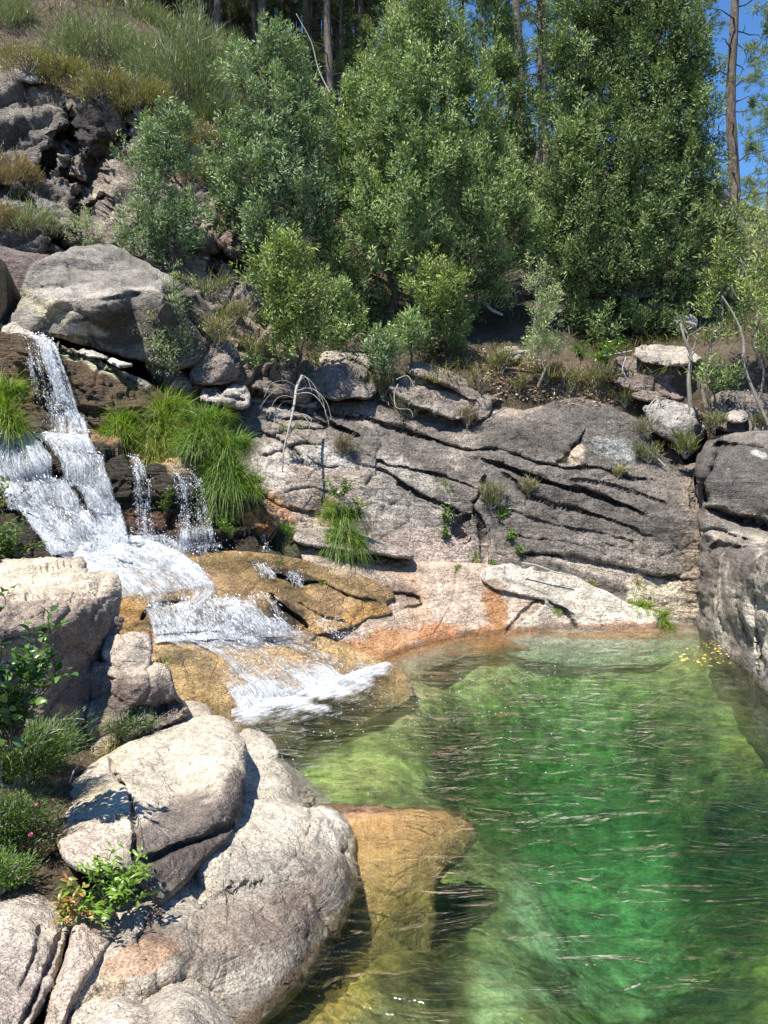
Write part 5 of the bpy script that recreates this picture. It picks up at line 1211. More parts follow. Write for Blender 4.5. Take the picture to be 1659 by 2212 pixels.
def foliage(lobes, kind, dens, seed, elong=1.15, scale=1.0):
    r = np.random.default_rng(seed)
    k = KINDS[kind]
    C, D, S = crown_points(lobes, dens, r, elong)
    n = k['n']; N = len(C)
    up = np.array([0, 0, 1.0])
    axis = D * (1 - k['up']) + up * k['up'] + r.normal(0, 0.25, (N, 3)); axis /= np.linalg.norm(axis, axis=1)[:, None]
    sr = k['sr'] * r.uniform(0.6, 1.35, N) * scale
    t = r.uniform(-1, 1, (N, n))
    wid = np.sqrt(np.clip(1 - ((t + 0.25) / 1.3) ** 2, 0, 1)) * 0.55     # plume: wide low, pointed top
    side = r.normal(0, 1, (N, n, 3)); side -= (side * axis[:, None]).sum(-1)[..., None] * axis[:, None]
    side /= np.linalg.norm(side, axis=2)[..., None]
    rho = np.sqrt(r.uniform(0, 1, (N, n)))
    pos = C[:, None] + axis[:, None] * (t * sr[:, None])[..., None] + side * (wid * rho * sr[:, None])[..., None]
    dirs = axis[:, None] * 0.75 + side * 0.75 + r.normal(0, 0.35, (N, n, 3))
    base = np.array(k['cols'])
    ci = r.integers(0, len(base), N)
    tone = 1 + 0.22 * vnoise(C * 1.3, 8)
    col = base[ci] * tone[:, None] * np.array([1.66, 1.62, 1.35])
    col = np.repeat(col[:, None], n, 1) * r.uniform(0.75, 1.3, (N, n, 1))
    tipm = (t > 0.4)[..., None]
    col = np.where(tipm, col * np.array([1.18, 1.14, 1.05]), col)
    pos = pos.reshape(-1, 3); dirs = dirs.reshape(-1, 3); col = col.reshape(-1, 3)
    L = k['L'] * r.uniform(0.6, 1.25, len(pos)) * scale; W = k['W'] * r.uniform(0.7, 1.3, len(pos)) * scale
    face = (D * 0.9 + np.array([-0.1, -0.15, 0.75]))[:, None] * np.ones((1, n, 1)) + side * 0.25
    V, Fq = leaf_quads(pos, dirs, L, W, r, face=face.reshape(-1, 3))
    return V, Fq, np.repeat(col, 4, 0)

def trunk_mesh(base, tops, r0, seed, n=10, amp=0.35, k=7):
    r = np.random.default_rng(seed)
    parts = []
    main = wander(base, tops[0], n, amp, r)
    parts.append(tube(main, np.linspace(r0, r0 * 0.25, n), k))
    for tp in tops[1:]:
        tp = np.asarray(tp, float)
        j = r.integers(max(1, n // 6), max(2, int(n * 0.7)))
        # limb leaves the trunk below its end
        hs = main[:, 2]; j = int(np.clip(np.searchsorted(hs, tp[2] - 0.6 * np.linalg.norm(tp[:2] - main[-1, :2]) - 0.3), 1, n - 2))
        parts.append(tube(wander(main[j], tp, 7, amp, r, 0.04), np.linspace(r0 * 0.4, r0 * 0.09, 7), 5))
    return merge(parts)

def tree(name, label, base, lobes, kind='wattle', dens=15, r0=0.10, seed=1, bark='bark', group=None, cat='tree', elong=1.15, scale=1.0, leafmat='leaf'):
    """base = (x, y, Y); lobes (x, y, radius, dY)"""
    Yb = base[2]
    lb = [(a, b, c, Yb + (l[0] if l else 0)) for a, b, c, *l in lobes]
    bp_ = P(*base); bp_[2] -= 0.15
    root = empty(name, bp_, label, cat, group)
    V, Fq, col = foliage(lb, kind, dens, seed, elong, scale)
    mesh_np('crown', V, Fq, M[leafmat], col=col, parent=root, smooth=False)
    tops = sorted([P(a, b, Y) for a, b, c, Y in lb], key=lambda v: -v[2])
    V, Fl = trunk_mesh(bp_, tops, r0, seed)
    mesh_np('trunk', V, Fl, M[bark], parent=root)
    return root

# ---- blades: grass, broom, needles
def blades(B, D, L, W, droop, r, seg=4):
    """curved tapering blades from B along D; droop bends them down"""
    n = len(B)
    D = D / (np.linalg.norm(D, axis=1)[:, None] + 1e-9)
    L = np.broadcast_to(L, n); W = np.broadcast_to(W, n); droop = np.broadcast_to(droop, n)
    S = np.cross(D, np.array([0, 0, 1.0]) + r.normal(0, 0.4, (n, 3))); S /= np.linalg.norm(S, axis=1)[:, None] + 1e-9
    rows = []
    for i in range(seg + 1):
        t = i / seg
        c = B + D * (L * t)[:, None]; c = c.copy(); c[:, 2] -= droop * L * t * t
        w = (W * (1 - t) ** 0.7 * 0.5 + 0.0004)[:, None]
        rows.append(np.stack([c - S * w, c + S * w], 1))
    V = np.stack(rows, 1)                                   # n, seg+1, 2, 3
    V = V.reshape(-1, 3)
    k = 2 * (seg + 1)
    i = (np.arange(n) * k)[:, None] + (np.arange(seg) * 2)[None]
    Fq = np.stack([i, i + 1, i + 3, i + 2], -1).reshape(-1, 4)
    return V, Fq, k

def grass(name, label, x, y, Y, w, h, n=350, seed=1, cols=((0.10, 0.19, 0.025), (0.16, 0.24, 0.03), (0.24, 0.27, 0.05)), droop=0.6, bw=0.010, hang=0.0, cat='grass tuft', depth=0.6, group=None, yellow=0.1):
    """tuft rooted around (x, y, Y) whose picture size is about w x h D"""
    r = np.random.default_rng(seed)
    Y = surf(x, y, Y, 0.9); c = P(x, y, Y); W = w * Y / F / 2; H = h * Y / F
    a = r.uniform(0, 2 * np.pi, n); rho = np.sqrt(r.uniform(0, 1, n))
    off = np.stack([np.cos(a) * rho * W * 0.62, np.sin(a) * rho * W * 0.62 * depth, r.uniform(-0.12, 0.12, n) * H], -1)
    off[:, 2] += -hang * H * rho * (np.sin(a) < 0.3)
    B = c + off
    D = np.stack([np.cos(a) * rho * 0.9, np.sin(a) * rho * 0.9 - 0.15, 1 + 0 * a], -1) + r.normal(0, 0.38, (n, 3))
    L = H * r.uniform(0.35, 1.05, n)
    V, Fq, k = blades(B, D, L, bw * r.uniform(0.6, 1.4, n), droop * 0.75 * r.uniform(0.3, 1.6, n), r, 5)
    base = np.array(cols)
    col = base[r.integers(0, len(base), n)] * r.uniform(0.7, 1.35, (n, 1))
    dry = r.uniform(0, 1, n) < yellow
    col[dry] = np.array((0.33, 0.29, 0.11)) * r.uniform(0.7, 1.2, (dry.sum(), 1))
    return tag(mesh_np(name, V, Fq, M['grass'], col=np.repeat(col, k, 0), origin=c, smooth=False), label, cat, group)

def broom(name, label, x, y, Y, w, h, n=900, seed=1, cols=((0.15, 0.19, 0.085), (0.20, 0.23, 0.12), (0.12, 0.155, 0.07)), stems=7, group=None, cat='shrub', fan=0.55, stemcol='pale_bark', bw=0.010, spread=1.6, tw=0.35):
    """wiry shrub: woody stems that fan out, fine upright green switches towards their ends"""
    r = np.random.default_rng(seed)
    Y = surf(x, y, Y, 1.0); c = P(x, y, Y); W = w * Y / F / 2; H = h * Y / F
    root = empty(name, c, label, cat, group)
    parts, tips = [], []
    for i in range(stems):
        a = r.uniform(0, 2 * np.pi); q = r.uniform(0.2, 1)
        e = c + np.array([np.cos(a) * W * q * 0.85, np.sin(a) * W * q * 0.6, H * r.uniform(0.55, 0.85)])
        s = wander(c, e, 8, 0.5, r); parts.append(tube(s, np.linspace(0.022, 0.006, 8), 5)); tips.append(s)
        for j in range(3):
            k = r.integers(2, 7); e2 = s[k] + np.array([r.normal(0, .3) * W, r.normal(0, .3) * W, H * r.uniform(0.15, 0.4)])
            s2 = wander(s[k], e2, 5, 0.5, r); parts.append(tube(s2, np.linspace(0.010, 0.003, 5), 4)); tips.append(s2)
    V, Fl = merge(parts); mesh_np('stem', V, Fl, M[stemcol], parent=root)
    P_ = np.concatenate([t[len(t) // 3:] for t in tips])
    B = P_[r.integers(0, len(P_), n)] + r.normal(0, 0.10, (n, 3)) * np.array([W * spread, W * spread * .7, H * 0.5])
    if name in ('broom_shrub', 'scrub_bush'):
        K = 60; a = r.uniform(0, 2 * np.pi, K); rho = np.sqrt(r.uniform(0, 1, K))
        top = np.sqrt(1 - 0.8 * rho ** 2) * r.uniform(0.75, 1.12, K)
        cc = c + np.stack([np.cos(a) * rho * W, np.sin(a) * rho * W * 0.7, H * top * r.uniform(0.35, 0.8, K)], -1)
        B = cc[r.integers(0, K, n)] + r.normal(0, 1, (n, 3)) * np.array([W * 0.11, W * 0.11, H * 0.10])
        tw = tw * 0.9; fan = fan * 0.8
    rel = (B - c) / np.array([max(W, .01), max(W, .01), H])
    D = np.stack([rel[:, 0] * fan, rel[:, 1] * fan, 1 + 0 * rel[:, 0]], -1) + r.normal(0, 0.45, (n, 3))
    V, Fq, k = blades(B, D, H * tw * r.uniform(0.5, 1.1, n), bw * r.uniform(0.6, 1.3, n), r.uniform(-0.05, 0.3, n), r, 3)
    base = np.array(cols); col = base[r.integers(0, len(base), n)] * r.uniform(0.7, 1.3, (n, 1))
    mesh_np('foliage', V, Fq, M['leaf'], col=np.repeat(col, k, 0), parent=root, smooth=False)
    return root

def copy_tree(o, loc, rz=0.0, sc=1.0):
    c = o.copy(); scene.collection.objects.link(c); c.location = loc; c.rotation_euler = (0, 0, rz); c.scale = (sc, sc, sc)
    for ch in o.children:
        d = ch.copy(); scene.collection.objects.link(d); d.parent = c
    return c

# ------------------------------------------------------------------ pines behind
def pine(name, label, base, H, r0, seed, lean=(0, 0), crown0=0.5, nb=26, needles=5200, group=None, bare=0.25, ncol=((0.11, 0.14, 0.055), (0.15, 0.18, 0.075), (0.08, 0.105, 0.045)), nlen=0.16):
    r = np.random.default_rng(seed)
    root = empty(name, base, label, 'pine tree', group)
    b = np.array(base, float); b[2] -= 0.3
    top = b + np.array([lean[0], lean[1], H])
    s = wander(b, top, 16, 0.06, r)
    V, Fl = tube(s, np.linspace(r0, r0 * 0.3, 16), 9); mesh_np('trunk', V, Fl, M['pine_bark'], parent=root)
    parts, tips = [], []
    for i in range(nb):
        t = bare + (1 - bare) * (i + r.uniform(0, 1)) / nb
        j = t * 15; k = int(min(j, 14)); o = s[k] + (s[k + 1] - s[k]) * (j - k)
        a = r.uniform(0, 2 * np.pi); live = t > crown0
        L = (r.uniform(0.5, 1.3) if not live else r.uniform(0.8, 2.0) * (1.3 - t * 0.7))
        e = o + np.array([np.cos(a) * L, np.sin(a) * L, r.uniform(-0.25, 0.35) * L])
        br = wander(o, e, 7, 0.35, r, 0.08)
        parts.append(tube(br, np.linspace(r0 * 0.16, 0.006, 7), 4))
        if live: tips.append(br[2:])
        if r.uniform() < 0.7:
            k2 = r.integers(2, 6); e2 = br[k2] + r.normal(0, 0.35, 3) * L * 0.6
            b2 = wander(br[k2], e2, 4, 0.3, r); parts.append(tube(b2, np.linspace(0.012, 0.004, 4), 4))
            if live: tips.append(b2)
    V, Fl = merge(parts); mesh_np('branches', V, Fl, M['bark'], parent=root)
    if tips and needles:
        Pt = np.concatenate(tips); nc = max(1, needles // 40)
        cc = Pt[r.integers(0, len(Pt), nc)] + r.normal(0, 0.12, (nc, 3))
        C = np.repeat(cc, 40, 0) + r.normal(0, 0.05, (nc * 40, 3)); n = len(C)
        D = r.normal(0, 1, (n, 3)) + np.array([0, 0, 0.5])
        V, Fq = leaf_quads(C, D, nlen * r.uniform(0.6, 1.2, n), 0.024, r)
        base_ = np.array(ncol); col = base_[r.integers(0, len(base_), n)] * r.uniform(0.7, 1.4, (n, 1))
        mesh_np('crown', V, Fq, M['grass'], col=np.repeat(col, 4, 0) * 1.5, parent=root, smooth=False)
    return root

def hill_at(x, Y):
    """ground place under picture column x at distance Y"""
    X = (x - CX) / F * Y / 1.025
    return np.array([X, Y, float(hill_z(X, Y)[0])])

b_ = hill_at(1580, 21.5)
pine('pine_tree', 'tall dark pine trunk with bare side twigs standing against the blue sky at the right', b_, 15.5, 0.17, 5, lean=(-0.35, 0), crown0=0.66, nb=46, needles=9000, bare=0.15)
b_ = hill_at(1128, 25); pine('pine_tree', 'brown pine trunk rising in the gap between the two big leafy trees', b_, 17, 0.19, 6, lean=(-0.5, 0), crown0=0.6, nb=40, needles=9000)
b_ = hill_at(1148, 28); pine('pine_tree', 'second, thinner pine trunk in the gap between the two big leafy trees', b_, 17, 0.12, 61, lean=(0.2, 0), crown0=0.5, nb=40, needles=8000)
b_ = hill_at(1205, 29); pine('pine_tree', 'pine trunk showing above the left shoulder of the right-hand leafy tree', b_, 18, 0.17, 7, lean=(0.1, 0), crown0=0.55, nb=40, needles=9000)
b_ = hill_at(222, 25); pine('pine_tree', 'pale thick pine trunk above the broom at the top left', b_, 12, 0.20, 8, crown0=0.6, nb=26, needles=8000)
b_ = hill_at(722, 26); pine('pine_tree', 'dark slanting pine trunk just left of the tall central tree', b_, 15, 0.16, 9, lean=(-0.6, 0), crown0=0.5, nb=40, needles=9000)

rp = np.random.default_rng(33)
pg = 'pines crowding the slope in the background'
src = []
for i in range(4):
    x = [140, 640, 780, 960][i]; Y = [29, 30, 31, 33][i]
    src.append(pine('pine_tree', 'thin straight pine in the background wood', hill_at(x, Y), 15 + i * 0.8, 0.10 + 0.015 * i, 40 + i, lean=(0.2 * (-1) ** i, 0), crown0=[0.3, 0.45, 0.25, 0.38][i], nb=60, needles=13000, group=pg))
cols_x = [500, 520, 548, 575, 600, 625, 645, 660, 675, 700, 715, 728, 742, 760, 775, 790, 808, 825, 845, 100, 130, 160, 190, 240, 270, 300, 330, -40, 30, 75, 110, 175, 255, 290, 335, 375, 415, 452, 492, 505, 540, 560, 590, 610, 655, 668, 690, 705, 735, 748, 765, 800, 815, 850, 880, 930, 1000, 1050, 1095, 1170, 1240, 1290, 1340, 1400, 1460, 1500, 60, 200, 310, 470, 575, 630, 680, 790, 835, 900, 1070, 1190]
for i, x in enumerate(cols_x):
    Y = rp.uniform(27, 33) if i < 27 else rp.uniform(29, 46); h = hill_at(x + rp.uniform(-8, 8), Y); h[2] -= 0.2
    copy_tree(src[i % 4], h, rp.uniform(0, 6.28), rp.uniform(0.8, 1.2))
ypg = 'young bushy pines filling the wood behind'
yp = pine('young_pine', 'bushy young pine between the trunks of the background wood', hill_at(560, 30), 6.5, 0.07, 48, crown0=0.08, nb=60, needles=15000, group=ypg, bare=0.08, ncol=((0.13, 0.16, 0.075), (0.17, 0.19, 0.10), (0.10, 0.13, 0.06)))
for i, x in enumerate([-20, 30, 90, 60, 180, 300, 380, 450, 520, 700, 790, 1100, 1190, 350, 240, 120]):
    Y = rp.uniform(30, 42); h = hill_at(x, Y); copy_tree(yp, h, rp.uniform(0, 6.28), rp.uniform(0.8, 1.4))
for x in [95, 125, 160, 255, 285, 310, 350, 440, 475]:
    h = hill_at(x, rp.uniform(23.5, 26.5)); h[2] -= 0.3; copy_tree(src[int(x) % 4], h, rp.uniform(0, 6.28), rp.uniform(0.75, 1.0))
# pine branches hanging in from the right
b_ = hill_at(1760, 19); pine('pine_tree', 'pine whose needled branches reach in at the right edge against the sky', b_, 14, 0.16, 77, crown0=0.3, nb=46, needles=15000, bare=0.25)
b_ = hill_at(1660, 30); pine('pine_tree', 'small young pine with bluish needles at the right edge, low against the sky', b_, 6.8, 0.07, 78, crown0=0.25, nb=30, needles=9000, ncol=((0.12, 0.16, 0.08), (0.16, 0.20, 0.11)))

# ------------------------------------------------------------------ leafy trees
tree('leafy_tree', 'bluish green tree left of centre with drooping lower boughs over the cliff foot', (600, 640, 18.4),
     [(590, 105, 42), (540, 165, 55), (620, 165, 50, .3), (655, 240, 50, .4), (575, 245, 66, -.3), (520, 300, 48), (655, 330, 62, .2), (560, 345, 62, -.4), (610, 415, 74, -.3), (540, 425, 50), (680, 430, 50, .2), (575, 500, 55, -.3), (655, 510, 52), (610, 560, 46), (505, 390, 34)], 'wattle_blue', 17, 0.09, 101)
tree('leafy_tree', 'tall dark green tree behind the right shoulder of the big central tree', (1080, 640, 22),
     [(1050, -10, 50), (1070, 70, 46), (1105, 150, 44), (1060, 180, 56), (1120, 235, 44), (1080, 290, 60), (1125, 340, 44), (1110, 400, 52), (1075, 460, 60), (1140, 470, 40)], 'wattle_dark', 15, 0.11, 102)
tree('leafy_tree', 'biggest leafy tree in the centre, a stack of pale green plumes', (880, 800, 19),
     [(905, 20, 48), (940, 70, 56), (880, 110, 66), (965, 140, 62, .2), (820, 175, 52), (1000, 200, 66, .3), (900, 210, 88, -.3), (770, 255, 60), (860, 300, 90, -.4), (980, 300, 92, -.2), (740, 330, 56), (1040, 370, 72, .2), (790, 380, 74, -.3), (915, 400, 95, -.6), (725, 420, 50), (855, 470, 92, -.7), (1000, 455, 78, -.1),
      (1090, 470, 60, .3), (760, 490, 66, -.2), (700, 530, 52), (930, 530, 78, -.4), (1040, 550, 70), (1120, 560, 56, .4), (820, 560, 72, -.3), (740, 590, 48), (900, 610, 60), (1070, 620, 46, .4), (1150, 500, 50, .6), (1160, 580, 46, .6), (900, 60, 60, .9), (940, 200, 80, 1.0), (860, 260, 70, 1.0), (1000, 330, 80, 1.0), (800, 330, 60, 1.0), (980, 620, 50, .2), (780, 640, 46), (830, 660, 40, .3), (1010, 660, 44, .4), (700, 600, 44), (960, 680, 40, .6)], 'wattle', 16, 0.14, 103)
tree('leafy_tree', 'huge dark leafy tree filling the right, pale lobes stepping down its left flank', (1330, 780, 20),
     [(1330, -60, 90), (1250, 30, 60), (1210, 110, 50), (1420, 0, 80), (1340, 60, 90, .3), (1480, 70, 60), (1230, 170, 66), (1320, 170, 90, .3), (1420, 140, 90, .2), (1500, 170, 50), (1210, 250, 56), (1290, 260, 70), (1400, 250, 90, .3), (1500, 260, 62), (1250, 330, 70, -.3), (1330, 340, 90, -.2), (1430, 340, 86), (1520, 330, 48),
      (1230, 400, 62, -.3), (1300, 430, 80, -.5), (1390, 430, 80, -.2), (1480, 420, 74), (1540, 410, 44), (1200, 470, 56), (1270, 500, 80, -.5), (1360, 510, 84, -.4), (1450, 510, 80, -.1), (1530, 490, 54), (1240, 570, 66, -.2), (1330, 590, 84, -.2), (1420, 590, 84), (1510, 570, 60), (1190, 550, 40), (1370, 660, 66, .3), (1460, 650, 56, .4), (1290, 650, 50, .4), (1380, 60, 70, .8), (1300, 120, 70, .8), (1450, 200, 70, .8), (1380, 300, 80, .8), (1480, 360, 60, .6), (1240, 640, 40, .3), (1330, 690, 50, .6), (1430, 700, 48, .6), (1510, 650, 46, .3), (1560, 540, 44, .3), (1560, 600, 40, .4)], 'wattle_dark', 15, 0.16, 104)
tree('leafy_tree', 'small slender tree growing from the cliff foot at the left, its thin dark trunk showing', (372, 570, 17.3),
     [(365, 262, 34), (330, 300, 42), (390, 300, 38), (300, 345, 36), (360, 350, 46), (405, 360, 34), (330, 410, 34), (310, 460, 40), (385, 440, 36), (360, 500, 46), (290, 500, 34), (420, 470, 32), (330, 530, 34), (410, 525, 30)], 'wattle_blue', 13, 0.05, 105)
tree('leafy_tree', 'bright green young tree in front, left of the dead white sapling', (648, 800, 15.9),
     [(612, 525, 26), (585, 560, 36), (635, 555, 34), (565, 600, 34), (615, 605, 46), (660, 605, 34), (595, 650, 46), (650, 660, 48), (685, 630, 26), (610, 705, 46), (665, 715, 40), (635, 750, 34)], 'fresh', 19, 0.05, 106)
tree('sapling', 'pale grey-green cone-shaped sapling standing on the bank between the two big trees', (1163, 820, 17),
     [(1165, 590, 16), (1160, 620, 24), (1175, 655, 32), (1165, 695, 36), (1180, 735, 38), (1195, 765, 24), (1155, 760, 28)], 'grey', 30, 0.035, 107, bark='pale_bark', elong=1.4)
tree('shrub', 'round bright shrub on the bank in front of the central tree trunk', (832, 810, 16.6), [(830, 745, 26), (815, 770, 24), (848, 765, 24), (830, 790, 22)], 'wattle_blue', 22, 0.03, 108, cat='shrub')
tree('shrub', 'leafy shrub with pale upright plumes right of the central trunk, higher of two', (945, 720, 17.4), [(925, 585, 26), (955, 605, 30), (900, 625, 26), (950, 645, 36), (985, 630, 24), (925, 665, 30)], 'fresh', 19, 0.03, 109, cat='shrub')
tree('shrub', 'leafy shrub below the central tree, the lower of two, near its trunk', (888, 780, 17.0), [(885, 690, 20), (870, 715, 26), (900, 720, 24), (885, 745, 24)], 'wattle', 19, 0.03, 110, cat='shrub')
tree('shrub', 'dark shrub in the shade at the foot of the central tree', (960, 790, 18), [(950, 720, 34), (990, 740, 30), (920, 745, 30), (970, 700, 30)], 'wattle_dark', 14, 0.03, 111, cat='shrub')
tree('shrub', 'dark shrub in the shade at the foot of the right-hand tree', (1420, 740, 19.4), [(1400, 690, 40), (1450, 700, 36), (1360, 700, 34), (1300, 710, 34)], 'wattle_dark', 12, 0.03, 112, cat='shrub')
tree('shrub', 'leafy shrub filling the gap under the bluish tree beside the bright young tree', (740, 760, 17.6), [(720, 640, 34), (745, 680, 34), (710, 700, 34), (760, 720, 30), (730, 740, 30)], 'wattle', 15, 0.03, 113, cat='shrub')
tree('shrub', 'grey-green trailing bush hanging over the right end of the huge rounded boulder', (372, 800, 14.7),
     [(375, 600, 20), (365, 640, 26), (390, 670, 28), (350, 690, 28), (380, 720, 34), (350, 750, 34), (395, 765, 28), (370, 790, 28)], 'grey', 24, 0.03, 114, cat='shrub')
tree('shrub', 'small bright bush at the foot of the cliff above the huge rounded boulder', (180, 530, 17.0), [(170, 482, 20), (190, 500, 24), (205, 520, 18)], 'grey', 30, 0.02, 115, cat='shrub')
tree('shrub', 'yellow-green thin-leaved shrub on the right bank, nearest the boulders', (1530, 880, 16.2),
     [(1545, 560, 34), (1590, 530, 40), (1560, 610, 44), (1610, 600, 44), (1540, 665, 36), (1590, 670, 44), (1625, 690, 30), (1520, 700, 26), (1560, 725, 26), (1600, 470, 30), (1555, 480, 24)], 'fresh', 9, 0.045, 116, cat='shrub', bark='pale_bark')
tree('shrub', 'sparse shrub with crooked pale stems at the right edge', (1650, 920, 15),
     [(1650, 520, 34), (1640, 580, 38), (1670, 640, 40), (1630, 700, 34), (1660, 740, 34), (1690, 560, 40), (1615, 640, 30)], 'fresh', 9, 0.05, 117, cat='shrub', bark='pale_bark', leafmat='leaf')
tree('shrub', 'low dark bush at the right edge beside the crooked pale stems', (1560, 870, 15.6), [(1550, 820, 26), (1580, 830, 22), (1530, 800, 20)], 'wattle_dark', 18, 0.02, 118, cat='shrub')

for i, (x, y, Y, lb, lab) in enumerate([
        (560, 720, 18.2, [(545, 650, 34), (580, 690, 34), (560, 620, 30)], 'dark shrub in the shade between the slender tree and the bright young tree'),
        (800, 760, 19, [(790, 690, 34), (760, 720, 26)], 'shaded shrub just left of the central tree trunk'),
        (1040, 700, 20.5, [(1030, 640, 36), (1060, 600, 34)], 'shaded shrub above the bare slope between the two big trees'),
        (1250, 740, 19.8, [(1240, 690, 34), (1275, 700, 30), (1220, 650, 30)], 'shaded shrub left of the right-hand tree trunk'),
        (480, 560, 19, [(470, 430, 34), (450, 370, 30), (490, 500, 34), (460, 480, 26)], 'shrub filling the gap between the slender tree and the bluish tree'),
        (640, 420, 26, [(690, 300, 40), (700, 240, 30)], 'pale tree in the wood behind the bluish and central trees'),
        (1190, 470, 28, [(1180, 420, 40), (1160, 470, 50)], 'tree in the wood behind, filling the gap between the two big trees'),
        (20, 60, 26, [(20, 10, 50), (-40, 30, 50), (80, -10, 46), (140, -20, 40), (40, -50, 60), (-30, -30, 60)], 'leafy tree in the wood at the top left corner'),
        (1640, 520, 28, [(1630, 470, 40), (1660, 440, 40), (1600, 500, 40)], 'pale distant shrub low against the sky at the right edge')]):
    tree('shrub' if i < 5 or i == 8 else 'leafy_tree', lab, (x, y, Y), lb, ['wattle_dark', 'wattle_dark', 'wattle', 'wattle_dark', 'wattle_blue', 'wattle', 'wattle_dark', 'wattle', 'grey'][i], 12, 0.04, 130 + i, cat='shrub' if i < 5 or i == 8 else 'tree')

# crooked pale stems on the right
for i, (lab, pts, r0) in enumerate([
        ('crooked pale stem leaning left from the right edge', [(1659, 915, 14.6), (1630, 850, 14.7), (1608, 790, 14.8), (1605, 730, 14.9), (1585, 680, 15), (1560, 640, 15.1)], 0.035),
        ('pale stem with a sharp bend beside the leaning one', [(1640, 860, 15.2), (1650, 800, 15.2), (1625, 740, 15.2), (1640, 690, 15.2), (1620, 620, 15.3), (1600, 560, 15.3)], 0.025),
        ('mossy broken upright stem between the boulders and the right-hand shrubs', [(1492, 880, 15.8), (1488, 820, 15.8), (1492, 770, 15.9), (1480, 735, 15.9), (1470, 700, 16)], 0.05),
        ('slanting dead pale branch near the top of the right-hand shrubs', [(1580, 620, 15), (1600, 650, 15), (1640, 640, 15), (1690, 610, 15)], 0.015)]):
    p = smooth_poly([tuple(q) for q in pts], 5, closed=False)
    Q = P(p[:, 0], p[:, 1], p[:, 2]); n = len(Q)
    parts = [tube(Q, np.linspace(r0, r0 * 0.4, n), 7)]
    r = np.random.default_rng(200 + i)
    for j in range(5):
        k = r.integers(n // 3, n - 1); parts.append(tube(wander(Q[k], Q[k] + r.normal(0, 0.3, 3) + np.array([0, 0, .25]), 5, 0.5, r), np.linspace(r0 * 0.35, 0.003, 5), 4))
    V, Fl = merge(parts)
    tag(mesh_np('branch', V, Fl, M['pale_bark'], origin=Q[0]), lab, 'branch')

# ------------------------------------------------------------------ broom and dry scrub on the cliff top
BG = ((0.21, 0.25, 0.12), (0.27, 0.30, 0.16), (0.16, 0.20, 0.09))
broom('broom_shrub', 'tall fan-shaped broom shrub with bare forking stems above the small slender tree', 402, 262, 21.5, 230, 235, 14400, 301, BG, stems=11, tw=0.13, bw=0.013, fan=0.9)
broom('broom_shrub', 'wide grey-green broom bush at the top left, below the pale thick pine trunk', 215, 180, 22.5, 230, 150, 11200, 302, BG, stems=11, tw=0.15, bw=0.013, fan=0.9)
broom('broom_shrub', 'broom bush at the far top left corner', 40, 120, 23.5, 200, 130, 10400, 303, BG, tw=0.16, bw=0.014, fan=0.9)
broom('broom_shrub', 'broom bush behind, between the pale pine trunk and the fan-shaped broom', 300, 130, 25, 180, 130, 9600, 304, BG, tw=0.16, bw=0.014, fan=0.9)
broom('broom_shrub', 'small broom bush beside the top of the bluish green tree', 470, 300, 21, 90, 130, 5600, 305, BG, tw=0.25, bw=0.013, fan=0.9)
for i, (x, y, Y, w, h, lab) in enumerate([(120, 80, 27, 170, 120, 'broom bush on the slope behind the cliff scrub, left of the pale pine trunk'), (340, 30, 29, 170, 130, 'broom bush high on the slope right of the pale pine trunk'), (20, 40, 28, 190, 110, 'broom bush at the upper left corner, highest on the slope'),
        (480, 200, 24, 130, 150, 'broom bush behind the fan-shaped broom, touching the bluish tree'), (560, 60, 30, 150, 120, 'pale green bush among the pine trunks above the bluish tree'), (250, 40, 31, 150, 110, 'grey-green bush behind the pale pine trunk')]):
    broom('broom_shrub', lab, x, y, Y, w, h, 9000, 350 + i, BG, stems=12, tw=0.16, bw=0.015, fan=0.9)
DR = ((0.30, 0.23, 0.10), (0.22, 0.20, 0.08), (0.17, 0.20, 0.07), (0.33, 0.29, 0.12))
for i, (x, y, Y, w, h, lab) in enumerate([
        (60, 160, 21, 150, 60, 'golden dry scrub on the cliff rim at the far left'), (150, 190, 21, 130, 70, 'dry yellowish scrub on the cliff rim, left of the brown bush'),
        (225, 225, 20.8, 130, 85, 'brown and green scrub bush overhanging the dark cliff hollow'), (300, 255, 20.4, 130, 100, 'rust-tinged scrub bush at the right end of the cliff rim'),
        (30, 420, 18.8, 110, 100, 'bleached dead bush clinging to the cliff at the left edge'), (0, 500, 17.6, 120, 70, 'dry grassy bush at the left edge above the reddish rock wall'),
        (370, 300, 20.4, 90, 70, 'yellow scrub just right of the cliff rim under the fan-shaped broom'), (440, 330, 20, 110, 70, 'dry straw-coloured scrub between the slender tree and the bluish tree'),
        (420, 395, 19.4, 80, 60, 'withered brown scrub on the cliff shoulder behind the slender tree')]):
    cc = ((0.36, 0.25, 0.14), (0.28, 0.19, 0.11), (0.33, 0.29, 0.17)) if i in (4, 8, 5) else DR
    broom('scrub_bush', lab, x, y, Y, w, h, 5200, 320 + i, cc, stems=12, fan=1.2, tw=0.16, bw=0.015, spread=2.8)
broom('broom_shrub', 'grey-green broom sprouting below the bleached dead bush at the left edge', 60, 520, 17.4, 130, 90, 1300, 340, BG, stems=6, fan=1.0, bw=0.012)

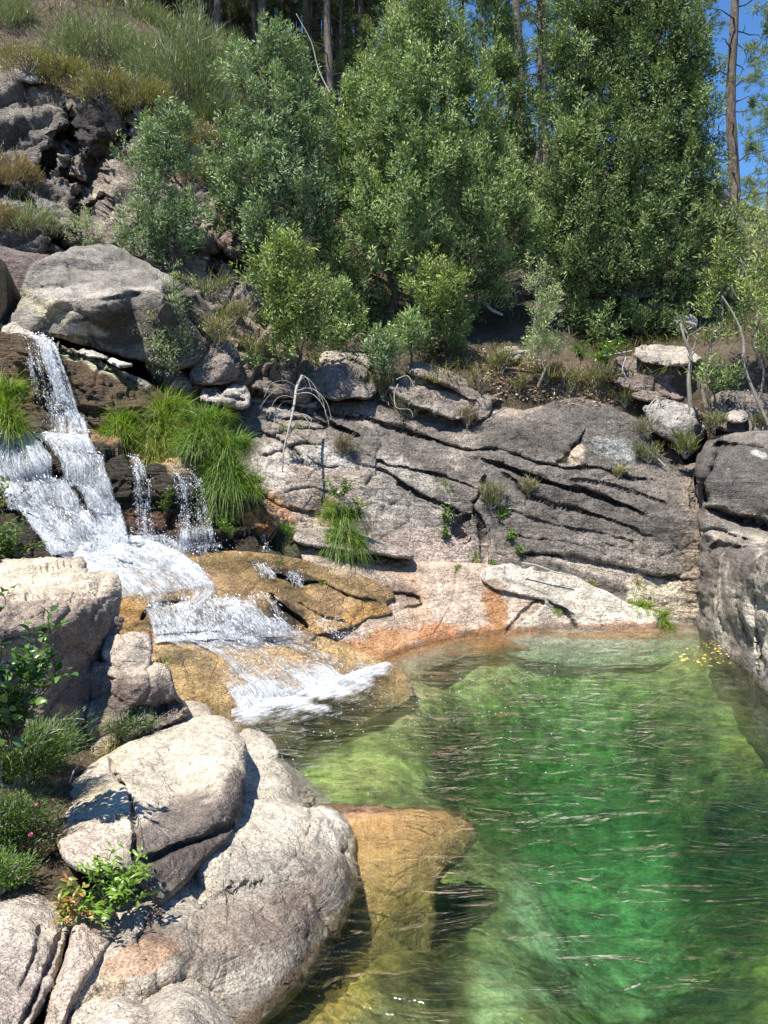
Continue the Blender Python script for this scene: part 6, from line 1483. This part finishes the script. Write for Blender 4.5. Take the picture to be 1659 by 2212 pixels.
# undergrowth on the bank
UG = ((0.12, 0.15, 0.035), (0.17, 0.18, 0.06), (0.22, 0.20, 0.09))
for i, (x, y, Y, w, h, lab, cc) in enumerate([
        (826, 860, 16.3, 90, 60, 'dark green wiry bush on the ledge below the round bright shrub', ((0.10, 0.13, 0.05), (0.14, 0.17, 0.07))),
        (1085, 810, 17.3, 60, 60, 'small yellow-green bush left of the pale sapling', UG), (1120, 850, 17, 50, 40, 'low wiry bush on the dry leaf litter under the sapling', UG),
        (1180, 830, 17, 90, 50, 'olive scrub round the foot of the pale sapling', UG), (1230, 850, 16.9, 80, 60, 'dry straw-coloured tangle right of the pale sapling', ((0.33, 0.28, 0.16), (0.22, 0.20, 0.09))),
        (1290, 855, 16.9, 90, 70, 'green and brown tangle left of the large fissured boulder', UG), (1350, 880, 16.6, 60, 40, 'tuft of scrub below the large fissured boulder', UG),
        (890, 905, 16.2, 110, 50, 'thin dry heathery tuft on the dark face, below the wiry bush', ((0.16, 0.17, 0.09), (0.3, 0.26, 0.16))), (940, 900, 16.3, 90, 44, 'straw-coloured dry grass on the upper ledge of the dark face', ((0.42, 0.33, 0.19), (0.35, 0.27, 0.15))),
        (1010, 925, 16.1, 60, 50, 'brownish dry twigs at the middle of the dark face ledge', ((0.25, 0.18, 0.13), (0.2, 0.17, 0.1))), (1400, 1000, 15.8, 70, 40, 'thin scrub growing along the right shoulder of the dark face', UG),
        (1455, 960, 15.8, 60, 50, 'scrub in the cleft above the right corner of the pool', UG), (1480, 990, 15.2, 70, 60, 'tangle of scrub where the dark face meets the right wall', UG),
        (1540, 930, 15.2, 70, 40, 'green tuft at the top of the right wall under the dark bush', UG), (1640, 930, 14.8, 60, 40, 'grassy tuft on top of the right wall at the frame edge', UG),
        (740, 985, 15, 60, 44, 'dry twiggy tuft on the dark face right of the dead white sapling', ((0.24, 0.2, 0.15), (0.2, 0.17, 0.08))), (470, 760, 15.8, 80, 90, 'long dry yellow grass spilling beside the brown wedged block', ((0.34, 0.30, 0.14), (0.24, 0.24, 0.09))),
        (510, 700, 16.4, 120, 60, 'dry grass and scrub on the bank above the brown wedged block', ((0.30, 0.26, 0.13), (0.17, 0.19, 0.07))), (560, 780, 16, 90, 60, 'low green bush at the left foot of the bright young tree', UG), (450, 650, 16.5, 100, 60, 'grassy slope clump behind the huge rounded boulder', ((0.26, 0.26, 0.11), (0.18, 0.2, 0.07))),
        (1210, 1010, 15.2, 30, 20, 'tiny scrub in a crack of the dark face near the fin-shaped notch', UG), (1060, 1100, 14.6, 60, 60, 'thin brushy plant in the vertical cleft of the dark face', UG), (1145, 1075, 14.8, 50, 40, 'dry straw tuft on the dark face right of the vertical cleft', ((0.3, 0.26, 0.16), (0.2, 0.2, 0.08))),
        (1335, 1035, 15.1, 36, 26, 'small yellow tuft on the upper dark face near the white lichen', ((0.34, 0.33, 0.12), (0.26, 0.25, 0.1))), (1400, 950, 15.9, 80, 50, 'thin greyish scrub creeping over the lichen patch', ((0.2, 0.2, 0.11), (0.3, 0.27, 0.18)))]):
    broom('scrub_plant', lab, x, y, Y, w, h, 620, 360 + i, cc, stems=6, fan=1.0, tw=0.4, bw=0.010, spread=1.8, cat='plant')

# undergrowth masses in the shade under the trees
def litter(name, label, pts_poly, n, cols, seed, L=0.07, W=0.03, lift=0.05):
    r = np.random.default_rng(seed)
    poly = np.array(pts_poly, float)
    q = np.stack([r.uniform(poly[:, 0].min(), poly[:, 0].max(), n * 3), r.uniform(poly[:, 1].min(), poly[:, 1].max(), n * 3)], -1)
    return q[inside(poly, q)][:n]
def ground_cover():
    r = np.random.default_rng(9)
    n = 42000
    x = r.uniform(-13, 12, n); y = r.uniform(16.3, 34, n)
    z = hill_z(x, y) + 0.35 * fbm(np.stack([x, y, x * 0], -1) * 0.5, 4, 3) + 0.1
    B = np.stack([x, y, z], -1)
    cl = vnoise(B * 0.7, 5) + 0.5 * vnoise(B * 2.1, 6)
    keep = cl > -0.15
    B = B[keep]; n = len(B)
    D = r.normal(0, 0.5, (n, 3)) + np.array([0, -0.2, 1])
    V, Fq, k = blades(B, D, r.uniform(0.15, 0.55, n), r.uniform(0.012, 0.03, n), r.uniform(0.1, 0.6, n), r, 3)
    base = np.array([(0.10, 0.12, 0.03), (0.16, 0.17, 0.05), (0.28, 0.22, 0.11), (0.07, 0.09, 0.03), (0.20, 0.15, 0.08)])
    col = base[r.integers(0, 5, n)] * r.uniform(0.6, 1.3, (n, 1))
    tag(mesh_np('undergrowth', V, Fq, M['grass'], col=np.repeat(col, k, 0), smooth=False), 'mixed dry grass and low undergrowth covering the slope under the trees', 'undergrowth', kind='stuff')
ground_cover()

# ------------------------------------------------------------------ green clumps by the falls and in cracks
LIME = ((0.17, 0.27, 0.03), (0.23, 0.33, 0.045), (0.11, 0.19, 0.025)); DEEP = ((0.09, 0.19, 0.025), (0.14, 0.26, 0.04), (0.20, 0.31, 0.05), (0.07, 0.14, 0.02)); YEL = ((0.30, 0.31, 0.06), (0.38, 0.36, 0.10), (0.20, 0.25, 0.05))
for i, (x, y, Y, w, h, n, cc, lab, dr, hg) in enumerate([
        (255, 905, 13.3, 104, 66, 1950, LIME, 'lime green grass clump nearest the upper waterfall, left end of the row', 0.9, 0.8),
        (350, 885, 13.2, 143, 90, 2850, LIME, 'tall bright grass clump in the middle of the row beside the falls', 0.9, 0.9),
        (330, 960, 13.0, 104, 60, 1800, YEL, 'yellowish grass hanging below the tall bright clump, over the step edge', 1.1, 0.9),
        (440, 905, 13.2, 156, 72, 3150, DEEP, 'broad deep green grass clump right of the tall bright one', 1.0, 1.0),
        (490, 965, 13.0, 130, 84, 3150, DEEP, 'drooping deep green grass clump at the right end of the row', 1.2, 1.2),
        (425, 950, 12.95, 91, 66, 1650, YEL, 'yellow-green patch of grass between the two deep green clumps', 1.1, 0.9),
        (545, 1040, 12.9, 60, 44, 700, LIME, 'small lime tuft just below the right end of the big grass row', 1.0, 0.6),
        (485, 1085, 12.7, 50, 44, 700, LIME, 'small round tuft above the twin ribbons of water', 1.0, 0.8),
        (617, 1150, 12.8, 44, 50, 600, DEEP, 'solitary upright tuft right of the orange stained rock', 0.9, 0.6),
        (742, 1115, 13.6, 130, 60, 2100, DEEP, 'big hanging grass clump under the fern on the pink rock', 1.3, 1.3),
        (705, 1095, 13.7, 60, 60, 700, YEL, 'yellowing grass at the left side of the fern clump', 1.0, 0.8),
        (10, 850, 12.6, 91, 90, 1800, LIME, 'bright grass clump cut by the left frame edge beside the upper fall', 1.0, 1.0),
        (-20, 1030, 11.5, 50, 36, 700, YEL, 'grass at the left frame edge beside the top of the main fall', 0.9, 0.6),
        (965, 1050, 14.9, 26, 34, 160, DEEP, 'thin grass tuft high in the dark face, above the ferns', 0.8, 0.4),
        (1025, 1205, 14.1, 26, 34, 200, LIME, 'small tuft at the bottom of the vertical cleft', 0.8, 0.5),
        (990, 1225, 14.1, 14, 18, 90, LIME, 'tiny green tuft left of the cleft foot', 0.8, 0.3),
        (1065, 1215, 14.1, 26, 16, 160, DEEP, 'low grass tuft right of the cleft foot', 0.9, 0.4),
        (1385, 1312, 13.75, 76, 44, 700, LIME, 'upper grass clump above the tail of the whale-backed slab', 1.0, 0.8),
        (1425, 1330, 13.6, 80, 36, 700, LIME, 'lower grass clump at the tail of the whale-backed slab', 1.1, 0.8),
        (1378, 1260, 14.0, 18, 30, 120, YEL, 'thin tuft hanging above the upper grass clump at the slab tail', 0.9, 0.6),
        (1275, 1258, 14.2, 28, 22, 160, YEL, 'short tuft on the upper edge of the whale-backed slab', 0.8, 0.4),
        (1165, 1295, 13.9, 20, 12, 100, LIME, 'tiny tuft in the left crack of the whale-backed slab', 0.7, 0.3),
        (1200, 1318, 13.75, 40, 14, 200, LIME, 'flat tuft along the lower crack of the whale-backed slab', 0.8, 0.4),
        (695, 1255, 12.3, 22, 16, 120, LIME, 'tiny bright tuft in the crack of the golden shelf', 0.8, 0.5),
        (345, 1440, 8.3, 36, 44, 160, ((0.12, 0.2, 0.04), (0.2, 0.25, 0.06)), 'small grass tuft behind the little pale boulder by the cascade', 0.6, 0.2),
        (240, 1620, 6.7, 70, 50, 300, ((0.25, 0.27, 0.08), (0.38, 0.34, 0.15), (0.12, 0.17, 0.04)), 'yellowish dry grass at the foot of the tall tan block', 0.7, 0.3),
        (600, 1212, 12.4, 30, 14, 60, DEEP, 'little moss-green tuft on the golden shelf beside the pair of tiny falls', 0.7, 0.3)]):
    grass('grass_tuft', lab, x, y, Y, w, h, n, 500 + i, cc, dr, 0.011 if Y > 9 else 0.006, hg, yellow=0.13)

def leafy(name, label, x, y, Y, w, h, n, L, W, cols, seed, stems=6, droop=0.2, cat='plant', mat='leaf_gloss', stemmat='bark', pair=True, group=None, sr=0.006):
    """broad-leaved plant: twigs from a root carrying leaves along them"""
    r = np.random.default_rng(seed)
    Y = surf(x, y, Y, 0.5) if Y > 6 else Y; c = P(x, y, Y); Wm = w * Y / F / 2; H = h * Y / F
    root = empty(name, c, label, cat, group)
    parts, LC, LD = [], [], []
    per = max(3, n // stems)
    for i in range(stems):
        a = r.uniform(0, 2 * np.pi); q = r.uniform(0.35, 1.0)
        e = c + np.array([np.cos(a) * Wm * q, np.sin(a) * Wm * q * 0.8, H * r.uniform(0.3, 1.0)])
        s = wander(c + r.normal(0, 0.1, 3) * Wm, e, 9, 0.4, r, 0.10)
        parts.append(tube(s, np.linspace(sr, sr * 0.3, 9), 4))
        T = np.gradient(s, axis=0); T /= np.linalg.norm(T, axis=1)[:, None]
        t = np.linspace(0.15, 1, per) * 8
        for k in range(per):
            j = int(min(t[k], 7)); o = s[j] + (s[j + 1] - s[j]) * (t[k] - j)
            sd = np.cross(T[j], [0.1, 0.2, 1.0]); sd /= np.linalg.norm(sd) + 1e-9
            d = T[j] * 0.5 + sd * (1 if k % 2 else -1) + r.normal(0, 0.35, 3) + np.array([0, 0, 0.15 - droop])
            LC.append(o); LD.append(d)
    V, Fl = merge(parts); mesh_np('stem', V, Fl, M[stemmat], parent=root)
    LC = np.array(LC); LD = np.array(LD); LD /= np.linalg.norm(LD, axis=1)[:, None]
    m = len(LC); LL = L * r.uniform(0.65, 1.2, m); WW = W * r.uniform(0.7, 1.15, m)
    # six-sided folded leaf
    up = np.array([0, 0, 1.0]) + r.normal(0, 0.45, (m, 3)); S = np.cross(LD, up); S /= np.linalg.norm(S, axis=1)[:, None] + 1e-9
    Nn = np.cross(S, LD)
    rows = []
    for t_, w_, z_ in ((0.0, 0.06, 0), (0.28, 0.85, 0.06), (0.55, 1.0, 0.07), (0.82, 0.6, 0.0), (1.0, 0.03, -0.08)):
        cpt = LC + LD * (LL * t_)[:, None] + Nn * (LL * z_)[:, None]
        ww = (WW * w_ * 0.5)[:, None]
        rows.append(np.stack([cpt - S * ww + Nn * ww * 0.35, cpt, cpt + S * ww + Nn * ww * 0.35], 1))
    V = np.stack(rows, 1).reshape(-1, 3); i = (np.arange(m) * 15)[:, None, None] + (np.arange(4) * 3)[None, :, None] + np.arange(2)[None, None]
    Fq = np.stack([i, i + 1, i + 4, i + 3], -1).reshape(-1, 4)
    base = np.array(cols); col = base[r.integers(0, len(base), m)] * r.uniform(0.75, 1.25, (m, 1))
    mesh_np('leaves', V, Fq, M[mat], col=np.repeat(col, 15, 0), parent=root)
    return root

G1 = ((0.07, 0.16, 0.025), (0.11, 0.21, 0.04), (0.15, 0.24, 0.05)); G2 = ((0.13, 0.24, 0.03), (0.18, 0.30, 0.05), (0.09, 0.17, 0.03))
leafy('fern', 'bright green fern growing on top of the hanging grass clump', 735, 1075, 13.6, 80, 40, 160, 0.10, 0.03, G2, 601, 8)
leafy('fern', 'pale yellow fern frond right of the bright green fern', 775, 1100, 13.6, 50, 26, 70, 0.09, 0.03, ((0.30, 0.32, 0.07), (0.26, 0.24, 0.08)), 602, 5)
leafy('plant', 'leafy plant in a crack high on the left of the vertical cleft', 966, 1130, 14.6, 44, 44, 130, 0.08, 0.035, G2, 603, 7)
leafy('plant', 'darker leafy plant hanging just below the one left of the vertical cleft', 962, 1165, 14.5, 36, 36, 90, 0.08, 0.035, G1, 604, 6)
leafy('plant', 'bright plant right of the vertical cleft, the highest of its row', 1085, 1125, 14.6, 34, 34, 90, 0.08, 0.035, G2, 605, 6)
leafy('plant', 'bright plant in the middle of the row right of the vertical cleft', 1102, 1168, 14.5, 34, 30, 90, 0.08, 0.035, G2, 606, 6)
leafy('plant', 'lowest plant of the row right of the vertical cleft', 1122, 1205, 14.35, 40, 30, 80, 0.07, 0.03, G1, 607, 6)
leafy('plant', 'creeping green plant along the ledge at the top of the pink slab', 820, 1205, 13.9, 60, 24, 110, 0.07, 0.03, G1, 608, 7)
leafy('plant', 'small creeping plant on the pink slab ledge, left of the larger one', 780, 1213, 13.8, 30, 16, 50, 0.06, 0.03, G1, 609, 4)
leafy('moss_plant', 'dark moss on the rock between the narrow and the twin ribbons of water', 358, 1110, 12.3, 44, 60, 260, 0.05, 0.03, ((0.07, 0.13, 0.02), (0.12, 0.18, 0.03)), 610, 10)
leafy('moss_plant', 'mossy green plants at the right foot of the twin ribbons of water', 490, 1165, 12.3, 70, 50, 260, 0.05, 0.03, G2, 611, 10)
leafy('moss_plant', 'leafy moss hanging beside the small round tuft', 470, 1010, 12.9, 40, 40, 150, 0.05, 0.03, G2, 612, 8)
leafy('plant', 'fern-like bright plant left of the large fissured boulder', 1310, 790, 17, 90, 60, 220, 0.13, 0.045, G2, 613, 9)
leafy('plant', 'second fern-like plant, behind the first and further left', 1255, 780, 17.3, 70, 50, 160, 0.12, 0.04, G1, 614, 8)
leafy('plant', 'leafy weed at the top of the cleft above the pool corner', 1475, 960, 15.3, 50, 40, 90, 0.09, 0.04, G1, 615, 6)
leafy('plant', 'green leafy weed beside the brown wedged block', 545, 800, 15.4, 70, 50, 170, 0.08, 0.035, G1, 616, 8)
leafy('moss_plant', 'dark creeping plants behind the stem of the dead white sapling', 620, 940, 14.6, 110, 40, 240, 0.05, 0.025, ((0.14, 0.16, 0.03), (0.2, 0.19, 0.05)), 617, 9)

# near plants at the left
G3 = ((0.045, 0.11, 0.02), (0.07, 0.15, 0.03), (0.10, 0.18, 0.04))
leafy('leafy_branch', 'glossy broad-leaved branch hanging at the left edge in front of the tall tan block', 20, 1600, 4.9, 260, 300, 460, 0.085, 0.050, G3, 621, 30, cat='branch', sr=0.006)
leafy('leafy_branch', 'small outreaching twig of glossy leaves in front of the middle of the tall tan block', 60, 1500, 4.8, 190, 110, 60, 0.075, 0.045, G3, 622, 7, cat='branch', sr=0.005)
leafy('leafy_branch', 'single small sprig of leaves above the tan block at the left edge', -10, 1330, 4.9, 90, 60, 16, 0.07, 0.045, G3, 623, 4, cat='branch', sr=0.004)
leafy('shrub', 'leafy bush at the left edge beside the foot of the main fall', 5, 1225, 8.6, 180, 115, 600, 0.085, 0.045, ((0.06, 0.13, 0.025), (0.10, 0.17, 0.04), (0.16, 0.2, 0.07)), 624, 22, cat='shrub', sr=0.008)
leafy('shrub', 'mixed green and straw bush at the left edge halfway up the main fall', -45, 1160, 9.4, 190, 150, 700, 0.07, 0.03, ((0.13, 0.18, 0.04), (0.2, 0.22, 0.07), (0.25, 0.21, 0.09)), 625, 24, cat='shrub', sr=0.008)
leafy('fern', 'bright green fern with long leaflets growing under the overhanging wedge-shaped boulder', 235, 1985, 4.35, 240, 140, 420, 0.062, 0.021, ((0.15, 0.27, 0.03), (0.20, 0.33, 0.045), (0.11, 0.2, 0.03)), 626, 24, cat='fern', sr=0.003)
leafy('fern', 'yellowing left part of the fern, with rusty brown leaflets', 145, 1995, 4.3, 140, 100, 190, 0.055, 0.018, ((0.24, 0.30, 0.05), (0.30, 0.26, 0.06), (0.36, 0.15, 0.06)), 627, 8, cat='fern', sr=0.003)
HE = ((0.07, 0.13, 0.025), (0.11, 0.17, 0.035), (0.05, 0.09, 0.02))
for i, (x, y, Y, w, h, n, lab, cc) in enumerate([
        (40, 1700, 5.6, 230, 130, 5200, 'dark green heather mound at the left, below the broad-leaved branch', HE),
        (100, 1660, 6.1, 120, 90, 2200, 'heather mound against the foot of the tall tan block', HE),
        (20, 1840, 5.2, 200, 120, 4200, 'heather dotted with pink flowers beside the cracked boulder top', HE),
        (95, 1850, 5.2, 120, 80, 1500, 'brown-stemmed dying heather mat next to the cracked boulder', ((0.22, 0.12, 0.07), (0.28, 0.2, 0.12), (0.10, 0.14, 0.04))),
        (0, 1930, 4.8, 150, 90, 2600, 'low bright heather cushion at the left edge, nearest the corner slab', ((0.09, 0.18, 0.03), (0.14, 0.22, 0.05))),
        (275, 1600, 6.9, 110, 60, 1500, 'heather tuft growing on the rim between the squat brown boulder and the overhanging one', HE)]):
    o = broom('heather', lab, x, y, Y * 0.97, w, h, n * 2, 640 + i, cc, stems=16, fan=1.2, tw=0.13, bw=0.006, spread=2.6, cat='heather', stemcol='pale_bark')
    if i == 2:
        r = np.random.default_rng(5); c0 = np.array(o.location)
        C = c0 + np.stack([r.uniform(-.30, .34, 9), r.uniform(-.35, -.05, 9), r.uniform(.18, .42, 9)], -1)
        parts = []
        for q in C:
            d = r.normal(0, 1, (26, 3)); d /= np.linalg.norm(d, axis=1)[:, None]
            V, Fq = leaf_quads(q + d * 0.002, d, 0.014, 0.008, r); parts.append((V, Fq))
        for q in parts: mesh_np('flower', q[0], q[1], M['dry'], col=(0.75, 0.22, 0.38), parent=o, smooth=False)

# ------------------------------------------------------------------ dead wood
def dead(name, label, paths, mat='dead_wood', cat='dead branch', tw=0, seed=1, k=6):
    r = np.random.default_rng(seed); parts = []
    for pts, r0, r1 in paths:
        p = smooth_poly(pts, 6, closed=False) if len(pts) > 2 else np.array(pts, float)
        Q = P(p[:, 0], p[:, 1], p[:, 2]); n = len(Q)
        parts.append(tube(Q, np.linspace(r0, r1, n), k))
    V, Fl = merge(parts)
    o = P(*paths[0][0][0])
    return tag(mesh_np(name, V, Fl, M[mat], origin=o), label, cat)
Yd = 13.75
dp = [([(652, 812, 14.9), (640, 840, 14.5), (636, 870, 14.2), (628, 910, 13.95), (618, 950, 13.85), (611, 985, 13.8), (610, 1020, 13.8)], 0.028, 0.010)]
def arc(x0, y0, pts, r0=0.005, Y=14.1):
    dp.append(([(x0, y0, Y)] + [(a, b, Y - 0.12 * (i + 1)) for i, (a, b) in enumerate(pts)], r0, 0.003))
arc(640, 835, [(615, 822), (585, 830), (570, 860)]); arc(636, 850, [(605, 838), (580, 856), (562, 880)]); arc(642, 830, [(660, 815), (680, 835), (692, 865)])
arc(640, 845, [(670, 838), (695, 860), (704, 900)]); arc(636, 852, [(672, 850), (700, 880), (712, 925)], 0.010); arc(628, 900, [(655, 895), (672, 905), (668, 925)], 0.012); arc(655, 897, [(672, 915), (690, 912)], 0.006)
arc(634, 865, [(610, 870), (595, 895), (590, 930)]); arc(622, 925, [(610, 940), (606, 965), (620, 975)], 0.007); arc(636, 860, [(612, 855), (592, 868), (580, 905)], 0.007); arc(638, 842, [(652, 842), (662, 832), (655, 818)], 0.006)
arc(642, 830, [(650, 812), (664, 818), (674, 846)], 0.007); arc(632, 880, [(620, 895), (606, 905), (598, 925)], 0.006); arc(652, 838, [(680, 842), (705, 868), (716, 905)], 0.006)
dead('dead_sapling', 'bleached white dead sapling hanging upside down over the rock, its thin twigs arching out', dp)
dead('dead_branch', 'long thin pale stick lying along the top edge of the whale-backed slab', [([(1128, 1216, 14.1), (1160, 1222, 14.05), (1200, 1236, 14.0), (1235, 1242, 13.95)], 0.022, 0.012)])
dead('dead_branch', 'bleached stick leaning across the large fissured boulder', [([(1352, 772, 16.7), (1345, 800, 16.6), (1362, 825, 16.6), (1385, 834, 16.6)], 0.013, 0.007)])
dead('dead_branch', 'short white stick in front of the lichened round boulder', [([(1400, 885, 16), (1408, 870, 16), (1420, 858, 16)], 0.022, 0.010)])
dead('driftwood', 'pale broken log lying in the leaf litter left of the pale sapling', [([(1095, 768, 17.4), (1120, 762, 17.4), (1145, 760, 17.5)], 0.055, 0.045), ([(1100, 768, 17.4), (1108, 778, 17.3)], 0.03, 0.02)])
dead('dead_branch', 'white sliver of fallen wood left of the pale driftwood log', [([(1046, 650, 19.5), (1060, 668, 19.3), (1085, 680, 19.2)], 0.05, 0.03)])
dead('dead_branch', 'thin pale branch hanging down the left part of the upper dark face', [([(860, 830, 16.4), (852, 850, 16.2), (856, 880, 16), (885, 885, 15.9), (892, 900, 15.8)], 0.010, 0.004), ([(856, 820, 16.5), (880, 812, 16.4), (895, 835, 16.3)], 0.012, 0.006)])
dead('dead_branch', 'white lichen-covered stick on the right shoulder of the dark face', [([(1402, 975, 15.7), (1420, 990, 15.6), (1438, 1008, 15.5)], 0.025, 0.012)])
dead('dead_branch', 'grey dead branch leaning across the right part of the upper bank', [([(1290, 772, 17.6), (1330, 765, 17.2), (1365, 758, 17.0)], 0.03, 0.015)])
dead('dead_branch', 'bare white forked twig in the broom at the top left', [([(150, 110, 21.6), (165, 90, 21.6), (150, 70, 21.6), (140, 62, 21.6)], 0.018, 0.008), ([(165, 90, 21.6), (180, 75, 21.6), (172, 62, 21.6)], 0.012, 0.005)])
dead('dead_branch', 'fine pale leafless branch behind the bright young tree, long and straight', [([(712, 200, 18.6), (688, 150, 18.7), (672, 90, 18.8), (640, 30, 18.9)], 0.018, 0.006)])
dead('dead_branch', 'dry forked twig poking from the heather at the foot of the tall tan block', [([(75, 1620, 5.6), (100, 1590, 5.6), (130, 1575, 5.6)], 0.008, 0.003), ([(100, 1590, 5.6), (108, 1560, 5.6)], 0.006, 0.002), ([(150, 1690, 5.4), (160, 1665, 5.4), (170, 1655, 5.4)], 0.008, 0.003)])

def scatter_leaves(name, label, poly, n, Y=None, z=None, cols=((0.6, 0.5, 0.15),), L=0.05, seed=1, kind='stuff'):
    r = np.random.default_rng(seed); q = litter('', '', poly, n, None, seed)
    C = PZ(q[:, 0], q[:, 1], z) if z is not None else P(q[:, 0], q[:, 1], Y)
    if z is None:
        C[:, 2] = hill_z(C[:, 0], C[:, 1]) + 0.1
    D = r.normal(0, 1, (len(C), 3)); D[:, 2] *= 0.15
    V, Fq = leaf_quads(C, D, L, L * 0.5, r, 0.1); V[:, 2] = np.maximum(V[:, 2], C[:, 2].min()) if z is not None else V[:, 2]
    b = np.array(cols); col = b[r.integers(0, len(b), len(C))] * r.uniform(0.6, 1.3, (len(C), 1))
    return tag(mesh_np(name, V, Fq, M['dry'], col=np.repeat(col, 4, 0), smooth=False), label, 'leaves', kind=kind)
scatter_leaves('floating_leaves', 'yellow fallen leaves floating in the far right corner of the pool', [(1440, 1412), (1500, 1396), (1550, 1378), (1585, 1395), (1600, 1430), (1540, 1440), (1470, 1430)], 120, z=0.018, cols=((0.65, 0.52, 0.12), (0.5, 0.4, 0.15)), L=0.07, seed=3)

def litter_on_bank():
    r = np.random.default_rng(12)
    q = litter('', '', [(990, 760), (1080, 740), (1230, 800), (1340, 840), (1380, 880), (1330, 880), (1180, 868), (1060, 860)], 1500, None, 12)
    Yq = np.array([surf(a, b, 17.3, 1.6) for a, b in q]) - 0.02
    C = P(q[:, 0], q[:, 1], Yq); D = r.normal(0, 1, (len(C), 3)); D[:, 2] *= 0.3
    V, Fq = leaf_quads(C, D, 0.09 * r.uniform(.5, 1.2, len(C)), 0.045, r, 0.2, face=np.array([0, -0.4, 1.0]))
    b = np.array([(0.42, 0.32, 0.22), (0.30, 0.21, 0.14), (0.50, 0.42, 0.32), (0.22, 0.15, 0.10)]); col = b[r.integers(0, 4, len(C))] * r.uniform(0.7, 1.3, (len(C), 1))
    tag(mesh_np('leaf_litter', V, Fq, M['dry'], col=np.repeat(col, 4, 0), smooth=False), 'pale dry fallen leaves covering the bank around the pale sapling', 'leaves', kind='stuff')
litter_on_bank()
